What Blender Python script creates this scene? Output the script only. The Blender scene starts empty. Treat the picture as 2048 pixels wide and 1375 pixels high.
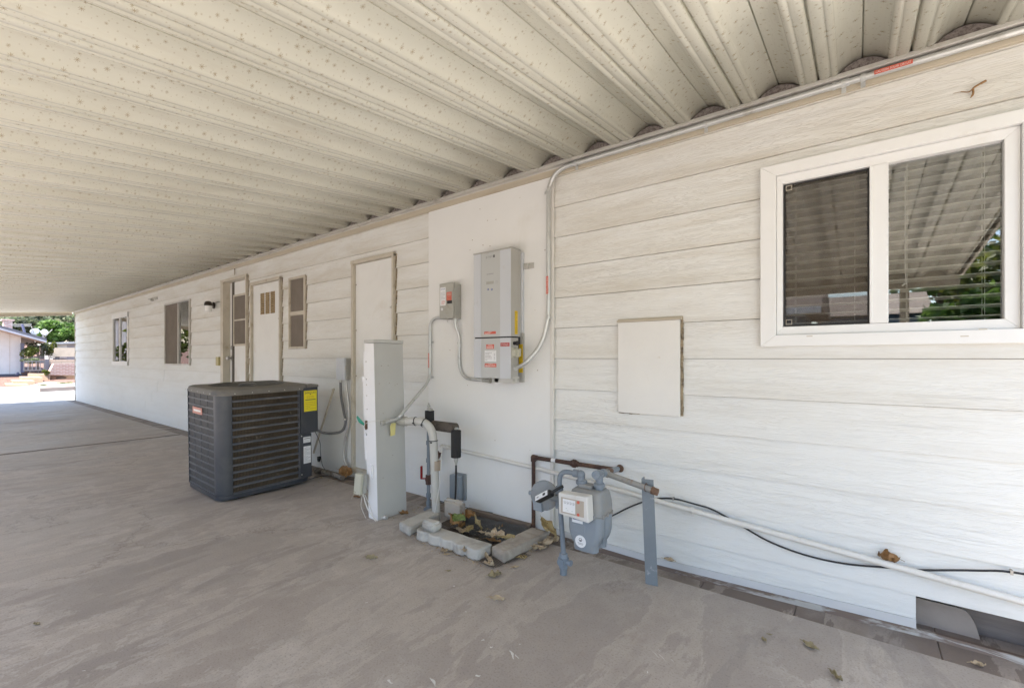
import bpy, bmesh, math, random
from mathutils import Vector, Matrix, noise
R=math.radians
PI=math.pi
# ------------------------------------------------------------------ camera, world, sun, exposure
scene=bpy.context.scene
COL=scene.collection
FPX=902.6; YH=716.0; H=1.175; D=2.605
TH=math.atan2(691.0,902.6); S=math.sin(TH); C=math.cos(TH)
cam_d=bpy.data.cameras.new('camera'); cam=bpy.data.objects.new('camera',cam_d); COL.objects.link(cam)
cam.location=(0,0,H); cam.rotation_euler=(R(90),0,TH)
cam_d.sensor_width=36; cam_d.lens=36*FPX/2048; cam_d.shift_y=(YH-687.5)/2048
cam_d.clip_start=0.02; cam_d.clip_end=3000
scene.camera=cam
SUN_EL=R(62); SUN_AZ=Vector((0.16,-1.0,0)).normalized()
w=bpy.data.worlds.new('World'); scene.world=w; w.use_nodes=True
nt=w.node_tree; bg=nt.nodes['Background']
sky=nt.nodes.new('ShaderNodeTexSky'); sky.sky_type='NISHITA'; sky.sun_disc=False
sky.sun_elevation=SUN_EL; sky.sun_rotation=math.atan2(SUN_AZ.x,SUN_AZ.y)
nt.links.new(sky.outputs[0],bg.inputs[0]); bg.inputs[1].default_value=0.125
sl=bpy.data.lights.new('sun','SUN'); sl.energy=3.9; sl.angle=R(0.5); sl.color=(1,0.96,0.88)
sun=bpy.data.objects.new('sun',sl); COL.objects.link(sun)
sd=Vector((SUN_AZ.x*math.cos(SUN_EL),SUN_AZ.y*math.cos(SUN_EL),math.sin(SUN_EL)))
sun.rotation_euler=sd.to_track_quat('Z','Y').to_euler(); sun.location=(0,-5,30)
vs=scene.view_settings; vs.view_transform='Standard'; vs.look='None'; vs.gamma=1; vs.exposure=2.27
scene.cycles.max_bounces=12; scene.cycles.diffuse_bounces=6; scene.cycles.transparent_max_bounces=16

# ------------------------------------------------------------------ pixel -> world at a known plane
def ray(px,py):
    u=px-1024.0
    return Vector((u*C-FPX*S, u*S+FPX*C, YH-py))
def W(px,py,Y=D):
    d=ray(px,py); return Vector((0,0,H))+d*(Y/d.y)
def WX(px,py,X):
    d=ray(px,py); return Vector((0,0,H))+d*(X/d.x)
def G(px,py,Z=0.0):
    d=ray(px,py); return Vector((0,0,H))+d*((Z-H)/d.z)

# ------------------------------------------------------------------ materials
def new_mat(name):
    m=bpy.data.materials.new(name); m.use_nodes=True
    return m,m.node_tree,m.node_tree.nodes['Principled BSDF']
def N(t,typ,**kw):
    n=t.nodes.new(typ)
    for k,v in kw.items():
        if k in('inp',):
            for a,b in v.items(): n.inputs[a].default_value=b
        else: setattr(n,k,v)
    return n
def L(t,a,b): t.links.new(a,b)
def mapped(t,scale=(1,1,1),loc=(0,0,0),rot=(0,0,0),src='Object'):
    tc=N(t,'ShaderNodeTexCoord'); mp=N(t,'ShaderNodeMapping')
    mp.inputs['Scale'].default_value=scale; mp.inputs['Location'].default_value=loc; mp.inputs['Rotation'].default_value=rot
    L(t,tc.outputs[src],mp.inputs[0]); return mp.outputs[0]
def noise_t(t,vec,scale,detail=5,rough=0.55,dist=0.0):
    n=N(t,'ShaderNodeTexNoise'); n.inputs['Scale'].default_value=scale; n.inputs['Detail'].default_value=detail
    n.inputs['Roughness'].default_value=rough; n.inputs['Distortion'].default_value=dist
    L(t,vec,n.inputs['Vector']); return n.outputs['Fac']
def ramp(t,fac,stops):
    r=N(t,'ShaderNodeValToRGB'); e=r.color_ramp.elements
    while len(e)<len(stops): e.new(0.5)
    for i,(p,c) in enumerate(stops):
        e[i].position=p; e[i].color=(c if len(c)==4 else (*c,1)) if not isinstance(c,(int,float)) else (c,c,c,1)
    L(t,fac,r.inputs[0]); return r.outputs[0]
def mix(t,fac,a,b,mode='MIX'):
    m=N(t,'ShaderNodeMix'); m.data_type='RGBA'; m.blend_type=mode
    for v,i in((fac,0),(a,6),(b,7)):
        if hasattr(v,'is_linked') or isinstance(v,bpy.types.NodeSocket): L(t,v,m.inputs[i])
        elif isinstance(v,(int,float)): m.inputs[i].default_value=v
        else: m.inputs[i].default_value=(*v,1) if len(v)==3 else v
    return m.outputs[2]
def math_n(t,op,a,b=None,clamp=False):
    m=N(t,'ShaderNodeMath',operation=op); m.use_clamp=clamp
    for v,i in((a,0),(b,1)):
        if v is None: continue
        if isinstance(v,(int,float)): m.inputs[i].default_value=v
        else: L(t,v,m.inputs[i])
    return m.outputs[0]
def bump(t,bs,h,dist=0.001,strength=1.0):
    b=N(t,'ShaderNodeBump'); b.inputs['Distance'].default_value=dist; b.inputs['Strength'].default_value=strength
    L(t,h,b.inputs['Height']); L(t,b.outputs[0],bs.inputs['Normal'])
def sep(t,v):
    s=N(t,'ShaderNodeSeparateXYZ'); L(t,v,s.inputs[0]); return s.outputs
def paint(name,col,rough=0.5,metal=0.0,var=0.12,dirt=None,dscale=6,dlo=0.55,dhi=0.75,bmp=0.0,bscale=60,stretch=(1,1,1),spec=0.5):
    """surface colour with real wear: broad tonal drift, fine mottling and optional dirt/rust of another colour"""
    m,t,b=new_mat(name)
    v=mapped(t,stretch)
    n1=noise_t(t,v,4.3,6,0.6); n2=noise_t(t,v,37,4,0.6)
    dark=tuple(c*(1-var) for c in col); lite=tuple(min(1,c*(1+var*0.6)) for c in col)
    c1=ramp(t,n1,[(0.3,dark),(0.7,lite)])
    c2=mix(t,math_n(t,'MULTIPLY',n2,0.25),c1,dark)
    if dirt:
        nd=noise_t(t,v,dscale,8,0.65,0.4)
        c2=mix(t,ramp(t,nd,[(dlo,0.0),(dhi,1.0)]),c2,dirt)
    L(t,c2,b.inputs['Base Color'])
    b.inputs['Roughness'].default_value=rough; b.inputs['Metallic'].default_value=metal
    b.inputs['Specular IOR Level'].default_value=spec
    if bmp>0: bump(t,b,noise_t(t,v,bscale,5,0.6),bmp)
    return m
def siding_mat():
    m,t,b=new_mat('painted_hardboard_siding')
    v=mapped(t,(1,1,1)); xyz=sep(t,v)
    # each lap gets its own offset so that the embossed grain does not run across laps
    k=math_n(t,'FLOOR',math_n(t,'DIVIDE',math_n(t,'SUBTRACT',xyz[2],0.150),0.2043))
    cmb=N(t,'ShaderNodeCombineXYZ')
    L(t,math_n(t,'ADD',xyz[0],math_n(t,'MULTIPLY',k,7.31)),cmb.inputs[0]); L(t,math_n(t,'MULTIPLY',k,3.7),cmb.inputs[1]); L(t,xyz[2],cmb.inputs[2])
    mp=N(t,'ShaderNodeMapping'); mp.inputs['Scale'].default_value=(3.0,1,36); L(t,cmb.outputs[0],mp.inputs[0])
    g1=noise_t(t,mp.outputs[0],1.0,3,0.45,0.7)
    lines=math_n(t,'ABSOLUTE',math_n(t,'SUBTRACT',math_n(t,'FRACT',math_n(t,'MULTIPLY',g1,11.0)),0.5))
    mp2=N(t,'ShaderNodeMapping'); mp2.inputs['Scale'].default_value=(9,1,150); L(t,cmb.outputs[0],mp2.inputs[0])
    g2=noise_t(t,mp2.outputs[0],1.0,4,0.6,0.6)
    fade=ramp(t,noise_t(t,mapped(t,(0.5,1,2.0)),1.4,3),[(0.35,0.25),(0.62,1.0)])
    up=N(t,'ShaderNodeMapRange'); up.inputs[1].default_value=0.5; up.inputs[2].default_value=1.9; L(t,xyz[2],up.inputs[0])
    h=math_n(t,'ADD',math_n(t,'MULTIPLY',ramp(t,lines,[(0.0,0.0),(0.22,1.0)]),0.75),math_n(t,'MULTIPLY',g2,0.7))
    h=math_n(t,'MULTIPLY',h,math_n(t,'ADD',math_n(t,'MULTIPLY',fade,0.7),0.3))
    bump(t,b,h,0.0013,0.8)
    base=ramp(t,noise_t(t,mapped(t,(0.6,1,1.4)),1.7,5),[(0.3,(0.77,0.775,0.755)),(0.7,(0.81,0.815,0.795))])
    # grime: ochre weathering on the upper laps; lap-edge gradient mixes dirt with painted shade
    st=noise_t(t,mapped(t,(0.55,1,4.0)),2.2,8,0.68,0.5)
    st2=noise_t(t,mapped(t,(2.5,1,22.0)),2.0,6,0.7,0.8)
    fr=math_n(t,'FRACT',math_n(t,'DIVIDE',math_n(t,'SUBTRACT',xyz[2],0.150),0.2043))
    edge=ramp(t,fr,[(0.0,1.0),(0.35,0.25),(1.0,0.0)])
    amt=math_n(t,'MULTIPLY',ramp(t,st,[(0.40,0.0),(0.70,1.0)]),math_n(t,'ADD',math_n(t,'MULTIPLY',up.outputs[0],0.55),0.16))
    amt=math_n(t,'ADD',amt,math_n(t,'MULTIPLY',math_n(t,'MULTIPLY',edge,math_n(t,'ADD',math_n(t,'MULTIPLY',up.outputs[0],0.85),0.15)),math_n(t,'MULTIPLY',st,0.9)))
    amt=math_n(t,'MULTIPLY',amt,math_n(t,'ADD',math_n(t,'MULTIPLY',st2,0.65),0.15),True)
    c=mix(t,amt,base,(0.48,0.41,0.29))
    c=mix(t,math_n(t,'MULTIPLY',up.outputs[0],0.04),c,(0.70,0.66,0.58))
    spots=ramp(t,noise_t(t,mapped(t,(1.1,1,7)),2.7,7,0.7,1.0),[(0.69,0.0),(0.77,0.75)])
    c=mix(t,spots,c,(0.33,0.28,0.22))
    gl=math_n(t,'MULTIPLY',ramp(t,lines,[(0.0,1.0),(0.16,0.0)]),math_n(t,'MULTIPLY',fade,math_n(t,'ADD',math_n(t,'MULTIPLY',up.outputs[0],0.19),0.05)))  # grooves darkened in the colour to stand in for shade the bump barely shows
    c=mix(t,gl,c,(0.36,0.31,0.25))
    L(t,c,b.inputs['Base Color']); b.inputs['Roughness'].default_value=0.5
    return m
def star_mat():
    m,t,b=new_mat('cream_enamel_with_gold_stars')
    v=mapped(t,(1,1,0)); xyz=sep(t,v)
    def stars(scale,rmin,rmax,off,keep):
        mp=N(t,'ShaderNodeMapping'); mp.inputs['Location'].default_value=(off,off*1.7,0); L(t,v,mp.inputs[0])
        vo=N(t,'ShaderNodeTexVoronoi'); vo.voronoi_dimensions='2D'; vo.inputs['Scale'].default_value=scale; vo.inputs['Randomness'].default_value=0.85
        L(t,mp.outputs[0],vo.inputs['Vector'])
        sb=N(t,'ShaderNodeVectorMath',operation='SUBTRACT'); L(t,mp.outputs[0],sb.inputs[0]); L(t,vo.outputs['Position'],sb.inputs[1])
        s=sep(t,sb.outputs[0]); ln=N(t,'ShaderNodeVectorMath',operation='LENGTH')
        cb=N(t,'ShaderNodeCombineXYZ'); L(t,s[0],cb.inputs[0]); L(t,s[1],cb.inputs[1]); L(t,cb.outputs[0],ln.inputs[0])
        col=N(t,'ShaderNodeSeparateColor'); L(t,vo.outputs['Color'],col.inputs[0])
        ang=math_n(t,'ARCTAN2',s[1],s[0])
        ray_=math_n(t,'POWER',math_n(t,'ABSOLUTE',math_n(t,'COSINE',math_n(t,'ADD',math_n(t,'MULTIPLY',ang,4.0),math_n(t,'MULTIPLY',col.outputs[2],1.5)))),5.0)
        rr=math_n(t,'ADD',rmin,math_n(t,'MULTIPLY',math_n(t,'POWER',col.outputs[0],2.0),rmax-rmin))
        lim=math_n(t,'MULTIPLY',rr,math_n(t,'ADD',0.20,math_n(t,'MULTIPLY',ray_,0.80)))
        d=math_n(t,'SUBTRACT',lim,ln.outputs['Value'])
        k=math_n(t,'MULTIPLY',d,1400.0,True)
        return math_n(t,'MULTIPLY',k,math_n(t,'LESS_THAN',col.outputs[1],keep))
    a=stars(23.0,0.0056,0.0112,0.0,0.72); c=stars(42.0,0.0026,0.0044,5.3,0.85)
    mk=math_n(t,'MAXIMUM',a,math_n(t,'MULTIPLY',c,0.8))
    base=ramp(t,noise_t(t,mapped(t,(3,0.5,3)),1.3,5),[(0.3,(0.672,0.660,0.565)),(0.7,(0.737,0.725,0.632))])
    grime=ramp(t,noise_t(t,mapped(t,(5,0.6,3)),1.9,7,0.7),[(0.55,0.0),(0.8,0.5)])
    base=mix(t,grime,base,(0.48,0.42,0.33))
    L(t,mix(t,math_n(t,'MULTIPLY',mk,0.78),base,(0.30,0.215,0.09)),b.inputs['Base Color'])
    b.inputs['Roughness'].default_value=0.22
    return m
def concrete_mat(name,base=((0.310,0.264,0.234),(0.440,0.392,0.348)),rough=0.58):
    m,t,b=new_mat(name)
    v=mapped(t,(1,1,1)); vy=mapped(t,(2.1,0.62,1),rot=(0,0,R(8)))
    n1=noise_t(t,v,0.55,6,0.6,0.3); n3=noise_t(t,v,9,8,0.72); n4=noise_t(t,v,120,4,0.65)
    c=ramp(t,n1,[(0.25,base[0]),(0.75,base[1])])
    # laitance worn off in ragged tongues that follow the broom direction
    a1=noise_t(t,vy,1.25,12,0.62,0.35)
    c=mix(t,ramp(t,a1,[(0.500,0.0),(0.512,0.40),(0.57,0.22),(0.70,0.0)]),c,(0.56,0.495,0.43))
    a2=noise_t(t,mapped(t,(1.7,0.55,1),(3,1,0),(0,0,R(12))),1.0,12,0.62,0.4)
    c=mix(t,ramp(t,a2,[(0.580,0.0),(0.592,0.36),(0.68,0.46)]),c,(0.235,0.21,0.195))
    a3=noise_t(t,mapped(t,(1,0.6,1),(9,4,0),(0,0,R(5))),7.5,10,0.7,0.4); msk=ramp(t,noise_t(t,v,0.9,4),[(0.47,0.0),(0.58,1.0)])
    c=mix(t,math_n(t,'MULTIPLY',ramp(t,a3,[(0.50,0.0),(0.53,0.50),(0.62,0.20)]),msk),c,(0.56,0.51,0.465))
    c=mix(t,ramp(t,noise_t(t,mapped(t,(1,1,1),(2,7,0)),2.3,10,0.75),[(0.60,0.0),(0.68,0.28)]),c,(0.30,0.225,0.17))
    c=mix(t,math_n(t,'MULTIPLY',ramp(t,n3,[(0.35,0.0),(0.7,1.0)]),0.26),c,(0.21,0.175,0.155))
    c=mix(t,ramp(t,n4,[(0.30,0.55),(0.47,0.0)]),c,(0.15,0.125,0.11))
    vo=N(t,'ShaderNodeTexVoronoi'); vo.inputs['Scale'].default_value=6.5; vo.inputs['Randomness'].default_value=1.0; L(t,v,vo.inputs['Vector'])
    sc=N(t,'ShaderNodeSeparateColor'); L(t,vo.outputs['Color'],sc.inputs[0])
    dots=math_n(t,'MULTIPLY',math_n(t,'LESS_THAN',math_n(t,'ADD',vo.outputs['Distance'],math_n(t,'MULTIPLY',n3,0.03)),math_n(t,'ADD',0.018,math_n(t,'MULTIPLY',sc.outputs[1],0.034))),math_n(t,'LESS_THAN',sc.outputs[0],0.34))
    c=mix(t,math_n(t,'MULTIPLY',dots,0.8),c,(0.74,0.73,0.70))
    vd=N(t,'ShaderNodeTexVoronoi'); vd.inputs['Scale'].default_value=9.5; L(t,mapped(t,(1,1,1),(5,3,0)),vd.inputs['Vector']); sd2=N(t,'ShaderNodeSeparateColor'); L(t,vd.outputs['Color'],sd2.inputs[0])
    grit=math_n(t,'MULTIPLY',math_n(t,'LESS_THAN',math_n(t,'ADD',vd.outputs['Distance'],math_n(t,'MULTIPLY',n4,0.05)),math_n(t,'ADD',0.035,math_n(t,'MULTIPLY',sd2.outputs[1],0.03))),math_n(t,'LESS_THAN',sd2.outputs[0],0.22))
    c=mix(t,math_n(t,'MULTIPLY',grit,0.7),c,(0.10,0.08,0.07))
    ck=N(t,'ShaderNodeTexVoronoi'); ck.feature='DISTANCE_TO_EDGE'; ck.inputs['Scale'].default_value=0.42
    wv=N(t,'ShaderNodeVectorMath',operation='ADD'); ns=N(t,'ShaderNodeTexNoise'); ns.inputs['Scale'].default_value=2.2; ns.inputs['Detail'].default_value=9; ns.inputs['Roughness'].default_value=0.65
    L(t,v,ns.inputs['Vector']); L(t,v,wv.inputs[0]); L(t,ns.outputs['Color'],wv.inputs[1]); L(t,wv.outputs[0],ck.inputs['Vector'])
    crk=math_n(t,'MULTIPLY',ramp(t,ck.outputs['Distance'],[(0.0,1.0),(0.0045,0.0)]),ramp(t,n1,[(0.46,0.0),(0.56,0.5)]))
    c=mix(t,crk,c,(0.10,0.08,0.07))
    L(t,c,b.inputs['Base Color'])
    L(t,ramp(t,a1,[(0.35,rough-0.14),(0.65,rough+0.14)]),b.inputs['Roughness'])
    h=math_n(t,'ADD',math_n(t,'MULTIPLY',n4,0.5),math_n(t,'ADD',n3,math_n(t,'MULTIPLY',a1,2.0))); bump(t,b,h,0.003,0.6)
    return m
def glass_mat():
    m=bpy.data.materials.new('window_glass'); m.use_nodes=True; t=m.node_tree; t.nodes.clear()
    o=N(t,'ShaderNodeOutputMaterial'); mx=N(t,'ShaderNodeMixShader'); tr=N(t,'ShaderNodeBsdfTransparent'); gl=N(t,'ShaderNodeBsdfGlossy')
    tr.inputs[0].default_value=(0.93,0.94,0.92,1); gl.inputs['Roughness'].default_value=0.0; gl.inputs[0].default_value=(0.95,0.95,0.95,1)
    f=N(t,'ShaderNodeFresnel'); f.inputs[0].default_value=2.1
    L(t,f.outputs[0],mx.inputs[0]); L(t,tr.outputs[0],mx.inputs[1]); L(t,gl.outputs[0],mx.inputs[2]); L(t,mx.outputs[0],o.inputs[0])
    return m
def screen_mat(name,col,opac):
    m=bpy.data.materials.new(name); m.use_nodes=True; t=m.node_tree; t.nodes.clear()
    o=N(t,'ShaderNodeOutputMaterial'); mx=N(t,'ShaderNodeMixShader'); tr=N(t,'ShaderNodeBsdfTransparent'); df=N(t,'ShaderNodeBsdfDiffuse')
    v=mapped(t,(1,1,1)); n=noise_t(t,v,6,4)
    L(t,ramp(t,n,[(0.3,tuple(c*0.85 for c in col)),(0.7,col)]),df.inputs[0]); mx.inputs[0].default_value=opac
    L(t,tr.outputs[0],mx.inputs[1]); L(t,df.outputs[0],mx.inputs[2]); L(t,mx.outputs[0],o.inputs[0])
    return m
def net_mat(name,col,pitch,wire=0.35):
    m=bpy.data.materials.new(name); m.use_nodes=True; t=m.node_tree; t.nodes.clear()
    o=N(t,'ShaderNodeOutputMaterial'); mx=N(t,'ShaderNodeMixShader'); tr=N(t,'ShaderNodeBsdfTransparent'); df=N(t,'ShaderNodeBsdfPrincipled')
    df.inputs['Base Color'].default_value=(*col,1); df.inputs['Roughness'].default_value=0.4
    s=sep(t,mapped(t,(1/pitch,1/pitch,1),rot=(0,0,R(12))))
    k=math_n(t,'MAXIMUM',math_n(t,'LESS_THAN',math_n(t,'FRACT',s[0]),wire),math_n(t,'LESS_THAN',math_n(t,'FRACT',s[1]),wire))
    L(t,k,mx.inputs[0]); L(t,tr.outputs[0],mx.inputs[1]); L(t,df.outputs[0],mx.inputs[2]); L(t,mx.outputs[0],o.inputs[0])
    return m
def leaf_mat(name,c1,c2,c3=None):
    m,t,b=new_mat(name); v=mapped(t,(1,1,1))
    c=ramp(t,noise_t(t,v,28,6,0.6),[(0.3,c1),(0.7,c2)])
    if c3: c=mix(t,ramp(t,noise_t(t,v,60,5,0.6),[(0.55,0.0),(0.7,0.8)]),c,c3)
    L(t,c,b.inputs['Base Color']); b.inputs['Roughness'].default_value=0.6
    return m
def brick_mat(name,c1,c2,mortar,scale,bw=0.5,rh=0.25,msize=0.02,axes='YZ'):
    m,t,b=new_mat(name); xyz=sep(t,mapped(t,(1,1,1)))
    cb=N(t,'ShaderNodeCombineXYZ'); L(t,xyz[{'X':0,'Y':1}[axes[0]]],cb.inputs[0]); L(t,xyz[2],cb.inputs[1])
    br=N(t,'ShaderNodeTexBrick'); br.inputs['Scale'].default_value=scale; br.inputs['Brick Width'].default_value=bw; br.inputs['Row Height'].default_value=rh
    br.inputs['Mortar Size'].default_value=msize
    br.inputs['Color1'].default_value=(*c1,1); br.inputs['Color2'].default_value=(*c2,1); br.inputs['Mortar'].default_value=(*mortar,1)
    L(t,cb.outputs[0],br.inputs['Vector']); L(t,br.outputs[0],b.inputs['Base Color']); b.inputs['Roughness'].default_value=0.85
    return m
def scuff(m):
    t=m.node_tree; b=t.nodes['Principled BSDF']; src=b.inputs['Base Color'].links[0].from_socket
    v=mapped(t,(1,1,1)); vo=N(t,'ShaderNodeTexVoronoi'); vo.inputs['Scale'].default_value=11; L(t,v,vo.inputs['Vector'])
    sc=N(t,'ShaderNodeSeparateColor'); L(t,vo.outputs['Color'],sc.inputs[0])
    d=math_n(t,'MULTIPLY',math_n(t,'LESS_THAN',vo.outputs['Distance'],math_n(t,'MULTIPLY',sc.outputs[1],0.035)),math_n(t,'LESS_THAN',sc.outputs[0],0.22))
    n=noise_t(t,mapped(t,(6,6,1.2)),3.2,9,0.75,1.2)
    k=math_n(t,'MAXIMUM',math_n(t,'MULTIPLY',d,0.55),ramp(t,n,[(0.66,0.0),(0.72,0.35)]))
    L(t,mix(t,k,src,(0.38,0.34,0.28)),b.inputs['Base Color']); bump(t,b,noise_t(t,mapped(t,(30,30,4)),3,4,0.6),0.0008,0.6)
M={}
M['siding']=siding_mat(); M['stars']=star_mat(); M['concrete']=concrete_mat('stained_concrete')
M['concrete2']=concrete_mat('footing_concrete',((0.15,0.115,0.095),(0.23,0.185,0.155)),0.75)
M['street']=paint('sunlit_pale_concrete',(0.33,0.31,0.29),0.8,var=0.1,dirt=(0.33,0.31,0.29),dscale=1.2,bmp=0.002,stretch=(1,0.4,1))
M['dark_gap']=paint('dark_gap',(0.03,0.025,0.022),0.9)
M['white']=paint('white_vinyl',(0.84,0.84,0.83),0.35,var=0.03,dirt=(0.66,0.62,0.54),dscale=3,dlo=0.62,dhi=0.9)
M['board']=paint('white_painted_plywood',(0.80,0.80,0.785),0.45,var=0.02,dirt=(0.70,0.68,0.62),dscale=2.2,dlo=0.6,dhi=0.95,bmp=0.0006,bscale=40)
M['hatchp']=paint('painted_hatch_panel',(0.78,0.77,0.74),0.5,var=0.04,dirt=(0.46,0.36,0.22),dscale=9,dlo=0.68,dhi=0.8)
M['doorp']=paint('white_painted_door',(0.78,0.78,0.76),0.42,var=0.04,dirt=(0.60,0.55,0.46),dscale=1.8,dlo=0.55,dhi=0.85)
M['trim']=paint('beige_metal_trim',(0.58,0.53,0.44),0.45,var=0.12,dirt=(0.33,0.26,0.17),dscale=7,dlo=0.55,dhi=0.8)
M['fascia']=paint('beige_fascia',(0.52,0.46,0.36),0.55,var=0.12,dirt=(0.35,0.28,0.19),dscale=4,dlo=0.55,dhi=0.85,stretch=(0.4,1,6))
M['caulk']=paint('dirty_caulk',(0.33,0.265,0.175),0.8,var=0.3,dirt=(0.12,0.09,0.06),dscale=25,dlo=0.5,dhi=0.6)
M['alu']=paint('weathered_aluminium',(0.60,0.585,0.55),0.4,0.35,var=0.15,dirt=(0.36,0.31,0.25),dscale=9)
M['emt']=paint('galvanised_conduit',(0.60,0.61,0.60),0.30,0.45,var=0.15,dirt=(0.38,0.36,0.32),dscale=9)
M['glass']=glass_mat()
M['screen']=screen_mat('insect_screen',(0.15,0.12,0.09),0.18)
M['screen2']=screen_mat('dense_insect_screen',(0.27,0.235,0.20),0.86)
M['slat']=paint('blind_slat',(0.86,0.85,0.82),0.4,var=0.03)
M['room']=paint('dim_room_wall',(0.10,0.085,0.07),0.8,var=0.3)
M['acgrey']=paint('dark_grey_enamel',(0.050,0.055,0.066),0.36,var=0.12,dirt=(0.085,0.085,0.085),dscale=5,dlo=0.5,dhi=0.8)
M['actop']=paint('dusty_dark_enamel',(0.185,0.172,0.152),0.7,var=0.2,dirt=(0.075,0.078,0.085),dscale=4,dlo=0.55,dhi=0.7)
M['louvre']=paint('dusty_louvre',(0.092,0.096,0.108),0.5,var=0.15,dirt=(0.19,0.18,0.17),dscale=6,dlo=0.5,dhi=0.75)
M['coil']=paint('dirty_coil_fins',(0.022,0.017,0.012),0.7,var=0.4,dirt=(0.06,0.05,0.04),dscale=14,dlo=0.6,dhi=0.75,stretch=(1,5,0.4))
M['coilg']=paint('dusty_coil_guard',(0.055,0.053,0.052),0.6,var=0.15)
M['fin']=paint('dusty_brown_fins',(0.105,0.078,0.050),0.7,var=0.35,dirt=(0.30,0.26,0.20),dscale=9,dlo=0.62,dhi=0.75)
M['yellow']=paint('yellow_label',(0.80,0.68,0.02),0.45,var=0.03)
M['orangeY']=paint('amber_label',(0.72,0.48,0.02),0.5,var=0.06)
M['red']=paint('red_label',(0.62,0.12,0.075),0.5,var=0.05)
M['darkred']=paint('dark_red_label',(0.42,0.045,0.04),0.5,var=0.05)
M['salmon']=paint('faded_red_badge',(0.60,0.27,0.21),0.5,var=0.12)
M['paper']=paint('paper_label',(0.78,0.79,0.80),0.5,var=0.03)
M['ink']=paint('black_ink',(0.05,0.05,0.055),0.5)
M['inkg']=paint('grey_ink',(0.34,0.34,0.36),0.5)
M['inkb']=paint('blue_ink',(0.08,0.11,0.32),0.5)
M['inkw']=paint('white_ink',(0.82,0.78,0.75),0.5)
M['inkgy']=paint('dark_print_on_yellow',(0.45,0.36,0.03),0.5)
M['invf']=paint('light_grey_cabinet_face',(0.50,0.51,0.50),0.4,0.1,var=0.03,dirt=(0.42,0.40,0.35),dscale=5,dlo=0.62,dhi=0.85)
M['invb']=paint('bluish_cabinet_edge',(0.57,0.59,0.62),0.4,0.1,var=0.03,dirt=(0.45,0.44,0.40),dscale=5,dlo=0.62,dhi=0.85)
M['invs']=paint('grey_cabinet_side',(0.43,0.42,0.39),0.45,0.1,var=0.06,dirt=(0.33,0.28,0.2),dscale=6,dlo=0.62,dhi=0.8)
M['disc']=paint('grey_switch_box',(0.40,0.395,0.36),0.45,0.1,var=0.08,dirt=(0.28,0.23,0.15),dscale=8,dlo=0.58,dhi=0.75)
M['black']=paint('black_plastic',(0.018,0.018,0.019),0.45,var=0.2)
M['foam']=paint('black_foam_sleeve',(0.030,0.029,0.030),0.92,var=0.3,bmp=0.002,bscale=150)
M['foamtop']=paint('dusty_foam_sleeve',(0.115,0.095,0.080),0.95,var=0.3,dirt=(0.05,0.045,0.042),dscale=20,dlo=0.5,dhi=0.7,bmp=0.002,bscale=150)
M['pvc']=paint('white_pvc',(0.52,0.51,0.475),0.4,var=0.06,dirt=(0.42,0.38,0.31),dscale=8,dlo=0.55,dhi=0.8)
M['pvcw']=paint('painted_pvc_pipe',(0.72,0.70,0.66),0.42,var=0.05,dirt=(0.5,0.46,0.38),dscale=6,dlo=0.58,dhi=0.85)
M['tape']=paint('brown_tape',(0.36,0.29,0.22),0.6)
M['bluegrey']=paint('blue_grey_meter_paint',(0.25,0.285,0.32),0.42,var=0.08,dirt=(0.30,0.28,0.25),dscale=4,dlo=0.58,dhi=0.85)
M['bluegreyd']=paint('dusty_blue_grey_paint',(0.25,0.27,0.285),0.6,var=0.12,dirt=(0.30,0.27,0.23),dscale=5,dlo=0.42,dhi=0.7,bmp=0.0008,bscale=120)
M['pipegrey']=paint('chipped_blue_grey_pipe',(0.20,0.235,0.275),0.5,var=0.15,dirt=(0.38,0.37,0.34),dscale=18,dlo=0.60,dhi=0.70,bmp=0.0008,bscale=90)
M['rustpipe']=paint('rusty_brown_pipe',(0.085,0.045,0.034),0.7,var=0.3,dirt=(0.22,0.11,0.06),dscale=14,dlo=0.55,dhi=0.75,bmp=0.001,bscale=90)
M['rustgrey']=paint('rusting_grey_pipe',(0.30,0.295,0.28),0.65,var=0.2,dirt=(0.20,0.125,0.08),dscale=12,dlo=0.50,dhi=0.60,bmp=0.001,bscale=90)
M['rust']=paint('rust',(0.17,0.10,0.065),0.85,var=0.3,dirt=(0.12,0.07,0.05),dscale=30,bmp=0.001,bscale=120)
M['galv']=paint('galvanised_angle_iron',(0.215,0.245,0.27),0.5,0.25,var=0.15,dirt=(0.40,0.41,0.42),dscale=22,dlo=0.62,dhi=0.68)
M['idxw']=paint('yellowed_clear_cover',(0.66,0.65,0.62),0.3,var=0.05,dirt=(0.50,0.42,0.32),dscale=6,dlo=0.55,dhi=0.8)
M['idxin']=paint('tan_index_recess',(0.46,0.40,0.33),0.4,var=0.08)
M['block']=paint('grey_concrete_block',(0.52,0.50,0.46),0.9,var=0.18,dirt=(0.24,0.215,0.19),dscale=7,dlo=0.5,dhi=0.8,bmp=0.004,bscale=55)
M['blocktan']=paint('tan_concrete_block',(0.43,0.385,0.33),0.9,var=0.2,dirt=(0.22,0.185,0.155),dscale=6,dlo=0.48,dhi=0.75,bmp=0.004,bscale=55)
M['soil']=paint('dark_soil',(0.075,0.058,0.045),0.95,var=0.4,dirt=(0.16,0.12,0.09),dscale=30,bmp=0.006,bscale=60)
M['wood']=paint('weathered_wood',(0.20,0.155,0.12),0.85,var=0.3,dirt=(0.10,0.08,0.065),dscale=6,stretch=(0.6,8,8),bmp=0.001,bscale=40)
M['underwood']=paint('grey_brown_plywood',(0.27,0.225,0.20),0.8,var=0.3,dirt=(0.14,0.11,0.10),dscale=2,stretch=(0.5,2,5),bmp=0.001,bscale=60)
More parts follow.
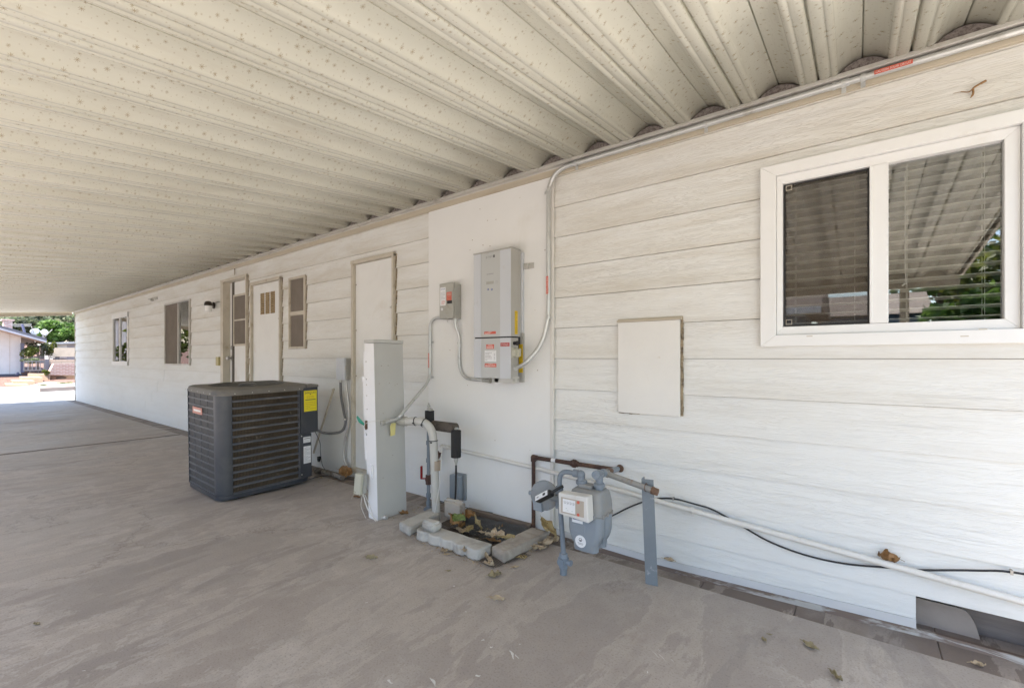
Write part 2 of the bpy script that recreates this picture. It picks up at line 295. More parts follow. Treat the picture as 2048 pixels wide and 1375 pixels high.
M['undercover']=paint('light_grey_sheet',(0.36,0.305,0.265),0.6,var=0.12,dirt=(0.24,0.20,0.17),dscale=4,dlo=0.5,dhi=0.8)
M['flash']=paint('pale_metal_flashing',(0.50,0.49,0.48),0.4,0.2,var=0.08,dirt=(0.40,0.37,0.34),dscale=4,stretch=(0.6,1,4),dlo=0.6,dhi=0.8)
M['flashr']=paint('rusting_flashing',(0.42,0.40,0.37),0.6,0.1,var=0.15,dirt=(0.16,0.115,0.09),dscale=4,stretch=(0.8,1,5),dlo=0.44,dhi=0.52)
M['net']=net_mat('black_plastic_net',(0.02,0.02,0.02),0.014,0.38)
M['wirenet']=net_mat('rusty_wire_net',(0.075,0.06,0.05),0.012,0.36)
M['foamplug']=paint('grey_foam_closure',(0.30,0.265,0.245),0.95,var=0.4,dirt=(0.12,0.10,0.09),dscale=70,dlo=0.45,dhi=0.6,bmp=0.006,bscale=120)
M['brass']=paint('brown_vent_brass',(0.40,0.28,0.13),0.5,0.2,var=0.2)
M['steel']=paint('steel',(0.5,0.49,0.47),0.3,0.8,var=0.1)
M['lampbr']=paint('dark_bronze',(0.045,0.035,0.028),0.45,0.3,var=0.2)
M['opal']=paint('opal_glass',(0.85,0.85,0.83),0.2,var=0.02)
M['beigebox']=paint('beige_plastic_box',(0.50,0.49,0.40),0.5,var=0.06,dirt=(0.36,0.33,0.26),dscale=8,dlo=0.6,dhi=0.8)
M['green']=paint('green_tape',(0.01,0.26,0.17),0.4)
M['tagy']=paint('yellow_paper_tag',(0.66,0.60,0.25),0.6)
M['cable']=paint('black_cable',(0.015,0.015,0.016),0.4)
M['wire']=paint('white_wire',(0.68,0.66,0.62),0.5,var=0.08)
M['flexgrey']=paint('grey_flexible_conduit',(0.17,0.17,0.175),0.5,var=0.15)
M['redh']=paint('red_handle',(0.28,0.012,0.015),0.4)
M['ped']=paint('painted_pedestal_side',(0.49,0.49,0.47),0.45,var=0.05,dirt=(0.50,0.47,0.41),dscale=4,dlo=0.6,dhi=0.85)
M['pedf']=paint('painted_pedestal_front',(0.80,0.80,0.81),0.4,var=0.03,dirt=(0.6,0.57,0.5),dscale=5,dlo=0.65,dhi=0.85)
M['l_brown']=leaf_mat('brown_dry_leaf',(0.20,0.10,0.035),(0.34,0.19,0.07),(0.10,0.05,0.02))
M['l_tan']=leaf_mat('tan_dry_leaf',(0.40,0.30,0.19),(0.52,0.42,0.29),(0.24,0.16,0.09))
M['l_yel']=leaf_mat('yellow_leaf',(0.33,0.25,0.11),(0.43,0.34,0.17),(0.24,0.15,0.06))
M['l_grn']=leaf_mat('green_leaf',(0.09,0.14,0.03),(0.15,0.20,0.06),(0.3,0.25,0.08))
M['l_olive']=leaf_mat('olive_dry_leaf',(0.25,0.205,0.11),(0.36,0.30,0.18),(0.15,0.11,0.06))

for k_ in('board','hatchp','doorp','ped','pedf'): scuff(M[k_])
# ------------------------------------------------------------------ mesh helpers
class MB:
    def __init__(s): s.v=[]; s.f=[]; s.m=[]
    def face(s,idx,m=0): s.f.append(tuple(idx)); s.m.append(m)
    def add(s,vs,fs,m=0):
        o=len(s.v); s.v+= [tuple(p) for p in vs]
        for f in fs: s.face([i+o for i in f],m)
    def box(s,x0,x1,y0,y1,z0,z1,m=0):
        s.add([(x0,y0,z0),(x1,y0,z0),(x1,y1,z0),(x0,y1,z0),(x0,y0,z1),(x1,y0,z1),(x1,y1,z1),(x0,y1,z1)],
              [(3,2,1,0),(4,5,6,7),(0,1,5,4),(1,2,6,5),(2,3,7,6),(3,0,4,7)],m)
    def hexa(s,p,m=0): s.add(p,[(3,2,1,0),(4,5,6,7),(0,1,5,4),(1,2,6,5),(2,3,7,6),(3,0,4,7)],m)
    def obox(s,c,ax,ay,az,m=0):
        c=Vector(c); ax,ay,az=Vector(ax),Vector(ay),Vector(az)
        s.hexa([c-ax-ay-az,c+ax-ay-az,c+ax+ay-az,c-ax+ay-az,c-ax-ay+az,c+ax-ay+az,c+ax+ay+az,c-ax+ay+az],m)
    def bar(s,p0,p1,w,h,up=(0,0,1),m=0):
        p0,p1=Vector(p0),Vector(p1); d=(p1-p0); n=d.normalized(); u=Vector(up); sx=n.cross(u)
        if sx.length<1e-4: sx=n.cross(Vector((1,0,0)))
        sx.normalize(); uu=sx.cross(n)
        s.obox((p0+p1)/2,d/2,sx*w/2,uu*h/2,m)
    def tube(s,pts,r,seg=12,m=0,cap=True):
        pts=[Vector(p) for p in pts]; n=len(pts); rr=r if isinstance(r,(list,tuple)) else [r]*n
        base=len(s.v); t0=(pts[1]-pts[0]).normalized()
        a=t0.cross(Vector((0,0,1))); 
        if a.length<1e-3: a=t0.cross(Vector((1,0,0)))
        a.normalize()
        for i,p in enumerate(pts):
            if i==0: t=t0
            elif i==n-1: t=(pts[-1]-pts[-2]).normalized()
            else:
                t=((pts[i]-pts[i-1]).normalized()+(pts[i+1]-pts[i]).normalized())
                t=t.normalized() if t.length>1e-6 else (pts[i+1]-pts[i]).normalized()
            a=(a-t*a.dot(t)); a.normalize(); b=t.cross(a)
            for k in range(seg):
                q=2*PI*k/seg; s.v.append(tuple(p+(a*math.cos(q)+b*math.sin(q))*rr[i]))
        for i in range(n-1):
            for k in range(seg):
                k2=(k+1)%seg; s.face([base+i*seg+k,base+i*seg+k2,base+(i+1)*seg+k2,base+(i+1)*seg+k],m)
        if cap:
            s.face([base+k for k in range(seg)][::-1],m); s.face([base+(n-1)*seg+k for k in range(seg)],m)
    def lathe(s,p,axis,prof,seg=20,m=0):
        """prof: list of (distance along axis, radius)"""
        p=Vector(p); ax=Vector(axis).normalized()
        s.tube([p+ax*(d+1e-5*i) for i,(d,r) in enumerate(prof)],[max(r,1e-4) for d,r in prof],seg,m)
    def prism(s,poly,ext,m=0):
        """poly: list of 3D points, ext: extrusion vector"""
        n=len(poly); poly=[Vector(p) for p in poly]; e=Vector(ext)
        s.add(poly+[p+e for p in poly],[tuple(range(n))[::-1],tuple(range(n,2*n))]+[(i,(i+1)%n,(i+1)%n+n,i+n) for i in range(n)],m)
    def ellipsoid(s,c,rx,ry,rz,seg=16,rings=10,m=0,jit=0,seed=0):
        rnd=random.Random(seed); base=len(s.v)
        for i in range(rings+1):
            a=PI*i/rings
            for k in range(seg):
                q=2*PI*k/seg; j=1+jit*noise.noise(Vector((math.cos(q)*math.sin(a)*2+seed,math.sin(q)*math.sin(a)*2,math.cos(a)*2)))
                s.v.append((c[0]+rx*math.sin(a)*math.cos(q)*j,c[1]+ry*math.sin(a)*math.sin(q)*j,c[2]+rz*math.cos(a)*j))
        for i in range(rings):
            for k in range(seg):
                k2=(k+1)%seg; s.face([base+i*seg+k,base+(i+1)*seg+k,base+(i+1)*seg+k2,base+i*seg+k2],m)
    def build(s,name,mats,parent=None,smooth=False,bevel=0,seg=2,angle=40):
        me=bpy.data.meshes.new(name); me.from_pydata(s.v,[],s.f)
        if not isinstance(mats,(list,tuple)): mats=[mats]
        for mt in mats: me.materials.append(mt)
        me.polygons.foreach_set('material_index',s.m)
        bm=bmesh.new(); bm.from_mesh(me)
        bmesh.ops.recalc_face_normals(bm,faces=bm.faces)
        if smooth:
            for f in bm.faces: f.smooth=True
            for e in bm.edges:
                if len(e.link_faces)==2 and e.calc_face_angle(0)>R(angle): e.smooth=False
        bm.to_mesh(me); bm.free()
        o=bpy.data.objects.new(name,me); COL.objects.link(o)
        if parent is not None:
            o.parent=parent; o.matrix_parent_inverse=parent_inv(parent)
        if bevel>0:
            b=o.modifiers.new('bevel','BEVEL'); b.width=bevel; b.segments=seg; b.limit_method='ANGLE'; b.angle_limit=R(35); b.harden_normals=False
        return o
def parent_inv(p):
    m=Matrix.Translation(p.location) if p.type=='EMPTY' else Matrix.Identity(4)
    return m.inverted()
def tag(o,label=None,cat=None,group=None,kind=None):
    if label: o['label']=label
    if cat: o['category']=cat
    if group: o['group']=group
    if kind: o['kind']=kind
    return o
def thing(name,label,cat,loc=(0,0,0),group=None):
    o=bpy.data.objects.new(name,None); o.empty_display_size=0.1; COL.objects.link(o); o.location=Vector(loc)
    return tag(o,label,cat,group)
def roundpath(pts,rad,n=7):
    """polyline with filleted corners"""
    pts=[Vector(p) for p in pts]; out=[pts[0]]
    rads=rad if isinstance(rad,(list,tuple)) else [rad]*(len(pts)-2)
    for i in range(1,len(pts)-1):
        a,b,c=pts[i-1],pts[i],pts[i+1]; r=rads[i-1]
        r=min(r,(a-b).length*0.49,(c-b).length*0.49)
        p0=b+(a-b).normalized()*r; p1=b+(c-b).normalized()*r
        for k in range(n+1):
            q=k/n; out.append(p0*(1-q)**2+b*2*q*(1-q)+p1*q*q)
    out.append(pts[-1]); return out
def spline(pts,n=8):
    pts=[Vector(p) for p in pts]; P=[pts[0]]+pts+[pts[-1]]; out=[]
    for i in range(1,len(P)-2):
        for k in range(n):
            t=k/n; p0,p1,p2,p3=P[i-1],P[i],P[i+1],P[i+2]
            out.append(0.5*((2*p1)+(p2-p0)*t+(2*p0-5*p1+4*p2-p3)*t*t+(-p0+3*p1-3*p2+p3)*t**3))
    out.append(pts[-1]); return out
_tc={}
def text_mesh(txt):
    if txt in _tc: return _tc[txt]
    cu=bpy.data.curves.new('lettering','FONT'); cu.body=txt; cu.size=1; cu.resolution_u=2; cu.extrude=0
    ob=bpy.data.objects.new('lettering',cu); COL.objects.link(ob)
    dg=bpy.context.evaluated_depsgraph_get(); dg.update()
    me=bpy.data.meshes.new_from_object(ob.evaluated_get(dg))
    vs=[tuple(v.co) for v in me.vertices]; fs=[tuple(p.vertices) for p in me.polygons]
    bpy.data.objects.remove(ob); bpy.data.curves.remove(cu); bpy.data.meshes.remove(me)
    xs=[v[0] for v in vs] or [0]; ys=[v[1] for v in vs] or [0]
    _tc[txt]=(vs,fs,min(xs),max(xs),min(ys),max(ys)); return _tc[txt]
def sticker(name,parent,o,ux,uz,w,h,mat,items=(),label=None,th=0.0008,extra=()):
    """flat label: o = lower-left corner, ux/uz = unit axes; items: ('t',text,cx,cy,height,maxw,mi) or ('b',x0,y0,x1,y1,mi) in fractions of w/h"""
    o,ux,uz=Vector(o),Vector(ux).normalized(),Vector(uz).normalized(); n=ux.cross(uz).normalized()
    mb=MB(); c=o+ux*w/2+uz*h/2+n*th/2
    mb.obox(c,ux*w/2,uz*h/2,n*th/2,0)
    z=n*(th+0.0006)
    for it in items:
        if it[0]=='b':
            _,x0,y0,x1,y1,mi=it
            mb.add([o+ux*w*x0+uz*h*y0+z,o+ux*w*x1+uz*h*y0+z,o+ux*w*x1+uz*h*y1+z,o+ux*w*x0+uz*h*y1+z],[(0,1,2,3)],mi)
        else:
            _,tx,cx,cy,hh,mw,mi=it
            vs,fs,a,b_,c_,d_=text_mesh(tx); sy=h*hh/(d_-c_); sx=min(sy,w*mw/(b_-a)) if mw>0 else sy
            if mw>0 and w*mw/(b_-a)>sy: sx=min(w*mw/(b_-a),sy*1.5)
            mb.add([o+ux*(w*cx+(v[0]-(a+b_)/2)*sx)+uz*(h*cy+(v[1]-(c_+d_)/2)*sy)+z for v in vs],fs,mi)
    ob=mb.build(name,[mat]+list(extra),parent)
    if label: ob['label']=label
    return ob
XV,YV,ZV=Vector((1,0,0)),Vector((0,1,0)),Vector((0,0,1))

# ================================================================== THE SETTING
XE0,XE1=-17.42,4.2
LANE=-42
g=MB(); 
g.box(-400,400,-400,400,-0.6,-0.12); o=g.build('ground',paint('dry_earth',(0.30,0.24,0.18),0.95,var=0.2,dirt=(0.2,0.17,0.12),dscale=0.4)); tag(o,kind='structure')
YJ=2.425
g=MB()
for a,b in((XE0-0.25,-8.35),(-8.265,XE1+2)): g.box(a,b,-5.2,YJ,-0.14,0.0)
o=g.build('driveway',M['concrete'],bevel=0.006,seg=2); tag(o,kind='structure'); drv=o
g=MB(); g.box(-8.349,-8.266,-5.2,YJ,-0.14,-0.006); g.build('expansion_joint',paint('tarry_joint',(0.06,0.045,0.04),0.9,var=0.4),drv)
g=MB(); rp_=random.Random(77)
def smear(px,py,ln,wd,ang,n=7):
    p=G(px,py,0.0035); d=Vector((math.cos(ang),math.sin(ang),0)); e=Vector((-d.y,d.x,0)); up=[];dn_=[]
    for i in range(n+1):
        t=i/n; w_=wd*math.sin(PI*min(0.96,t+0.06))**0.6*rp_.uniform(0.5,1.1); c_=p+d*ln*(t-0.5)+e*wd*0.6*math.sin(t*5+px)
        up.append(c_+e*w_); dn_.append(c_-e*w_)
    g.add(up+dn_[::-1],[tuple(range(2*n+2))])
for a_ in((1024,1308,0.055,0.006,-0.55),(1034,1312,0.03,0.003,-0.5),(983,1293,0.012,0.006,0.4),(966,1279,0.013,0.005,0.3),(956,1350,0.018,0.006,1.1),(1312,1308,0.045,0.0012,-0.65),(1325,1314,0.05,0.001,-0.6),(1318,1299,0.012,0.001,-0.6),(1345,1320,0.02,0.001,-0.5),(866,1362,0.05,0.005,-0.35),(780,1362,0.03,0.006,0.2),(932,1222,0.008,0.004,0.3),(733,1204,0.012,0.004,0.5),(846,1222,0.008,0.003,0),(1040,1287,0.007,0.004,0),(168,1340,0.012,0.002,0.6),(1295,1343,0.007,0.005,0)): smear(*a_)
g.build('paint_spatter',paint('dried_white_paint',(0.66,0.65,0.62),0.6,var=0.15),drv)
# footing strip between slab and wall, slightly tilted, in cast lengths
def zst(x):
    if x<-3: return -0.006
    if x<-0.94: return -0.006-(x+3)/2.06*0.040
    if x<0.25: return -0.046+(x+0.94)/1.19*0.040
    return -0.006
g=MB(); xs=[XE0-0.2,-15.1,-12.6,-10.1,-7.7,-6.4,-5.1,-3.9,-2.98,-2.35,-1.66,-1.27,-0.66,-0.235,0.265,0.75,1.5,2.5,4.2]
for i in range(len(xs)-1):
    a,b=xs[i]+0.001,xs[i+1]-0.001
    g.hexa([(a,YJ+0.006,-0.14),(b,YJ+0.006,-0.14),(b,2.75,-0.14),(a,2.75,-0.14),(a,YJ+0.006,zst(a)),(b,YJ+0.006,zst(b)),(b,2.75,zst(b)),(a,2.75,zst(a))])
o=g.build('path',M['concrete2'],bevel=0.003,seg=1); tag(o,kind='structure')
g=MB(); g.box(-28.0,XE0-0.255,-40,40,-0.14,-0.012); o=g.build('road',M['street']); tag(o,kind='structure')

# ================================================================== THE HOUSE
house=thing('mobile_home','long white lap sided mobile home with windows and doors under the carport','house',(-6.6,4.5,0))
ops=[]   # openings (x0,x1,z0,z1)
def opening(pl,pr,yt,yb):
    a=W(pl,yt); b=W(pl,yb); c=W(pr,700)
    ops.append((a.x,c.x,b.z,a.z)); return ops[-1]
def opx(pl,pr): return W(pl,700).x,W(pr,700).x
wbig=(W(1522.5,500).x,0.665,1.234,2.136); ops.append((wbig[0]+0.03,wbig[1]-0.03,wbig[2]+0.03,wbig[3]-0.03))
w_far=opening(226,257.4,630.5,729); w_mid=opening(330.6,381.5,609,728.8)
d1x=opx(445,497.5); d1=(d1x[0],d1x[1],0.10,W(445,563).z); ops.append(d1)
d2x=opx(504,565); d2=(d2x[0],d2x[1],0.10,W(504,568).z); ops.append(d2)
w3=opening(579.7,613.2,557.5,697)
d3x=opx(706.5,793); d3=(d3x[0],d3x[1],0.085,W(708,525).z); ops.append(d3)
skirt_hole=(W(1832,1225).x,3.6,-0.2,0.146)
Z0,DZ=0.150,0.2043
NB=12
def cut(x0,x1,z0,z1,holes):
    """axis rectangles minus holes -> list of rectangles"""
    zs=sorted({z0,z1}|{z for h in holes for z in(h[2],h[3]) if z0<z<z1 and h[1]>x0 and h[0]<x1})
    out=[]
    for a,b in zip(zs,zs[1:]):
        zm=(a+b)/2; hs=sorted((max(h[0],x0),min(h[1],x1)) for h in holes if h[2]<zm<h[3] and h[1]>x0 and h[0]<x1)
        x=x0
        for p,q in hs:
            if p>x: out.append((x,p,a,b))
            x=max(x,q)
        if x<x1: out.append((x,x1,a,b))
    return out
joints=[(188,658),(180.5,676),(155,737),(221,741),(215,758),(315,771.6),(328,750),(198,787),(290,809),(303,787),(240,800)]
rj=random.Random(3)
sm=MB()
def yfront(z,zb): return D-0.004+(z-zb)/DZ*0.013
for k in range(NB):
    zb=Z0+DZ*k; zt=zb+DZ
    hs=[h for h in ops]
    for jx,jy in joints:
        p=W(jx,jy)
        if zb<p.z<zt: hs.append((p.x-0.004,p.x+0.004,zb,zt))
    if k in(3,6): hs.append((-3.05-0.3*k,-3.047-0.3*k,zb,zt))
    for a,b,c,d in cut(XE0,XE1,zb,zt,hs):
        if abs(c-zb)<1e-6: c=c+0.0022
        y0,y1=yfront(c,zb),yfront(d,zb)
        sm.hexa([(a,y0,c),(b,y0,c),(b,2.625,c),(a,2.625,c),(a,y1,d),(b,y1,d),(b,2.625,d),(a,2.625,d)])
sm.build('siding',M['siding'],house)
# skirt below the lowest lap
sk=MB()
for a,b,c,d in cut(XE0,XE1,-0.05,Z0,[(skirt_hole[0],skirt_hole[1],-1,1)]+[(W(x,y).x-.004,W(x,y).x+.004,-1,1) for x,y in((165,796),(237,815),(353,844))]+[(W(706,930).x-0.02,W(793,930).x+0.02,0.075,1)]):
    sk.hexa([(a,D+0.004,c),(b,D+0.004,c),(b,2.625,c),(a,2.625,c),(a,D+0.009,d),(b,D+0.009,d),(b,2.625,d),(a,2.625,d)])
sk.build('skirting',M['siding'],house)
sh=MB()
for a,b,c,d in cut(XE0,XE1,-0.1,2.60,ops+[(skirt_hole[0],skirt_hole[1],-0.12,0.146)]): sh.box(a,b,2.626,2.665,c,d)
sh.box(XE0,XE1,6.7,6.75,-0.1,2.60); sh.box(XE0,XE0+0.05,2.666,6.7,-0.1,2.60); sh.box(XE1-0.05,XE1,2.666,6.7,-0.1,2.60)
sh.build('wall',M['room'],house)
fl=MB(); fl.box(XE0+0.05,XE1-0.05,2.666,6.699,0.146,0.2); fl.box(XE0+0.05,XE1-0.05,2.666,6.699,2.50,2.56)
for xx in(-13,-9.6,-7.0,-5.6,-3.4,-1.4): fl.box(xx-0.04,xx+0.04,2.667,6.699,0.2,2.5)
fl.build('interior_lining',M['room'],house)
rf=MB(); rf.prism([(XE0-0.1,2.64,2.60),(XE0-0.1,6.9,2.60),(XE0-0.1,6.9,2.66),(XE0-0.1,4.7,3.1),(XE0-0.1,2.64,2.66)],(XE1-XE0+0.2,0,0)); rf.build('roof',paint('roof_grey',(0.4,0.4,0.38),0.8),house)
# cavity seen through the missing skirt board
cv=MB(); x0,x1=skirt_hole[0],skirt_hole[1]
cv.box(x0-0.05,x1,2.78,2.82,-0.12,0.146); 
cv.build('crawl_space_lining',M['underwood'],house)
n=16; arc=[]
cv=MB(); xa=x0-0.02; xb=W(1965,1290,2.70).x
pts=[(xa,2.70,-0.1),(xb,2.70,-0.1)]
for i in range(n+1):
    q=i/n; pts.append((xb-(xb-xa-0.17)*(1-math.cos(q*PI/2)),2.70,-0.1+0.205*math.sin(q*PI/2)))
pts.append((xa,2.70,0.107))
cv.prism(pts,(0,0.012,0)); o=cv.build('vent_cover',M['undercover'],house); o['label']='light grey curved sheet behind the missing skirt board'
cv=MB()
for xq in(0.62,1.5,2.4): cv.box(xq-0.03,xq+0.03,2.72,2.78,-0.1,0.146)
cv.box(xb+0.02,x1,2.66,2.70,-0.1,-0.045)
cv.build('sill_beam',M['wood'],house)
# corner cap at the far end
cc=MB(); cc.box(XE0-0.012,XE0+0.0,D-0.012,D+0.05,-0.05,2.45); cc.build('corner_trim',M['trim'],house)
# vertical batten right of the white board + beige fascia
ft=MB(); ft.box(XE0,XE1,D-0.022,D+0.02,2.402,2.452); ft.box(XE0,XE1,D-0.016,D+0.02,2.452,2.60); ft.build('fascia',M['fascia'],house,bevel=0.002,seg=1)
# metal flashing at the base of the right-hand skirt
fm=MB()
for a,b,m0 in((-1.66,-0.94,0),(-0.94,-0.30,0),(-0.30,W(1832,1225).x,0)):
    za,zb_=zst(a)+0.002,zst(b)+0.002
    fm.hexa([(a,D-0.014,za+0.022),(b,D-0.014,zb_+0.022),(b,D+0.003,zb_+0.022),(a,D+0.003,za+0.022),(a,D-0.001,za+0.055),(b,D-0.001,zb_+0.055),(b,D+0.003,zb_+0.055),(a,D+0.003,za+0.055)],0)
fm.build('flashing',M['flash'],house)
fm=MB()
for a,b in((-1.66,-0.94),(-0.94,0.25),(0.25,2.0)):
    za,zb_=zst(a),zst(b)
    fm.hexa([(a,D-0.028,za),(b,D-0.028,zb_),(b,D+0.003,zb_),(a,D+0.003,za),(a,D-0.016,za+0.023),(b,D-0.016,zb_+0.023),(b,D+0.003,zb_+0.023),(a,D+0.003,za+0.023)],0)
o=fm.build('sill_flashing',M['flashr'],house); o['label']='rusty flashing strip along the foot of the wall'

# ---------------- big window
def frame_ring(mb,x0,x1,z0,z1,wd,y0,y1,m=0,wb=None):
    wb=wb or wd
    mb.box(x0,x1,y0,y1,z1-wd,z1,m); mb.box(x0,x1,y0,y1,z0,z0+wb,m)
    mb.box(x0,x0+wd,y0,y1,z0+wb,z1-wd,m); mb.box(x1-wd,x1,y0,y1,z0+wb,z1-wd,m)
def quad_frame(mb,a,b,y0,y1,m=0):
    """mitred frame: outer rect a, inner rect b"""
    O=[(a[0],a[2]),(a[1],a[2]),(a[1],a[3]),(a[0],a[3])]; I=[(b[0],b[2]),(b[1],b[2]),(b[1],b[3]),(b[0],b[3])]
    for i in range(4):
        j=(i+1)%4
        P=[O[i],O[j],I[j],I[i]]
        mb.add([(p[0],y0,p[1]) for p in P]+[(p[0],y1,p[1]) for p in P],[(0,1,2,3),(7,6,5,4),(0,4,5,1),(1,5,6,2),(2,6,7,3),(3,7,4,0)],m)
x0,x1,z0,z1=wbig
gl0,gl1=W(1569,500,2.63).x,W(1738,500,2.63).x
gr0,gr1=W(1778,500,2.63).x,W(2002,500,2.63).x
zg0,zg1=1.335,2.036
sx0=W(1553,500,2.60).x; sx1=gr1+0.045
f=MB()
quad_frame(f,(x0,x1,z0,z1),(sx0,sx1+0.004,zg0-0.045,zg1+0.047),D-0.030,2.66)
quad_frame(f,(sx0+0.001,sx1+0.003,zg0-0.044,zg1+0.046),(gl0-0.004,gr1+0.004,zg0-0.004,zg1+0.004),D-0.006,2.655)
f.box(gl1+0.003,gr0-0.003,D-0.012,2.652,zg0-0.003,zg1+0.003)
f.box(gl1+0.001,gl1+0.012,D-0.018,2.60,zg0-0.001,zg1+0.001)
wo=f.build('window',M['white'],house,bevel=0.0025); wo['label']='large white vinyl slider window with blinds'
for nm,a,b in(('pane',gl0,gl1),('pane',gr0,gr1)):
    q=MB(); q.box(a-0.003,b+0.002,2.632,2.636,zg0-0.003,zg1+0.003); q.build(nm,M['glass'],wo)
q=MB(); q.box(gl0+0.004,gl1-0.004,2.6195,2.6205,zg0+0.004,zg1-0.004); o=q.build('insect_screen',M['screen'],wo)
q=MB(); frame_ring(q,gl0-0.001,gl1+0.001,zg0-0.001,zg1+0.001,0.007,2.615,2.624); q.build('screen_frame',M['black'],wo)
for zz in(zg0+0.007,zg1-0.030):
    q=MB(); frame_ring(q,gl0+0.008,gl0+0.034,zz,zz+0.024,0.0022,2.611,2.614); q.build('screen_clip',M['trim'],wo)
for a,b,tilt in((gl0-0.03,gl1+0.012,-0.10),(gr0-0.014,gr1+0.02,-0.16)):
    q=MB(); zz=zg0+0.012; i=0
    while zz<zg1+0.02:
        dz=math.sin(tilt)*0.024
        q.obox(((a+b)/2,2.663,zz),((b-a)/2,0,0.0008*math.sin(i*1.7)),(0,0.0235,dz),(0,0,0.0018)); zz+=0.0432; i+=1
    q.box(a,b,2.645,2.69,zg1+0.02,zg1+0.06)
    for fx in(0.2,0.83): q.box(a+(b-a)*fx-0.0008,a+(b-a)*fx+0.0008,2.6375,2.639,zg0-0.03,zg1+0.05); q.box(a+(b-a)*fx-0.0008,a+(b-a)*fx+0.0008,2.688,2.690,zg0-0.03,zg1+0.05)
    q.build('blind',M['slat'],wo)
q=MB(); xx=gr0+0.055
q.tube([(xx,2.6375,2.0),(xx,2.6375,1.57),(xx+0.004,2.6375,1.50)],0.0022,6); q.tube([(xx,2.6375,1.505),(xx-0.010,2.6375,1.495)],0.004,6); q.build('blind_wand',M['slat'],wo)
for px_ in(1619,1929,1966): 
    p=W(px_,672 if px_<1960 else 658,D-0.030); q=MB(); q.box(p.x-0.012,p.x+0.012,D-0.0312,D-0.0295,p.z-0.002,p.z+0.002); q.build('weep_hole',M['trim'],wo)

# ---------------- small windows and doors
def slim_window(o4,fr=0.022,mat=None,split=None,rail=None,scr=(True,False),hdr=0,name='window',label=None,caulk=True):
    x0,x1,z0,z1=o4; mat=mat or M['alu']; f=MB()
    frame_ring(f,x0-0.004,x1-0.012,z0-0.004,z1+0.006,fr,D-0.018,2.66)
    if split: f.box(split-0.012,split+0.012,D-0.012,2.655,z0+fr-0.004,z1-fr+0.006)
    if rail: f.box(x0+fr-0.004,x1-fr-0.012,D-0.012,2.655,rail-0.022,rail+0.022)
    if hdr: f.box(x0-0.004,x1-0.012,D-0.024,D-0.003,z1-hdr,z1+0.004); f.box(x0-0.004,x1-0.012,D-0.024,D-0.003,z0-0.002,z0+hdr*0.9)
    w_=f.build(name,mat,house,bevel=0.002,seg=1)
    if label: w_['label']=label
    a0,a1,b0,b1=x0+fr-0.006,x1-fr-0.010,z0+fr-0.006,z1-fr+0.008
    parts=[(a0,split-0.013,b0,b1),(split+0.013,a1,b0,b1)] if split else ([(a0,a1,rail+0.023,b1),(a0,a1,b0,rail-0.023)] if rail else [(a0,a1,b0,b1)])
    for i,(p,q_,r_,s_) in enumerate(parts):
        g_=MB(); g_.box(p,q_,2.614,2.618,r_,s_); g_.build('pane',M['glass'],w_)
        if scr[i]: g_=MB(); g_.box(p,q_,2.608,2.6088,r_,s_); g_.build('insect_screen',M['screen2'],w_)
    g_=MB(); g_.box(a0-0.05,a1+0.05,2.72,2.724,b0-0.05,b1+0.05); g_.build('window_shade',M['slat'],w_)
    return w_
def xat(px): return W(px,700).x
slim_window(w_far,0.05,M['white'],split=xat(240),scr=(False,False),hdr=0.09,label='white framed slider window farthest from the camera')
slim_window(w_mid,0.024,M['alu'],split=xat(357),scr=(True,False),label='aluminium slider window with its left half screened')
slim_window(w3,0.026,M['trim'],rail=W(596,626).z,scr=(True,True),label='tall narrow window of two stacked panes')
rc=random.Random(8)
for o4 in(w_mid,d1,d2,w3,d3):
    cau=MB(); z=o4[2]
    while z<o4[3]:
        h_=0.006+0.028*rc.random(); wdt=0.010+0.006*rc.random(); k=(z-Z0)/DZ; yy=yfront(z,Z0+DZ*math.floor(k))
        cau.box(o4[1]-0.018,o4[1]+0.001+wdt*0.3,yy-0.002+0.003*rc.random(),2.63,z,min(z+h_,o4[3])); z+=h_
    cau.build('caulk_line',M['caulk'],house)
def door(o4,depth,label,frw=0.05,name='door',slabz=None):
    x0,x1,z0,z1=o4; f=MB()
    fr=frw
    f.box(x0-0.003,x0+fr,D-0.026,2.66+depth,z0,z1); f.box(x1-0.035,x1-0.014,D-0.030,2.66+depth,z0,z1-0.004); f.box(x0-0.003,x1-0.014,D-0.032,2.66+depth,z1-0.022,z1+0.012)
    f.box(x0-0.003,x1-0.014,D-0.03,2.66+depth,z0-0.03,z0+0.012)
    fo=f.build('door_frame',M['trim'],house,bevel=0.002,seg=1)
    s_=MB(); s_.box(x0+fr+0.004,x1-0.037,D+0.004+depth,2.645+depth,z0+0.014,z1-0.026)
    so=s_.build(name,M['doorp'],house,bevel=0.003); so['label']=label
    return so,x0+fr+0.004,x1-0.037,D+0.004+depth
so,a,b,y=door(d1,0.06,'white recessed door with a brown screened window',0.085)
zt_,zb_=W(468,590,y).z,W(468,692,y).z; xl=W(468,640,y).x
q=MB(); frame_ring(q,xl,b-0.004,zb_,zt_,0.028,y-0.010,y+0.002); q.box(xl+0.03,b-0.03,y-0.009,y+0.001,(zt_+zb_)/2-0.01,(zt_+zb_)/2+0.012); q.build('window_frame',M['trim'],so)
q=MB(); q.box(xl+0.028,b-0.032,y-0.006,y-0.003,zb_+0.028,zt_-0.028); q.build('door_window',M['screen2'],so)
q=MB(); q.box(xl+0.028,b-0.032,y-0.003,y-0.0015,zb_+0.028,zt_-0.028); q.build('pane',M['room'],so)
kp=W(462,716,y-0.02); q=MB(); q.lathe((a+0.07,y,kp.z),(0,-1,0),[(0,0.033),(0.008,0.033),(0.012,0.012),(0.035,0.012),(0.042,0.028),(0.062,0.031),(0.075,0.018),(0.077,0.0)],16); q.build('door_knob',M['steel'],so,smooth=True)
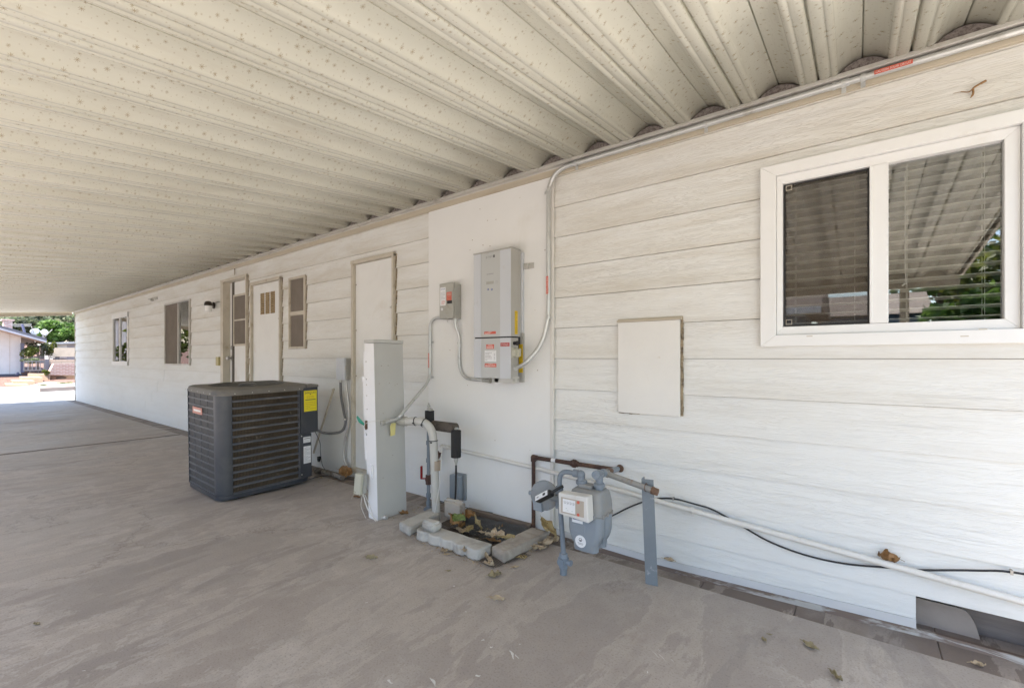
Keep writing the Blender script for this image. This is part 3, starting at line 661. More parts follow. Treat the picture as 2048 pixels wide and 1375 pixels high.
q=MB(); q.lathe((a+0.07,y,W(462,695,y).z),(0,-1,0),[(0,0.026),(0.012,0.026),(0.016,0.02),(0.017,0)],14); q.build('deadbolt',M['steel'],so,smooth=True)
so,a,b,y=door(d2,0.0,'white closet door with three slotted brass vents near its top',0.022)
vz1,vz0=W(536,584).z,W(536,627).z
for i,(pa,pb) in enumerate(((521.5,529),(531.5,539.2),(541.5,550))):
    xa,xb=W(pa,600,y).x,W(pb,600,y).x; q=MB(); nn=12
    for k in range(nn):
        zz=vz0+(vz1-vz0)*k/nn; q.obox(((xa+xb)/2,y-0.003,zz+0.008),((xb-xa)/2,0,0),(0,0.004,-0.004),(0,0.001,0.003))
    q.box(xa,xb,y-0.0015,y+0.001,vz0,vz1,1); q.build('vent',[M['brass'],M['caulk']],so)
q=MB(); p=W(559,637,y); q.lathe((p.x,y,p.z),(0,-1,0),[(0,0.015),(0.01,0.014),(0.011,0)],12); q.build('door_lock',M['steel'],so)
so,a,b,y=door(d3,0.0,'tall plain white utility door behind the pedestal',0.030)
q=MB(); p=W(785,614,y); q.lathe((p.x,y,p.z),(0,-1,0),[(0,0.014),(0.012,0.013),(0.013,0)],12); q.box(p.x-0.022,p.x+0.004,y-0.014,y-0.010,p.z-0.006,p.z+0.002); q.build('door_latch',M['steel'],so)
for zz in(0.55,1.0,1.45,1.9): q=MB(); q.lathe((a+0.012,y,zz),(0,-1,0),[(0,0.006),(0.003,0.005),(0.004,0)],8); q.build('screw',M['caulk'],so)
q=MB(); vx0=W(729,860,y).x
for k in range(11):
    zz=W(730,866,y).z-k*(W(730,866,y).z-W(730,912,y).z)/11; q.box(vx0,vx0+0.05,y-0.003,y+0.0,zz-0.006,zz+0.004)
q.build('louvre_vent',M['trim'],so)
# square access hatch
hx0,hx1=W(1239,730).x,W(1362,730).x; q=MB(); q.box(hx0,hx1,D-0.022,D+0.002,0.846,1.392); 
ho=q.build('access_hatch',M['hatchp'],house,bevel=0.002); ho['label']='plain white access panel screwed to the siding'
q=MB(); q.box(hx0-0.004,hx1+0.012,D-0.030,D+0.002,1.393,1.404); q.box(hx0-0.004,hx1+0.012,D-0.016,D+0.002,1.405,1.412); q.build('drip_cap',M['fascia'],ho)
q=MB(); z=0.85
while z<1.39:
    h_=0.005+0.02*rc.random(); q.box(hx1+0.001,hx1+0.012+0.004*rc.random(),D-0.010-0.004*rc.random(),D+0.002,z,z+h_); z+=h_*1.05
q.build('caulk_bead',M['caulk'],ho); q=MB()
x=hx0
while x<hx0+0.12:
    h_=0.012+0.02*rc.random(); q.box(x,x+h_*0.8,D-0.012,D+0.002,0.838+0.004*rc.random(),0.845); x+=h_
q.build('caulk_bead',M['caulk'],ho)

# ================================================================== CARPORT ROOF
P=0.3255; XS0=0.0175; SL=0.098; ZR=2.474; YO=-1.47; RX1=0.87
PROF=[(0.0,.064),(0.004,.064),(0.012,.050),(0.05,.048),(0.10,.044),(0.15,.037),(0.20,.028),(0.24,.018),(0.262,.014),(0.275,.005),(0.29,.002),(0.31,0),(0.335,0),(0.345,.0028),(0.36,.0028),(0.37,0),(0.45,0),(0.475,.003),(0.485,.008),(0.492,.019),(0.508,.019),(0.515,.008),(0.525,.003),(0.55,0),(0.63,0),(0.64,.0028),(0.655,.0028),(0.665,0),(0.70,0),(0.715,.002),(0.728,.005),(0.74,.012),(0.765,.018),(0.80,.028),(0.85,.037),(0.90,.044),(0.95,.048),(0.988,.050),(0.996,.064)]
def zroof(y): return ZR-SL*(D-y)
carport=thing('carport','long corrugated metal carport roof with gold stars on its cream underside','carport',(-8,-0.5,0))
k0=int(math.floor((XE0-XS0)/P)); prof=[]
for k in range(k0,4):
    for t_,z_ in PROF:
        x=XS0+(k+t_)*P
        if XE0-0.03<=x<=RX1: prof.append((x,z_))
rb=MB(); ys=[D-0.004,1.6,0.6,-0.4,YO]; npf=len(prof)
for y in ys:
    for x,z_ in prof: rb.v.append((x,y,zroof(y)+z_))
for j in range(len(ys)-1):
    for i in range(npf-1):
        a=j*npf+i; rb.face([a,a+1,a+1+npf,a+npf])
ro=rb.build('roof_deck',M['stars'],carport,smooth=True,angle=50)
so_=ro.modifiers.new('thick','SOLIDIFY'); so_.thickness=0.0012; so_.offset=-1
# make sure the sheet's thickness grows upwards
tp=MB(); tp.prism([(XE0-0.03,YO,zroof(YO)+0.085),(XE0-0.03,D+0.1,zroof(D)+0.085),(XE0-0.03,D+0.1,zroof(D)+0.10),(XE0-0.03,YO,zroof(YO)+0.10)],(RX1-XE0+0.03,0,0)); tp.build('roof_cover',paint('white_roof_top',(0.7,0.7,0.68),0.6),carport)
for k in range(k0,3):
    xa=XS0+k*P; lo,hi=-0.30,0.285; pts=[]
    zz=lambda t: next(z1_+(z2_-z1_)*((t%1)-t1)/(t2-t1) for (t1,z1_),(t2,z2_) in zip(PROF,PROF[1:]+[(1.0,.064)]) if t1<=(t%1)<=t2)
    m_=22; X=[xa+P*(lo+(hi-lo)*i/m_) for i in range(m_+1)]
    if X[0]<XE0 or X[-1]>RX1: continue
    top=[(x,min(0.046,max(zz(lo+(hi-lo)*i/m_)-0.003,0.001))) for i,x in enumerate(X)]
    fp=MB(); fp.prism([(x,D-0.050,ZR-0.005+z_) for x,z_ in top]+[(X[-1],D-0.050,ZR-0.010),(X[0],D-0.050,ZR-0.010)],(0,0.030,0)); fp.build('foam_closure',M['foamplug'],carport)
rl=MB(); rl.box(XE0,RX1,D-0.058,D-0.024,ZR-0.022,ZR-0.009); rl.box(XE0,RX1,D-0.062,D-0.052,ZR-0.020,ZR-0.002); rl.box(XE0,RX1,D-0.0239,D-0.0165,ZR-0.030,ZR-0.004)
rl.build('wall_rail',M['alu'],carport,bevel=0.001,seg=1)
bm_=MB()
bm_.prism([(XE0-0.09,YO,zroof(YO)-0.115),(XE0-0.09,D-0.06,zroof(D)-0.10),(XE0-0.09,D-0.06,zroof(D)+0.08),(XE0-0.09,YO,zroof(YO)+0.08)],(0.05,0,0))
bm_.build('end_beam',M['fascia'],carport)
bm_=MB(); bm_.box(XE0-0.09,RX1,YO-0.06,YO-0.001,zroof(YO)-0.11,zroof(YO)+0.09); bm_.box(XE0-0.09,RX1,YO-0.17,YO-0.061,zroof(YO)-0.05,zroof(YO)-0.035); bm_.box(XE0-0.09,RX1,YO-0.18,YO-0.171,zroof(YO)-0.05,zroof(YO)+0.08); bm_.build('gutter_beam',M['trim'],carport)
bm_=MB(); bm_.prism([(RX1+0.001,YO,zroof(YO)-0.02),(RX1+0.001,D-0.06,zroof(D)-0.02),(RX1+0.001,D-0.06,zroof(D)+0.10),(RX1+0.001,YO,zroof(YO)+0.10)],(0.02,0,0)); bm_.build('end_fascia',M['trim'],carport)
for px_ in(0.42,-3.2,-6.8,-10.4,-14.0,-17.3):
    q=MB(); q.box(px_-0.04,px_+0.04,YO-0.055,YO+0.02,0.004,zroof(YO)-0.11); q.box(px_-0.08,px_+0.08,YO-0.09,YO+0.06,-0.001,0.004); q.build('post',M['trim'],carport,bevel=0.004)

# ================================================================== WALL GEAR
# white plywood backing board
bx0,bx1=W(858,700,D-0.012).x,W(1101,700,D-0.012).x
bo=thing('backing_board','tall white plywood sheet behind the grey electrical cabinets','board',((bx0+bx1)/2,D,0))
q=MB(); q.box(bx0,bx1,D-0.018,D-0.0045,-0.004,2.401); q.build('sheet',M['board'],bo,bevel=0.001,seg=1)
q=MB(); q.box(bx1+0.002,bx1+0.028,D-0.024,D-0.0045,0.0,2.401); q.build('edge_batten',M['pvcw'],bo,bevel=0.002,seg=1)
q=MB(); rr=random.Random(5)
for px_,py_ in((960,418),(975,441),(992,439),(966,490),(945,480),(980,492),(1070,620),(935,770),(1075,740),(900,700),(1090,500),(1040,395),(940,500),(1060,900),(990,880),(940,1010)):
    p=W(px_,py_,D-0.018); r_=0.0022+0.002*rr.random(); q.lathe((p.x,D-0.018,p.z),(0,-1,0),[(0,r_),(0.0015,r_*0.8),(0.0016,0)],8)
q.build('nail_hole',M['tape'],bo)

def conduit(name,label,cat,pts,r,mat,parts=(),seg=14,smooth=True,group=None):
    t=thing(name,label,cat,pts[0],group)
    q=MB(); q.tube(pts,r,seg); q.build('pipe',mat,t,smooth=smooth)
    return t
def strap(parent,p,axis,r,mat,ears=None,name='strap'):
    q=MB(); ax=Vector(axis).normalized(); q.lathe(Vector(p)-ax*0.009,ax,[(0,r+0.001),(0.001,r+0.0035),(0.017,r+0.0035),(0.018,r+0.001)],14)
    if ears: e=Vector(ears); q.obox(Vector(p)+e*(r+0.012)+YV*r*0.8,e*0.012,ax*0.009,YV*0.0015)
    q.build(name,mat,parent)
# solar conduit along the eave, down the wall and into the inverter
yc=D-0.040; zc_=2.432
pa=[Vector((1.2,yc,zc_)),Vector((W(1148,328,yc).x,yc,zc_)),W(1112,345,yc),W(1097,385,yc)]
xv=W(1097,500,yc).x
path=[Vector((1.2,yc,zc_)),Vector((xv,yc,zc_)),Vector((xv,yc,W(1097,632,yc).z)),W(1084,690,yc-0.02),WX(1046,731,-1.79),WX(1030,735,-1.885)]
pth=roundpath(path,[0.17,0.05,0.12,0.05],9)
sc=conduit('conduit','long galvanised conduit along the eave that bends down into the tall grey cabinet','conduit',pth,0.0148,M['emt'])
for x in(W(1726,165).x,W(1415,248).x,W(1158,322).x,-0.05): strap(sc,(x,yc,zc_),XV,0.0148,M['emt'],-ZV)
strap(sc,(xv,yc,W(1097,383,yc).z),ZV,0.0148,M['emt'],-XV); 
q=MB(); q.lathe((xv,yc,W(1097,637,yc).z),ZV,[(0,0.0135),(0.001,0.019),(0.012,0.019),(0.013,0.0155),(0.03,0.0155),(0.031,0.013)],14); q.build('coupling',M['emt'],sc,smooth=True)
xk=W(1683,175,yc).x; q=MB(); q.lathe((xk-0.035,yc,zc_),XV,[(0,0.013),(0.001,0.018),(0.014,0.018),(0.015,0.016),(0.05,0.016),(0.051,0.018),(0.064,0.018),(0.065,0.013)],14); q.build('coupling',M['emt'],sc,smooth=True)
q=MB(); pe=pth[-1]; dr=(pth[-1]-pth[-3]).normalized(); q.lathe(pe-dr*0.03,dr,[(0,0.0135),(0.001,0.017),(0.014,0.017),(0.015,0.020),(0.028,0.021),(0.03,0.0135)],14); q.build('connector',M['emt'],sc,smooth=True)
xa,xb=W(1748,148,yc).x,W(1825,133,yc).x
sticker('warning_label',sc,(xa,yc-0.0168,zc_-0.010),XV,ZV,xb-xa,0.018,M['red'],[('t','CAUTION: SOLAR CIRCUIT',0.5,0.5,0.55,0.92,1)],extra=[M['inkw']])
za,zb2=W(1096,588,yc).z,W(1096,553,yc).z
sticker('warning_label',sc,(xv+0.009,yc-0.0168,za),ZV,-XV,zb2-za,0.018,M['red'],[('t','CAUTION: SOLAR CIRCUIT',0.5,0.5,0.55,0.92,1)],extra=[M['inkw']])

# inverter
iv=thing('power_inverter','tall grey wall cabinet with red warning labels on the white board','inverter',(-2.05,D-0.02,1.03))
fx0,fx1,fy,fz0,fz1,zs=-2.222,-1.882,2.444,1.035,1.925,1.322
yb=D-0.045
def cabinet(z0,z1,yb_,nm,lab):
    q=MB(); s1,s2=fx0+0.068,fx1-0.095; 
    q.box(s1,s2,fy+0.003,yb_,z0,z1,1); q.box(fx0,s1-0.0005,fy,yb_,z0,z1,0); q.box(s2+0.0005,fx1-0.001,fy,yb_,z0,z1,0); q.box(fx1-0.001,fx1,fy+0.003,yb_,z0+0.001,z1-0.001,2)
    o=q.build(nm,[M['invb'],M['invf'],M['invs']],iv,bevel=0.0012,seg=1); return o
up_=cabinet(zs+0.004,fz1,yb,'upper_cover',''); lo_=cabinet(fz0,zs-0.006,yb-0.03,'lower_cover','')
q=MB(); q.box(fx0+0.004,fx1-0.004,fy+0.008,yb-0.031,zs-0.0055,zs+0.0035); q.box(fx1-0.03,fx1-0.004,yb-0.029,yb-0.002,zs-0.05,zs+0.003); q.build('seam_gasket',M['black'],iv)
q=MB(); q.box(fx0-0.003,fx1+0.002,fy-0.004,yb,fz1+0.0005,fz1+0.010); 
for i in range(10): q.box(fx1-0.022,fx1+0.001,fy+0.004+i*0.011,fy+0.010+i*0.011,fz1+0.0105,fz1+0.014)
q.build('top_cap',M['invs'],iv,bevel=0.002)
q=MB(); q.box(fx0+0.02,fx1+0.012,yb+0.001,D-0.020,fz0+0.32,fz1-0.005); q.build('heat_sink',M['invb'],iv,bevel=0.002)
q=MB(); q.box(fx1-0.045,fx1+0.014,D-0.0385,D-0.0195,fz0-0.03,fz0+0.318); q.build('back_rail',M['invs'],iv,bevel=0.001,seg=1)
zt=W(1065,530,D-0.03).z; q=MB(); q.box(fx1+0.014,fx1+0.05,D-0.032,D-0.019,zt-0.020,zt+0.020); q.box(fx1+0.052,fx1+0.098,D-0.023,D-0.0185,zt-0.020,zt+0.020); q.lathe((fx1+0.078,D-0.023,zt+0.004),-YV,[(0,0.007),(0.003,0.006),(0.0035,0)],10); q.build('mounting_bracket',M['alu'],iv,bevel=0.001,seg=1)
q=MB(); q.box(fx1-0.16,fx1-0.002,fy+0.02,fy+0.045,fz0-0.030,fz0-0.001); q.box(fx1-0.001,fx1+0.002,fy+0.02,yb-0.02,fz0-0.03,fz0+0.012)
q.build('bottom_bracket',M['pvc'],iv)
q=MB()
for yy in(fy+0.035,fy+0.085): q.lathe((fx1+0.002,yy,fz0-0.010),XV,[(0,0.011),(0.003,0.010),(0.004,0)],12)
q.box(fx0+0.155,fx0+0.215,fy+0.02,fy+0.06,fz0-0.028,fz0-0.002)
q.build('bracket_bolt',M['disc'],iv)
q=MB(); cy,cz=WX(1029,700,fx1).y,WX(1029,705,fx1).z
q.obox((fx1+0.005,cy-0.004,cz),(0.005,0,0),(0,0.030,0),(0,0,0.036)); q.lathe((fx1+0.010,cy,cz),XV,[(0,0.033),(0.018,0.031),(0.019,0.0)],22); q.obox((fx1+0.036,cy,cz),(0.012,0,0),(0,0.012,0.004),(0,0,0.026)); q.build('rotary_switch',M['beigebox'],iv,bevel=0.002)
q=MB(); p=WX(1028,686,fx1); q.lathe((fx1,p.y,p.z),XV,[(0,0.012),(0.012,0.012),(0.014,0.006),(0.022,0.006),(0.024,0.016),(0.030,0.016),(0.031,0)],12); q.build('cable_gland',M['black'],iv)
# writing on the cabinet
fw=fx1-fx0; yq=fy+0.0028
def lab(nm,px0,py0,px1,py1,mat,items,extra,parent=iv,y=None):
    y=y or yq; a=W(px0,py1,y); b=W(px1,py0,y); b2=W(px1,py1,y)
    zlo=W(px0,py1,y).z; zhi=W(px0,py0,y).z
    return sticker(nm,parent,(a.x,y,zlo),XV,ZV,b.x-a.x,zhi-zlo,mat,items,extra=extra)
def bars(x0,x1,y0,y1,n,mi,rnd,fill=0.5):
    out=[]
    for i in range(n):
        yy=y1-(y1-y0)*(i+0.5)/n; hh=(y1-y0)/n*fill/2; x=x0
        while x<x1-0.02:
            L_=min(rnd.uniform(0.04,0.16),x1-x); out.append(('b',x,yy-hh,x+L_,yy+hh,mi)); x+=L_+0.025
            if rnd.random()<0.08: break
    return out
rn=random.Random(2)
lab('logo',972,512,990,518,M['invf'],[('t','s  r  e  v',0.38,0.5,0.75,0.70,1),('b',0.82,0.1,0.98,0.95,1)],[M['ink']])
lab('model_name',973,547,988,551,M['invf'],bars(0.05,0.95,0.2,0.85,1,1,rn,0.8),[M['inkg']])
lab('display',972.5,563.5,987.5,569,M['disc'],[],[])
lab('indicator_lights',991,560,996,568,M['invf'],[('b',0.1+0.5*i,0.1+0.3*j,0.3+0.5*i,0.25+0.3*j,1) for i in(0,1) for j in(0,1,2)],[M['inkg']])
for px_ in(976,983.5):
    p=W(px_,578.5,yq); q=MB(); q.lathe((p.x,yq,p.z),-YV,[(0,0.0078),(0.0012,0.0072),(0.0013,0)],14); q.lathe((p.x,yq-0.0014,p.z),-YV,[(0,0.0030),(0.0006,0.0030),(0.0007,0)],10,1); q.build('push_button',[M['inkb'],M['paper']],iv)
lab('warning_label',968.5,663,991.8,668.3,M['red'],[('t','WARNING',0.5,0.76,0.34,0.36,1)]+bars(0.06,0.94,0.08,0.52,2,1,rn),[M['inkw']])
lab('warning_label',972.5,688.5,988,697.3,M['red'],[('t','WARNING',0.5,0.8,0.22,0.6,1)]+bars(0.08,0.92,0.08,0.62,3,1,rn),[M['inkw']])
lab('rating_label',969.5,700.5,992.5,722.5,M['paper'],[('t','PHOTOVOLTAIC SYSTEM',0.5,0.92,0.055,0.8,1)]+bars(0.06,0.62,0.08,0.84,6,1,rn,0.35)+[('b',0.80,0.16+0.13*i,0.92,0.20+0.13*i,1) for i in range(5)],[M['inkg']])
lab('warning_label',969.5,726.5,992.8,733.5,M['red'],[('t','WARNING',0.5,0.83,0.2,0.35,1)]+bars(0.06,0.94,0.08,0.62,3,1,rn),[M['inkw']])
o=lab('warning_label',1001,685,1019,692.5,M['darkred'],[('t','PHOTOVOLTAIC',0.5,0.68,0.26,0.8,1),('t','AC DISCONNECT',0.5,0.30,0.26,0.84,1)],[M['inkw']],y=fy-0.0002)
a=WX(1028.2,668,fx1); b=WX(1028.2,620.5,fx1); c_=WX(1036,668,fx1)
sticker('caution_label',iv,(fx1+0.0003,c_.y,a.z),-YV,ZV,-(a.y-c_.y),b.z-a.z,M['orangeY'],[],extra=[]) if False else None
def side_label(py0,py1,ya,ybk,x,mat):
    z0_,z1_=WX(1030,py1,x).z,WX(1030,py0,x).z
    sticker('caution_label',iv,(x+0.0004,ya,z0_),YV,ZV,ybk-ya,z1_-z0_,mat,bars(0.12,0.9,0.05,0.95,10,1,rn,0.3),extra=[M['inkgy']])
side_label(621,668,fy+0.045,fy+0.078,fx1,M['orangeY'])
z0_,z1_=W(1048,745,D-0.0385).z,W(1048,688,D-0.0385).z
sticker('caution_label',iv,(fx1-0.022,D-0.0386,z0_),XV,ZV,0.036,z1_-z0_,M['orangeY'],bars(0.12,0.9,0.03,0.97,12,1,rn,0.3),extra=[M['inkgy']])

# disconnect switch
dx0,dx1,dy,dz0,dz1=-2.644,-2.485,2.504,1.485,1.762
ds=thing('disconnect_switch','small grey lever switch box left of the tall cabinet','switch box',(-2.56,D,1.485))
q=MB(); q.box(dx0,dx1,dy+0.012,D-0.019,dz0,dz1-0.008); q.build('box',M['disc'],ds,bevel=0.002)
q=MB(); q.box(dx0-0.001,dx1-0.006,dy,dy+0.011,dz0+0.002,dz1); q.box(dx0-0.001,dx1-0.006,dy,dy+0.03,dz1,dz1+0.003); q.build('cover',M['disc'],ds,bevel=0.0015,seg=1)
q=MB(); hx=dx1; zc=(dz0+dz1)/2+0.03
pl=[(hx+0.001,dy-0.018,zc+0.045),(hx+0.001,dy+0.01,zc+0.072),(hx+0.001,dy+0.06,zc+0.030),(hx+0.001,dy+0.066,zc+0.0),(hx+0.001,dy+0.02,zc-0.035),(hx+0.001,dy-0.016,zc-0.035)]
q.prism(pl,(0.008,0,0)); q.box(hx-0.002,hx+0.009,dy-0.022,dy-0.017,zc-0.034,zc+0.045); q.lathe((hx+0.009,dy+0.045,zc+0.006),XV,[(0,0.008),(0.004,0.007),(0.005,0)],10); q.build('lever',M['disc'],ds,bevel=0.001,seg=1)
q=MB(); q.box(dx1-0.068,dx1-0.020,dy-0.006,dy-0.0005,zc-0.052,zc-0.028); q.build('lever_tip',M['black'],ds)
q=MB(); q.obox(((dx0+dx1)/2+0.02,dy-0.001,dz0+0.008),(0.012,0,0),(0,0.003,0),(0,0,0.004)); q.tube([((dx0+dx1)/2+0.01,dy+0.002,dz0+0.004),((dx0+dx1)/2+0.008,dy-0.002,dz0-0.016),((dx0+dx1)/2+0.014,dy-0.002,dz0-0.028),((dx0+dx1)/2+0.018,dy-0.002,dz0-0.004)],0.002,6); q.build('hasp',M['steel'],ds)
wq=dx1-dx0
sticker('maker_label',ds,(dx0+0.008,dy-0.0002,dz0+0.105),XV,ZV,0.062,0.145,M['paper'],[('t','EATON',0.5,0.90,0.075,0.8,2)]+bars(0.1,0.9,0.32,0.76,6,1,rn,0.3)+bars(0.25,0.9,0.06,0.28,4,3,rn,0.4),extra=[M['inkg'],M['inkb'],M['red']])
sticker('warning_label',ds,(dx0+0.080,dy-0.0002,zc-0.026),XV,ZV,0.055,0.065,M['red'],[('b',0.1,0.55,0.9,0.9,1)]+bars(0.15,0.85,0.1,0.5,3,1,rn),extra=[M['salmon']])
q=MB(); q.lathe((dx0+0.028,dy-0.0002,dz0+0.078),-YV,[(0,0.011),(0.0006,0.011),(0.0007,0)],16); q.lathe((dx0+0.028,dy-0.001,dz0+0.078),-YV,[(0,0.004),(0.0004,0.004),(0.0005,0)],10,1); q.build('inspection_seal',[M['paper'],M['inkg']],ds)

# conduit from switch down and over to inverter foot
p0=Vector((dx1-0.018,dy+0.035,dz0)); 
pts=[p0,Vector((p0.x,p0.y,dz0-0.055)),Vector((p0.x+0.012,D-0.035,dz0-0.13)),Vector((p0.x+0.012,D-0.035,W(930,757,D-0.035).z)),W(976,760,D-0.035)]
pth=roundpath(pts,[0.03,0.05,0.17],9)
cd=conduit('conduit','short galvanised conduit hanging from the switch box and bending right below the tall cabinet','conduit',pth,0.0125,M['emt'])
q=MB(); q.lathe(p0,-ZV,[(0,0.018),(0.006,0.018),(0.007,0.021),(0.016,0.021),(0.017,0.0165),(0.035,0.0165),(0.036,0.013)],14); q.build('connector',M['emt'],cd,smooth=True)
q=MB(); e=pth[-1]; q.lathe(e-XV*0.05,XV,[(0,0.013),(0.001,0.016),(0.055,0.016),(0.056,0.021),(0.075,0.021),(0.078,0.0)],14); q.build('elbow_fitting',M['disc'],cd,smooth=True)
strap(cd,(p0.x+0.012,D-0.035,W(917,686,D-0.03).z),ZV,0.0125,M['emt'],None)
# conduit from switch left, down and across to the pedestal
q0=Vector((dx0,dy+0.05,dz0+0.022)); yv=D-0.036; xl=W(860,700,yv).x
e1=WX(793,838,-2.745); e2=WX(764,846,-2.752)
pts=[q0,Vector((xl,yv,dz0+0.018)),Vector((xl,yv,W(860,760,yv).z)),WX(800,832,-2.69),e1,e2]
pth=roundpath(pts,[0.09,0.10,0.02,0.02],8)
cd=conduit('conduit','galvanised conduit curving down from the switch box to the white pedestal','conduit',pth,0.0125,M['emt'])
for py_ in(684,762-8): strap(cd,(xl,yv,W(860,py_,yv).z),ZV,0.0125,M['emt'],XV)
q=MB(); q.lathe(e2+Vector((-0.006,-0.008,0)),(e1-e2),[(0,0.008),(0.008,0.021),(0.03,0.021),(0.031,0.017),(0.075,0.017),(0.076,0.0135)],14); q.build('elbow_fitting',M['disc'],cd,smooth=True)
sticker('warning_label',cd,(xl+0.006,yv-0.0150,W(857,735,yv).z),ZV,-XV,W(857,706,yv).z-W(857,735,yv).z,0.012,M['red'],[('t','CAUTION: SOLAR CIRCUIT',0.5,0.5,0.55,0.92,1)],extra=[M['inkw']])

# ================================================================== PEDESTAL
pd=thing('utility_pedestal','tall narrow white metal power pedestal on the concrete in front of the utility door','pedestal',(-2.81,2.13,0))
def ped(x0,x1,y0,y1,z0,z1,m,lean=0.024,mb=None):
    mb=mb or MB(); l0,l1=-lean*z0,-lean*z1; k0,k1=-0.010*z0,-0.010*z1
    mb.hexa([(x0+l0,y0+k0,z0),(x1+l0,y0+k0,z0),(x1+l0,y1+k0,z0),(x0+l0,y1+k0,z0),(x0+l1,y0+k1,z1),(x1+l1,y0+k1,z1),(x1+l1,y1+k1,z1),(x0+l1,y1+k1,z1)],m); return mb
px0,px1,py0,py1=-2.862,-2.752,2.0,2.262
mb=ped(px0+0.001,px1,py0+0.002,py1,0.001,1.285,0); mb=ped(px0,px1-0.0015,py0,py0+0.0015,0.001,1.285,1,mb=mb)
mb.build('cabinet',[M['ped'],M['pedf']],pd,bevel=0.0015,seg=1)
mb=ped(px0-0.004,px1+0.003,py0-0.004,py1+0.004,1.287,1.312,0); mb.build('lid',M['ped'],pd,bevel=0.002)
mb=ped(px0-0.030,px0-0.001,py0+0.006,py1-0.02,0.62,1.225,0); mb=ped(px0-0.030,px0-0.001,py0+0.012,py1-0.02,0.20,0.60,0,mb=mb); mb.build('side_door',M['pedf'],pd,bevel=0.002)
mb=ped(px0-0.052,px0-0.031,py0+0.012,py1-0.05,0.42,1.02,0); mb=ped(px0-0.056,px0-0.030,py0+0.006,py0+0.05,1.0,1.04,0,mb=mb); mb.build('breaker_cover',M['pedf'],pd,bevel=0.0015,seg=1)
q=MB()
for zz,yy in((1.12,0.05),(1.12,0.11),(0.99,0.03),(0.98,0.19),(0.99,0.12),(0.97,0.17),(0.77,0.06),(0.78,0.17),(0.45,0.14),(0.3,0.05)):
    q.lathe((px1-0.024*zz+0.0008,py0+yy,zz),XV,[(0,0.003),(0.001,0.0026),(0.0011,0)],8)
for zz in(1.15,1.02,0.98,0.80,0.90): q.lathe((px0-0.024*zz+0.012,py0-0.010*zz,zz),-YV,[(0,0.004),(0.002,0.0035),(0.003,0)],8)
q.build('screw',M['caulk'],pd)
q=MB(); q.tube([(px0-0.024*0.66+0.004,py0-0.014,0.70),(px0-0.014,py0-0.020,0.672),(px0-0.012,py0-0.014,0.65)],0.006,8); q.box(px0-0.024,px0-0.004,py0-0.014,py0-0.004,0.655,0.715); q.build('hasp',M['rust'],pd)
q=MB(); q.box(px0+0.035,px0+0.065,py0-0.016,py0-0.006,0.30,0.40); q.lathe((px0+0.05,py0-0.016,0.36),-YV,[(0,0.006),(0.003,0.005),(0.004,0)],8); q.build('mounting_plate',M['pedf'],pd)
rz=random.Random(4)
# telephone box hanging on the pedestal
a=W(724,975,1.955); bx=thing('telephone_box','small beige plastic box hanging on the pedestal front','utility box',(px0,1.97,0.19))
def tilted(x0,x1,y0,y1,z0,z1,lx=0.05,ly=0.06):
    mb=MB(); f=lambda x,y,z:(x+(z-z0)*lx,y-(y-y0)*0+(z-z0)*ly,z); mb.hexa([f(x0,y0,z0),f(x1,y0,z0),f(x1,y1,z0),f(x0,y1,z0),f(x0,y0,z1),f(x1,y0,z1),f(x1,y1,z1),f(x0,y1,z1)]); return mb
tilted(-2.930,-2.850,1.915,1.940,0.185,0.335).build('cover',M['beigebox'],bx,bevel=0.006)
tilted(-2.926,-2.848,1.942,1.972,0.190,0.330).build('base',M['disc'],bx,bevel=0.004)
q=MB()
for xx,zz in((-2.92,0.205),(-2.905,0.20),(-2.86,0.19)): q.lathe((xx,1.916,zz),-YV,[(0,0.004),(0.002,0.004),(0.003,0)],8)
q.build('screw',M['caulk'],bx)
wp=[(-2.86,1.95,0.19),(-2.85,1.965,0.12),(-2.82,1.975,0.06),(-2.76,1.98,0.02),(-2.735,1.985,0.010)]
q=MB(); q.tube(spline(wp),0.0035,8); o=q.build('wire',M['wire'],None,smooth=True); tag(o,'white wire pair hanging from the beige box down to the pedestal foot','wire')
q=MB(); q.tube(spline([(-2.845,1.955,0.185),(-2.852,1.985,0.13),(-2.80,1.975,0.085),(-2.765,1.972,0.03),(-2.74,1.972,0.008)]),0.0025,8); q.tube(spline([(-2.865,1.95,0.18),(-2.885,1.95,0.10),(-2.875,1.97,0.03),(-2.86,1.975,0.004)]),0.002,8)
o=q.build('wire',M['wire'],None,smooth=True); tag(o,'thin loose wire looping over the pedestal foot','wire')
q=MB(); q.tube(spline([G(735,978)+Vector((0,0,0.03)),G(722,978)+Vector((0,0,0.03)),G(708,988)+Vector((0,0,0.004)),G(703,998)+Vector((0,0,0.003))]),0.0015,6); o=q.build('wire',M['wire'],None,smooth=True); tag(o,'thin wire arching onto the floor left of the pedestal','wire')
q=MB(); c0=G(768,1039); q.lathe((c0.x-0.02,c0.y,0.012),(1,0.3,0.2),[(0,0.010),(0.02,0.012),(0.021,0.017),(0.04,0.017),(0.041,0.0)],10); q.box(c0.x-0.045,c0.x-0.015,c0.y-0.012,c0.y+0.012,0.001,0.02); o=q.build('ground_clamp',M['alu'],None); tag(o,'small metal clamp on the floor at the pedestal foot','clamp')
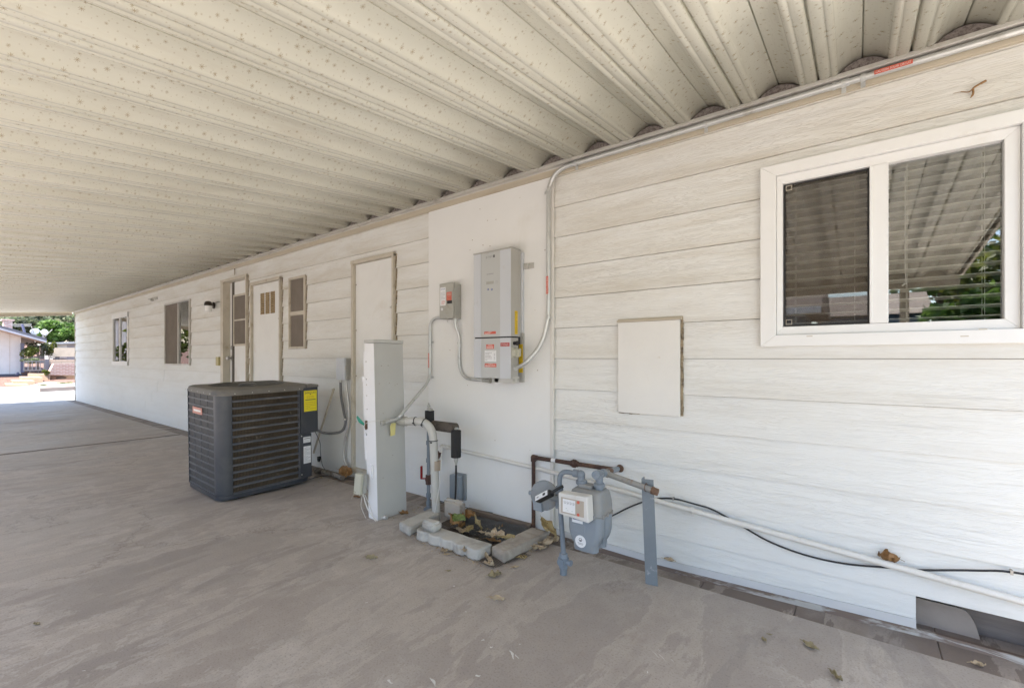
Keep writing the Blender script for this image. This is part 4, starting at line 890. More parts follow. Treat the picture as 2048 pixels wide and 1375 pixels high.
# green tape, yellow tag, string
q=MB(); a=Vector((px0-0.03,py0-0.02,0.69)); q.add([a+Vector((0.0,0,-0.012)),a+Vector((0.012,-0.004,0.005)),a+Vector((-0.062,-0.012,0.058)),a+Vector((-0.082,-0.010,0.045)),a+Vector((-0.04,-0.016,0.010))],[(0,1,2,3,4)]); o=q.build('tape_ribbon',M['green']); s_=o.modifiers.new('t','SOLIDIFY'); s_.thickness=0.001; tag(o,'green tape strip tied at the left edge of the pedestal','tape')
q=MB(); a=WX(786,843,-2.742); q.obox(a+Vector((0.0,0,-0.055)),(0.002,0.020,0.0),(0.0,0.004,0.045),(0.0015,0,0)); q.obox(a+Vector((0.008,-0.01,-0.06)),(0.003,0.016,0.004),(0.0,-0.004,0.040),(0.0015,0,0)); q.tube([a+Vector((0.004,0,0.01)),a+Vector((0.004,0,-0.015))],0.001,5); o=q.build('paper_tag',M['tagy']); tag(o,'yellow paper tags hung from the conduit on the pedestal','tag')
q=MB(); q.tube(spline([(px0-0.005,py0-0.022,0.695),WX(745,842,-2.775)+Vector((0.0,-0.01,0)),WX(780,838,-2.728),WX(800,837,-2.722)]),0.0018,6); o=q.build('string',M['wire'],None,smooth=True); tag(o,'pale string tied across the pedestal side','string')

# ================================================================== PIPES BESIDE THE PEDESTAL
# big grey-white elbow conduit
g0=G(873,1036); s0=WX(797,842,-2.752)
pts=[s0,WX(838,843,-2.60)+Vector((0,0.0,0)),Vector((g0.x,g0.y,s0.z-0.04)),Vector((g0.x,g0.y,0.001))]
pth=roundpath([s0,Vector((g0.x-0.02,g0.y-0.02,s0.z+0.015)),Vector((g0.x,g0.y,0.001))],[0.26],14)
pc=thing('plastic_conduit','thick pale plastic conduit curving from the pedestal down to the ground','conduit',g0)
q=MB(); q.tube(pth,0.030,20); q.build('pipe',M['pvc'],pc,smooth=True)
q=MB(); q.lathe((g0.x,g0.y,W(873,930,g0.y).z),ZV,[(-0.035,0.0305),(-0.034,0.033),(0.034,0.033),(0.035,0.0305)],20); q.build('tape_band',M['tape'],pc,smooth=True)
q=MB(); dd=(pth[1]-pth[0]).normalized(); q.lathe(s0-dd*0.005,dd,[(0,0.026),(0.01,0.032),(0.045,0.032),(0.046,0.036),(0.075,0.036),(0.076,0.031)],18); q.build('connector',M['disc'],pc,smooth=True)
for px_,py_ in((802,842),(846,850),(868,912)):
    i=min(range(1,len(pth)-1),key=lambda j:(pth[j]-W(px_,py_,pth[j].y)).length); dd=(pth[i+1]-pth[i-1]).normalized()
    q=MB(); q.lathe(pth[i]-dd*0.003,dd,[(0,0.0315),(0.0005,0.0335),(0.006,0.0335),(0.0065,0.0315)],18); q.obox(pth[i]+Vector((0.01,-0.033,-0.01)),(0.008,0,0),(0,0.004,0),(0,0,0.004)); q.build('cable_tie',M['black'],pc)
q=MB(); q.tube(spline([W(884,893,g0.y-0.02)+Vector((0,-0.0,0)),W(880,960,g0.y-0.036),W(874,1000,g0.y-0.038),W(868,1030,g0.y-0.036)]),0.003,6); o=q.build('wire',M['wire'],None,smooth=True); tag(o,'white wire running down the front of the thick plastic conduit','wire')
# water riser with valve
rp=thing('water_riser','grey water riser with red valve handle and black foam sleeves beside the pedestal','water pipe',G(857,1018))
gp=G(857,1018); xr,yr=gp.x,gp.y
zt_=W(861,846,yr).z
q=MB(); q.tube([(xr,yr,0.0),(xr,yr,W(861,845,yr).z+0.03)],0.0135,12)
for py_ in(1005,990,920,885): q.lathe((xr,yr,W(858,py_,yr).z),ZV,[(-0.016,0.014),(-0.015,0.019),(0.015,0.019),(0.016,0.014)],12)
q.lathe((xr,yr,0.0),ZV,[(0,0.04),(0.012,0.036),(0.02,0.02),(0.03,0.016)],12)
q.build('pipe',M['pipegrey'],rp,smooth=True)
zv=W(857,958,yr).z; q=MB(); q.lathe((xr,yr,zv),ZV,[(-0.04,0.015),(-0.038,0.022),(-0.015,0.022),(-0.012,0.026),(0.012,0.026),(0.015,0.022),(0.035,0.022),(0.036,0.015)],8); q.build('valve_body',M['rustpipe'],rp)
q=MB(); q.tube(spline([(xr,yr-0.028,zv+0.008),(xr-0.035,yr-0.034,zv+0.012),(xr-0.048,yr-0.034,zv+0.04),(xr-0.048,yr-0.034,zv+0.10)]),[0.006]*25,8) if False else q.obox((xr-0.043,yr-0.034,zv+0.055),(0.004,0,0),(0,0.010,0),(0,0,0.050)); q.obox((xr-0.022,yr-0.032,zv+0.010),(0.024,0,0.004),(0,0.009,0),(0.0,0,0.004)); q.build('valve_handle',M['redh'],rp,bevel=0.002)
z1a,z1b=W(863,847,yr).z,W(863,821,yr).z; x2=xr+0.012
q=MB(); q.lathe((x2,yr,z1a),ZV,[(0,0.034),(0.002,0.036),(z1b-z1a-0.002,0.036),(z1b-z1a,0.033),(z1b-z1a+0.0005,0.012)],18); q.build('foam_sleeve',M['foam'],rp,smooth=True)
q=MB(); q.lathe((x2-0.004,yr,z1b),Vector((-0.12,0,1)),[(0,0.012),(0.012,0.012),(0.013,0.018),(0.020,0.018),(0.021,0.010),(0.032,0.010),(0.033,0.014),(0.038,0.014),(0.039,0.007),(0.055,0.006),(0.06,0.003)],10); q.lathe((x2+0.014,yr,z1b-0.004),ZV,[(0,0.016),(0.018,0.016),(0.019,0.0)],10); q.build('air_vent',M['disc'],rp,smooth=True)
yh=2.375; za_=W(890,853,yh).z; ha=W(868,851,yh); hb=W(914,855,yh)
q=MB(); q.lathe((ha.x-0.005,yh,za_),XV,[(0,0.034),(0.002,0.038),(hb.x-ha.x-0.01,0.038),(hb.x-ha.x-0.009,0.024),(hb.x-ha.x-0.03,0.023)],20); q.build('foam_sleeve',M['foamtop'],rp,smooth=True)
q=MB(); q.tube([(hb.x-0.06,yh,za_-0.006),(hb.x+0.006,yh,za_-0.006)],0.014,12); q.tube([(xr,yr,za_),(ha.x+0.02,yh,za_)],0.013,10); q.build('copper_pipe',M['pvc'],rp,smooth=True)
xv2=W(912,880,yh-0.03).x; zb1=W(912,914,yh-0.03).z
q=MB(); q.lathe((xv2,yh-0.03,zb1),ZV,[(0,0.034),(0.003,0.037),(za_-0.010-zb1,0.037),(za_-0.008-zb1,0.034),(za_-0.008-zb1+0.0005,0.012)],20); q.build('foam_sleeve',M['foam'],rp,smooth=True)
q=MB(); q.lathe((xv2,yh-0.03,zb1+0.002),-ZV,[(0,0.017),(0.022,0.017),(0.023,0.015),(0.030,0.015),(0.031,0.013),(0.05,0.008),(0.06,0.007)],14); q.build('hose_adapter',M['disc'],rp,smooth=True)
gh=G(906,1040); q=MB(); q.tube(spline([(xv2,yh-0.03,zb1-0.05),(xv2+0.002,yh-0.032,zb1-0.14),(xv2-0.008,yh-0.03,0.16),(gh.x-0.004,gh.y,0.05),(gh.x,gh.y,0.0)]),0.0072,10); q.build('hose',M['cable'],rp,smooth=True)
# blue-grey weatherproof outlet box
ob=thing('outlet_box','blue grey weatherproof outlet box low on the white board','outlet box',W(912,975))
a0,a1=W(899,970,D-0.075).x,W(919,970,D-0.075).x; zb_,zt2=W(910,998,D-0.075).z,W(910,950,D-0.075).z
q=MB(); q.box(a0,a1,D-0.080,D-0.034,zb_,zt2); q.build('cover',M['bluegrey'],ob,bevel=0.010,seg=3)
q=MB(); q.box(a0+0.012,a1+0.026,D-0.033,D-0.0185,zb_-0.008,zt2+0.012); q.build('back_plate',M['bluegreyd'],ob,bevel=0.006,seg=3)
# condensate / white pipe along the wall
yp=D-0.030
wp=thing('water_pipe','long white plastic pipe sloping along the foot of the wall','pipe',(W(885,893,yp)))
el=W(884,893,yp); 
pts=[Vector((el.x,yp-0.03,el.z-0.055)),Vector((el.x,yp,el.z+0.006)),W(1108,944,yp),W(1311,1000,yp),W(2048,1203,yp)+0*XV]
pe=pts[-1]+(pts[-1]-pts[-2]).normalized()*1.6
pth=roundpath(pts+[pe],[0.03,0.2,0.3,0.3],6)
q=MB(); q.tube(pth,0.0145,14); q.build('pipe',M['pvcw'],wp,smooth=True)
q=MB(); q.lathe(Vector((el.x+0.02,yp,el.z+0.004)),(pts[2]-pts[1]),[(0,0.015),(0.001,0.019),(0.05,0.019),(0.051,0.015)],14); q.ellipsoid((el.x,yp,el.z+0.002),0.019,0.019,0.019,12,8); q.build('elbow',M['pvcw'],wp,smooth=True)
q=MB(); q.lathe(pts[0]+Vector((-0.012,-0.004,-0.012)),(0.5,0.1,0.9),[(-0.03,0.013),(-0.02,0.022),(0.012,0.022),(0.013,0.017),(0.035,0.017)],12); q.build('hose_bib',M['rustpipe'],wp,smooth=True)
for px_,py_ in((1384,1019),): 
    p=W(px_,py_,yp); strap(wp,p,(pts[3]-pts[2]),0.0145,M['pvcw'],-ZV)
# black cable
cyv=D-0.016
cp=[W(1212,1036,cyv),W(1228,1029,cyv),W(1258,1014,cyv),W(1290,1002,cyv),W(1322,996,cyv),W(1352,997.5,cyv),W(1388,1007,cyv),W(1424,1018,D-0.012),W(1472,1044,D-0.012),W(1534,1080,cyv),W(1607,1108,cyv),W(1687,1126,cyv),W(1775,1134,cyv),W(1844,1139,cyv),W(1950,1140,cyv),W(2048,1147,cyv),W(2048,1147,cyv)+Vector((0.3,0,-0.012)),W(2048,1147,cyv)+Vector((1.2,0,0.02))]
cb=thing('cable','thin black cable drooping along the lower siding past the white pipe','cable',cp[0])
q=MB(); q.tube(spline(cp,6),0.0046,8); q.build('cord',M['cable'],cb,smooth=True)
for px_,py_ in((1347,997),(2023,1144)):
    p=W(px_,py_,cyv); q=MB(); q.box(p.x-0.004,p.x+0.004,cyv-0.007,D-0.003,p.z-0.008,p.z+0.010); q.build('clip',M['steel'],cb)

# ================================================================== GAS METER SET
riser=G(1128,1147); YM=2.12
RXX=riser.x
def PT(px,py,Y=YM): return W(px,py,Y)
gm=thing('gas_meter','blue grey gas meter with a white dial window','gas meter',(-1.11,2.12,0.18))
mx0,mx1,my0,my1=-1.208,-1.016,2.045,2.215
def mshape(z,k=1.0):
    """half-width scale of the bellows case by height"""
    if z>0.376: 
        q=(z-0.376)/(0.500-0.376); return 1.02-0.24*q**2.2
    q=(0.376-z)/(0.376-0.185)
    return 0.97-0.05*q-0.42*max(0,q-0.35)**1.5 if q<0.93 else 0.72
def rounded_ring(cx,cy,hx,hy,r,z,n=5):
    pts=[]
    for ix,iy,a0 in((1,1,0),(-1,1,90),(-1,-1,180),(1,-1,270)):
        for k in range(n+1):
            a=R(a0+90*k/n); pts.append((cx+ix*(hx-r)+r*math.cos(a),cy+iy*(hy-r)+r*math.sin(a),z))
    return pts
def loft(mb,rings,m=0,cap=True):
    n=len(rings[0]); o=len(mb.v)
    for r_ in rings: mb.v+= [tuple(p) for p in r_]
    for i in range(len(rings)-1):
        for k in range(n): mb.face([o+i*n+k,o+i*n+(k+1)%n,o+(i+1)*n+(k+1)%n,o+(i+1)*n+k],m)
    if cap: mb.face([o+k for k in range(n)][::-1],m); mb.face([o+(len(rings)-1)*n+k for k in range(n)],m)
cxm,cym=(mx0+mx1)/2,(my0+my1)/2; hxm,hym=(mx1-mx0)/2,(my1-my0)/2
q=MB(); rings=[]
for i in range(13):
    z=0.378+(0.497-0.378)*i/12; q_=i/12; s_=1.0-0.16*q_**2.5-(0.10 if i==12 else 0); rings.append(rounded_ring(cxm,cym,hxm*s_*1.0,hym*(1.0-0.22*q_**2-(0.10 if i==12 else 0)),0.03,z))
loft(q,rings); q.build('top_case',M['bluegreyd'],gm,smooth=True,angle=60)
q=MB()
for (ya,yb_) in((my0+0.002,cym-0.006),(cym+0.006,my1-0.002)):
    rings=[]
    for i in range(17):
        qq=i/16; z=0.372-(0.372-0.187)*qq
        sx=0.97 if qq<0.35 else 0.97-0.55*((qq-0.35)/0.5)**2*0.6 if qq<0.85 else 0.64+ (0.06 if qq<0.93 else 0.04)
        sx=max(sx,0.62); hy_=(yb_-ya)/2*(1.0 if qq<0.6 else 1.0-0.25*((qq-0.6)/0.4)**2)
        rings.append(rounded_ring(cxm,(ya+yb_)/2,hxm*sx,hy_,min(0.028,hy_*0.9),z))
    loft(q,rings)
q.box(cxm-hxm*0.80,cxm+hxm*0.80,cym-0.0055,cym+0.0055,0.22,0.372)
q.build('lower_case',M['bluegrey'],gm,smooth=True,angle=60)
q=MB(); loft(q,[rounded_ring(cxm,cym,hxm*1.05,hym*1.05,0.035,0.3725),rounded_ring(cxm,cym,hxm*1.05,hym*1.05,0.035,0.3775)])
for sy in(-1,1):
    for i in range(3): q.lathe((cxm-hxm*0.7+hxm*0.7*i,cym+sy*hym*1.03,0.366),ZV,[(0,0.006),(0.022,0.006),(0.023,0)],8)
for i in range(3): q.lathe((cxm+hxm*1.02,cym-hym*0.6+hym*0.6*i,0.366),ZV,[(0,0.006),(0.022,0.006),(0.023,0)],8)
q.build('flange',M['bluegreyd'],gm)
q=MB(); q.box(cxm-0.055,cxm+0.020,cym-0.03,cym+0.03,0.497,0.514); q.build('top_plate',M['bluegreyd'],gm,bevel=0.003)
# index housing
ix0,ix1,iy,iz0,iz1=-1.222,-1.046,1.985,0.366,0.490
q=MB(); q.prism([(ix0+0.004,iy,iz0+0.012),(ix1-0.002,iy,iz0-0.002),(ix1-0.010,iy,iz1+0.002),(ix0,iy,iz1-0.004)],(0,0.062,0)); q.build('index_housing',M['idxw'],gm,bevel=0.007,seg=3)
q=MB(); q.box(ix0+0.018,ix1-0.026,iy-0.0012,iy+0.001,iz0+0.022,iz1-0.022); q.build('index_window',M['idxin'],gm,bevel=0.0008,seg=1)
q=MB(); q.box(ix0+0.030,ix0+0.102,iy-0.0035,iy-0.0018,iz0+0.030,iz1-0.028,0)
for i in range(4):
    c_=(ix0+0.042+i*0.0165,iy-0.0036,iz1-0.045); q.lathe(c_,-YV,[(0,0.0070),(0.0005,0.0070),(0.0006,0)],14,1); q.lathe((c_[0],c_[1]-0.0008,c_[2]),-YV,[(0,0.0058),(0.0004,0.0058),(0.0005,0)],14,0); q.obox((c_[0]+0.0012,c_[1]-0.0016,c_[2]-0.0012),(0.0028,0,-0.0028),(0,0.0002,0),(0.0005,0,0.0005),2)
for c_ in((ix0+0.052,iy-0.0038,iz0+0.050),(ix0+0.060,iy-0.0038,iz0+0.040),(ix0+0.085,iy-0.0038,iz0+0.042)): q.obox(c_,(0.004,0,-0.001),(0,0.0003,0),(0.0,0,0.0006),1)
q.build('dial_plate',[M['paper'],M['inkg'],M['ink']],gm,bevel=0)
q=MB()
for zz in(iz0+0.030,iz1-0.032): q.lathe((ix0+0.118,iy-0.0014,zz),-YV,[(0,0.008),(0.002,0.007),(0.003,0)],12)
q.build('seal_plug',M['red'],gm)
sticker('maker_plate',gm,(cxm-0.062,my0+0.001,0.330),XV,ZV,0.062,0.034,M['paper'],[('b',0.06,0.45,0.94,0.92,1),('b',0.4,0.62,0.8,0.76,0)],extra=[M['inkb']])
q=MB(); q.box(cxm-0.062,cxm+0.012,my0-0.001,my0+0.004,0.283,0.323); q.build('name_boss',M['bluegrey'],gm,bevel=0.002)
q=MB(); c_=(cxm-0.012,my0-0.0005,0.240); q.lathe(c_,-YV,[(0,0.031),(0.0008,0.031),(0.0009,0)],28,0)
q.lathe((c_[0],c_[1]-0.0012,c_[2]+0.009),-YV,[(0,0.010),(0.0004,0.010),(0.0005,0)],6,1); q.lathe((c_[0],c_[1]-0.0020,c_[2]+0.010),-YV,[(0,0.007),(0.0004,0.007),(0.0005,0)],6,0); q.obox((c_[0]+0.002,c_[1]-0.003,c_[2]+0.005),(0.005,0,-0.002),(0,0.0002,0),(0.001,0,0.003),1)
for i in range(2): q.obox((c_[0],c_[1]-0.0015,c_[2]-0.008-0.006*i),(0.016-0.003*i,0,-0.001),(0,0.0002,0),(0,0,0.0007),1)
q.build('round_sticker',[M['paper'],M['ink']],gm)
# inlet: riser, loop and left union
inl=thing('gas_riser','grey gas riser with shut off valve looping into the left of the gas meter','gas pipe',(riser.x,riser.y,0))
xr2=W(1119,1000,YM).x
ztop=W(1128,942,YM).z; xlu=W(1154,960,YM+0.0).x
xlu=cxm-hxm*0.55; 
base=Vector((riser.x,riser.y,-0.01)); b2=Vector((W(1126,1085,YM).x,YM,W(1126,1085,YM).z))
pts=[base,Vector((riser.x,YM,0.12)),Vector((xr2,YM,0.42)),Vector((xr2,YM,ztop)),Vector((xlu,YM+0.005,ztop)),Vector((xlu,YM+0.01,0.49))]
pth=roundpath(pts,[0.05,0.05,0.055,0.03],9)
q=MB(); q.tube(pth,0.0135,14); q.build('pipe',M['pipegrey'],inl,smooth=True)
q=MB(); q.lathe(Vector((riser.x,YM,0.075)),ZV,[(-0.045,0.015),(-0.040,0.023),(-0.018,0.023),(-0.014,0.030),(0.014,0.031),(0.020,0.024),(0.040,0.022),(0.044,0.015)],12); q.lathe((riser.x-0.02,YM-0.005,0.075),XV,[(0,0.012),(0.06,0.012),(0.061,0.016),(0.072,0.016),(0.073,0)],10); q.lathe((riser.x,YM+0.01,0.075),-YV,[(0,0.022),(0.045,0.020),(0.046,0.0)],12)
q.lathe(Vector((riser.x,YM,-0.005)),ZV,[(0,0.019),(0.036,0.019)],12); q.build('shutoff_valve',M['pipegrey'],inl,smooth=True)
q=MB()
for zz in(0.455,0.375): q.lathe((xr2-(0.42-min(zz,0.42))*0.05,YM,zz),ZV,[(-0.02,0.015),(-0.019,0.021),(0.019,0.021),(0.02,0.015)],12)
q.build('collar',M['pipegrey'],inl,smooth=True)
q=MB(); q.lathe((xlu-0.045,YM+0.004,ztop),XV,[(0,0.014),(0.001,0.021),(0.03,0.021)],14); q.ellipsoid((xlu-0.002,YM+0.005,ztop-0.002),0.024,0.022,0.024,14,10); q.lathe((xlu,YM+0.006,ztop),-ZV,[(0,0.020),(0.034,0.020),(0.035,0.015)],14); q.build('elbow',M['pipegrey'],inl,smooth=True)
def union(xu,zb):
    q=MB(); q.lathe((xu,YM+0.01,zb),ZV,[(0,0.021),(0.018,0.021),(0.0185,0.028),(0.024,0.030),(0.038,0.030),(0.043,0.024),(0.045,0.019),(0.075,0.018),(0.078,0.0145)],12); return q
union(xlu,0.488).build('union_nut',M['pipegrey'],inl,smooth=True,angle=30)
# regulator
rg=thing('gas_regulator','round grey gas regulator behind the black module left of the meter','regulator',(xr2-0.09,YM,0.4))
rc_=W(1088,990,YM-0.0); dn=Vector((0.18,-0.95,0.10)).normalized()
q=MB(); q.lathe(rc_+dn*-0.022,dn,[(0,0.035),(0.004,0.075),(0.012,0.083),(0.020,0.083),(0.024,0.078),(0.030,0.062),(0.036,0.035),(0.040,0.020),(0.048,0.018),(0.049,0)],28); q.build('diaphragm_case',M['bluegreyd'],rg,smooth=True,angle=30)
q=MB(); e1_=dn.cross(ZV).normalized(); e2_=e1_.cross(dn)
for i in range(8):
    a=2*PI*i/8+0.3; q.lathe(rc_+(e1_*math.cos(a)+e2_*math.sin(a))*0.074-dn*0.004,dn,[(0,0.006),(0.010,0.006),(0.011,0)],6)
q.build('flange_bolt',M['bluegreyd'],rg)
q=MB(); q.tube([rc_,Vector((xr2,YM,rc_.z-0.004))],0.017,12); q.prism([rc_+Vector((-0.06,-0.025,-0.030)),rc_+Vector((0.0,-0.03,-0.035)),rc_+Vector((0.005,-0.03,-0.085)),rc_+Vector((-0.055,-0.025,-0.085))],(0,0.025,0)); q.tube([rc_+Vector((-0.075,-0.005,0.0)),rc_+Vector((-0.095,-0.005,0.0))],0.013,10); q.build('outlet_body',M['bluegrey'],rg,smooth=True,angle=30)
# black communication module with white label strapped to the riser
md=thing('telemetry_module','black plastic module with white label strapped slanting to the gas riser','module',W(1090,988,YM-0.07))
ctr=W(1089,992,YM-0.075); ax=(W(1106,983,YM-0.075)-W(1071,1001,YM-0.06)).normalized(); nn=Vector((0.15,-0.75,0.65)); nn=(nn-ax*nn.dot(ax)).normalized(); sd_=ax.cross(nn)
q=MB(); q.obox(ctr,ax*0.060,sd_*0.016,nn*0.019); q.build('housing',M['black'],md,bevel=0.007,seg=3)
q=MB(); q.obox(ctr+nn*0.0197-ax*0.004,ax*0.050,sd_*0.014,nn*0.0006); q.obox(ctr+nn*0.0206+ax*0.018,ax*0.010,sd_*0.007,nn*0.0003,1); q.obox(ctr+nn*0.0206-ax*0.034,ax*0.008,sd_*0.004,nn*0.0003,2); q.build('label',[M['paper'],M['ink'],M['inkg']],md)
q=MB(); q.tube(spline([ctr+ax*0.055,ctr+ax*0.085+Vector((0,0.02,0.004)),ctr+ax*0.115+Vector((0,0.045,0.006))]),0.008,8); q.build('strap',M['black'],md,smooth=True)
# outlet: right union, tee, nipple into wall and drip leg to post
xru=cxm+hxm*0.52
ou=thing('gas_outlet_pipe','weathered gas pipe from the meter top into the wall with a rusty capped branch','gas pipe',(xru,YM,0.49))
zto=W(1197,948,YM).z
union(xru,0.488).build('union_nut',M['pipegrey'],ou,smooth=True,angle=30)
q=MB(); q.tube([(xru,YM+0.01,0.54),(xru,YM+0.01,zto)],0.0145,12); q.lathe((xru,YM+0.01,zto-0.035),ZV,[(0,0.015),(0.001,0.020),(0.035,0.020)],12); q.build('riser_nipple',M['pipegrey'],ou,smooth=True)
wl=W(1240,936,2.60); st_=Vector((xru-0.004,YM-0.022,zto))
dirw=(wl-st_).normalized()
q=MB(); q.lathe(st_,dirw,[(0,0.015),(0.001,0.022),(0.060,0.023),(0.061,0.019),(0.10,0.019),(0.101,0.022),(0.145,0.023),(0.146,0.016),(0.20,0.016),(0.45,0.016)],14); q.ellipsoid(st_+dirw*0.02,0.023,0.023,0.023,12,8); q.build('tee_fitting',M['pipegrey'],ou,smooth=True,angle=50)
tb=st_+dirw*0.165; cap_=W(1316,984,2.275); dd=(cap_-tb).normalized(); ln=(cap_-tb).length
q=MB(); q.lathe(tb-dd*0.005,dd,[(0,0.012),(0.001,0.021),(0.03,0.020),(0.031,0.0155),(ln-0.03,0.0155)],14); q.build('branch_pipe',M['rustgrey'],ou,smooth=True)
q=MB(); q.lathe(cap_-dd*0.034,dd,[(0,0.016),(0.001,0.021),(0.012,0.021),(0.013,0.0195),(0.034,0.0195),(0.036,0.013),(0.0365,0)],8); q.build('pipe_cap',M['rust'],ou)
q=MB(); q.lathe(tb+dirw*0.06,dirw,[(0,0.016),(0.002,0.020),(0.03,0.021),(0.032,0.018),(0.06,0.019),(0.08,0.016)],12); q.build('coupling',M['rust'],ou,smooth=True)
q=MB(); q.lathe((wl.x,D-0.004,wl.z),-YV,[(0,0.024),(0.002,0.024),(0.0025,0.021),(0.003,0)],20); q.build('wall_hole_seal',M['rust'],ou)
# brown pipe
bpx=W(1067,1057,2.555); zh=W(1067,914,2.555).z; xe=W(1232,935,2.565).x
br=thing('brown_gas_pipe','rust brown pipe rising from the wall foot and running right to the wall hole','gas pipe',bpx)
q=MB(); q.tube(roundpath([(bpx.x,2.555,-0.03),(bpx.x,2.555,zh),(xe,2.562,zh+0.004)],[0.02],6),0.0135,14); q.build('pipe',M['rustpipe'],br,smooth=True)
q=MB(); q.ellipsoid((bpx.x+0.001,2.555,zh-0.001),0.021,0.019,0.021,12,8); q.lathe((bpx.x,2.555,zh),-ZV,[(0,0.019),(0.028,0.019),(0.029,0.014)],12); q.lathe((bpx.x,2.555,zh),XV,[(0,0.019),(0.028,0.019),(0.029,0.014)],12)
xc=W(1149,924,2.56).x; q.lathe((xc-0.025,2.558,zh+0.002),XV,[(0,0.014),(0.001,0.020),(0.014,0.020),(0.015,0.027),(0.034,0.027),(0.035,0.020),(0.050,0.020),(0.051,0.014)],8); q.build('fitting',M['rustpipe'],br,smooth=True,angle=30)
xq=W(1108,918,2.56).x; q=MB(); q.lathe((xq-0.016,2.557,zh+0.001),XV,[(0,0.0137),(0.0005,0.0142),(0.032,0.0142),(0.0325,0.0137)],14); q.build('tape_label',M['paper'],br,smooth=True)
# angle iron post
fp_=G(1303,1170); apost=thing('angle_iron_post','galvanised angle iron post with white paint spatter holding the gas branch pipe','post',fp_)
pt_=W(1295,958,2.30); q=MB(); zt_=pt_.z
L1=0.055; t_=0.005; lean=Vector((pt_.x-fp_.x,0,0))
def lean_prism(poly,z0,z1):
    n=len(poly); a=[Vector((p[0],p[1],z0)) for p in poly]; b=[Vector((p[0],p[1],z1))+lean for p in poly]
    q.add(a+b,[tuple(range(n))[::-1],tuple(range(n,2*n))]+[(i,(i+1)%n,(i+1)%n+n,i+n) for i in range(n)])
cx_,cy_=fp_.x,fp_.y
lean_prism([(cx_-0.030,cy_-0.002),(cx_+0.030,cy_+0.010),(cx_+0.029,cy_+0.015),(cx_-0.026,cy_+0.004),(cx_-0.032,cy_+0.05),(cx_-0.037,cy_+0.049)],-0.02,zt_)
q.build('angle_iron',M['galv'],apost)
q=MB(); pc_=W(1292,974,2.27); q.tube([pc_+(e1_*0)+Vector((0,0,0))+ (Vector((0,-1,0))*math.cos(a)*0.02+ZV*math.sin(a)*0.02) for a in [2*PI*i/16 for i in range(17)]],0.0022,6); q.build('wire_tie',M['rust'],apost)

# ================================================================== AIR CONDITIONER
AX0,AX1,AY0,AY1=-4.828,-4.092,1.462,2.235
ac=thing('air_conditioner','dark grey outdoor air conditioning unit with louvred sides on the driveway','air conditioner',((AX0+AX1)/2,(AY0+AY1)/2,0))
acx,acy,ahx,ahy=(AX0+AX1)/2,(AY0+AY1)/2,(AX1-AX0)/2,(AY1-AY0)/2
ZB,ZT=0.030,0.905
q=MB(); loft(q,[rounded_ring(acx,acy,ahx+0.004,ahy+0.004,0.10,ZB,8),rounded_ring(acx,acy,ahx+0.006,ahy+0.006,0.10,ZB+0.035,8)]); q.build('base_pan',M['acgrey'],ac,smooth=True,angle=30)
for sx,sy in((1,-1),(-1,-1),(1,0.55),(-1,0.8)):
    q=MB(); q.lathe((acx+sx*(ahx-0.10),acy+sy*(ahy-0.06),0.0),ZV,[(0,0.025),(0.02,0.022),(0.0298,0.02)],10); q.build('foot',M['acgrey'],ac)
# inner coil
q=MB(); loft(q,[rounded_ring(acx,acy,ahx-0.030,ahy-0.030,0.08,ZB+0.04,8),rounded_ring(acx,acy,ahx-0.030,ahy-0.030,0.08,ZT-0.01,8)],cap=False); q.build('coil',M['coil'],ac,smooth=True,angle=30)
NR=14; dz=(ZT-0.01-ZB-0.04)/NR
# +X face louvres
ly0,ly1=1.56,2.128
q=MB()
for i in range(NR+1):
    z=ZB+0.04+dz*i; q.hexa([(AX1-0.022,ly0,z-0.004),(AX1-0.001,ly0,z-0.010),(AX1-0.001,ly1,z-0.010),(AX1-0.022,ly1,z-0.004),(AX1-0.022,ly0,z+0.008),(AX1-0.001,ly0,z+0.005),(AX1-0.001,ly1,z+0.005),(AX1-0.022,ly1,z+0.008)])
q.build('louvre_panel',M['louvre'],ac)
q=MB(); nfin=50
for i in range(nfin): 
    y=ly0+(ly1-ly0)*(i+0.5)/nfin; q.box(AX1-0.026,AX1-0.018,y-0.0028,y+0.0028,ZB+0.04,ZT-0.01)
q.build('coil_guard',M['fin'],ac)
# -Y face louvres with coarse grid
lx0,lx1=AX0+0.03,AX1-0.105
q=MB()
for i in range(NR+1):
    z=ZB+0.04+dz*i; q.hexa([(lx0,AY0+0.002,z-0.009),(lx1,AY0+0.002,z-0.009),(lx1,AY0+0.018,z-0.004),(lx0,AY0+0.018,z-0.004),(lx0,AY0+0.002,z+0.005),(lx1,AY0+0.002,z+0.005),(lx1,AY0+0.018,z+0.008),(lx0,AY0+0.018,z+0.008)])
for i in range(5): 
    x=lx0+(lx1-lx0)*i/4; q.box(x-0.0018,x+0.0018,AY0+0.006,AY0+0.012,ZB+0.04,ZT-0.01)
q.build('louvre_panel',M['louvre'],ac)
q=MB(); q.box(lx0,lx1,AY0+0.0085,AY0+0.010,ZB+0.04,ZT-0.01); q.build('dust_screen',M['coilg'],ac)
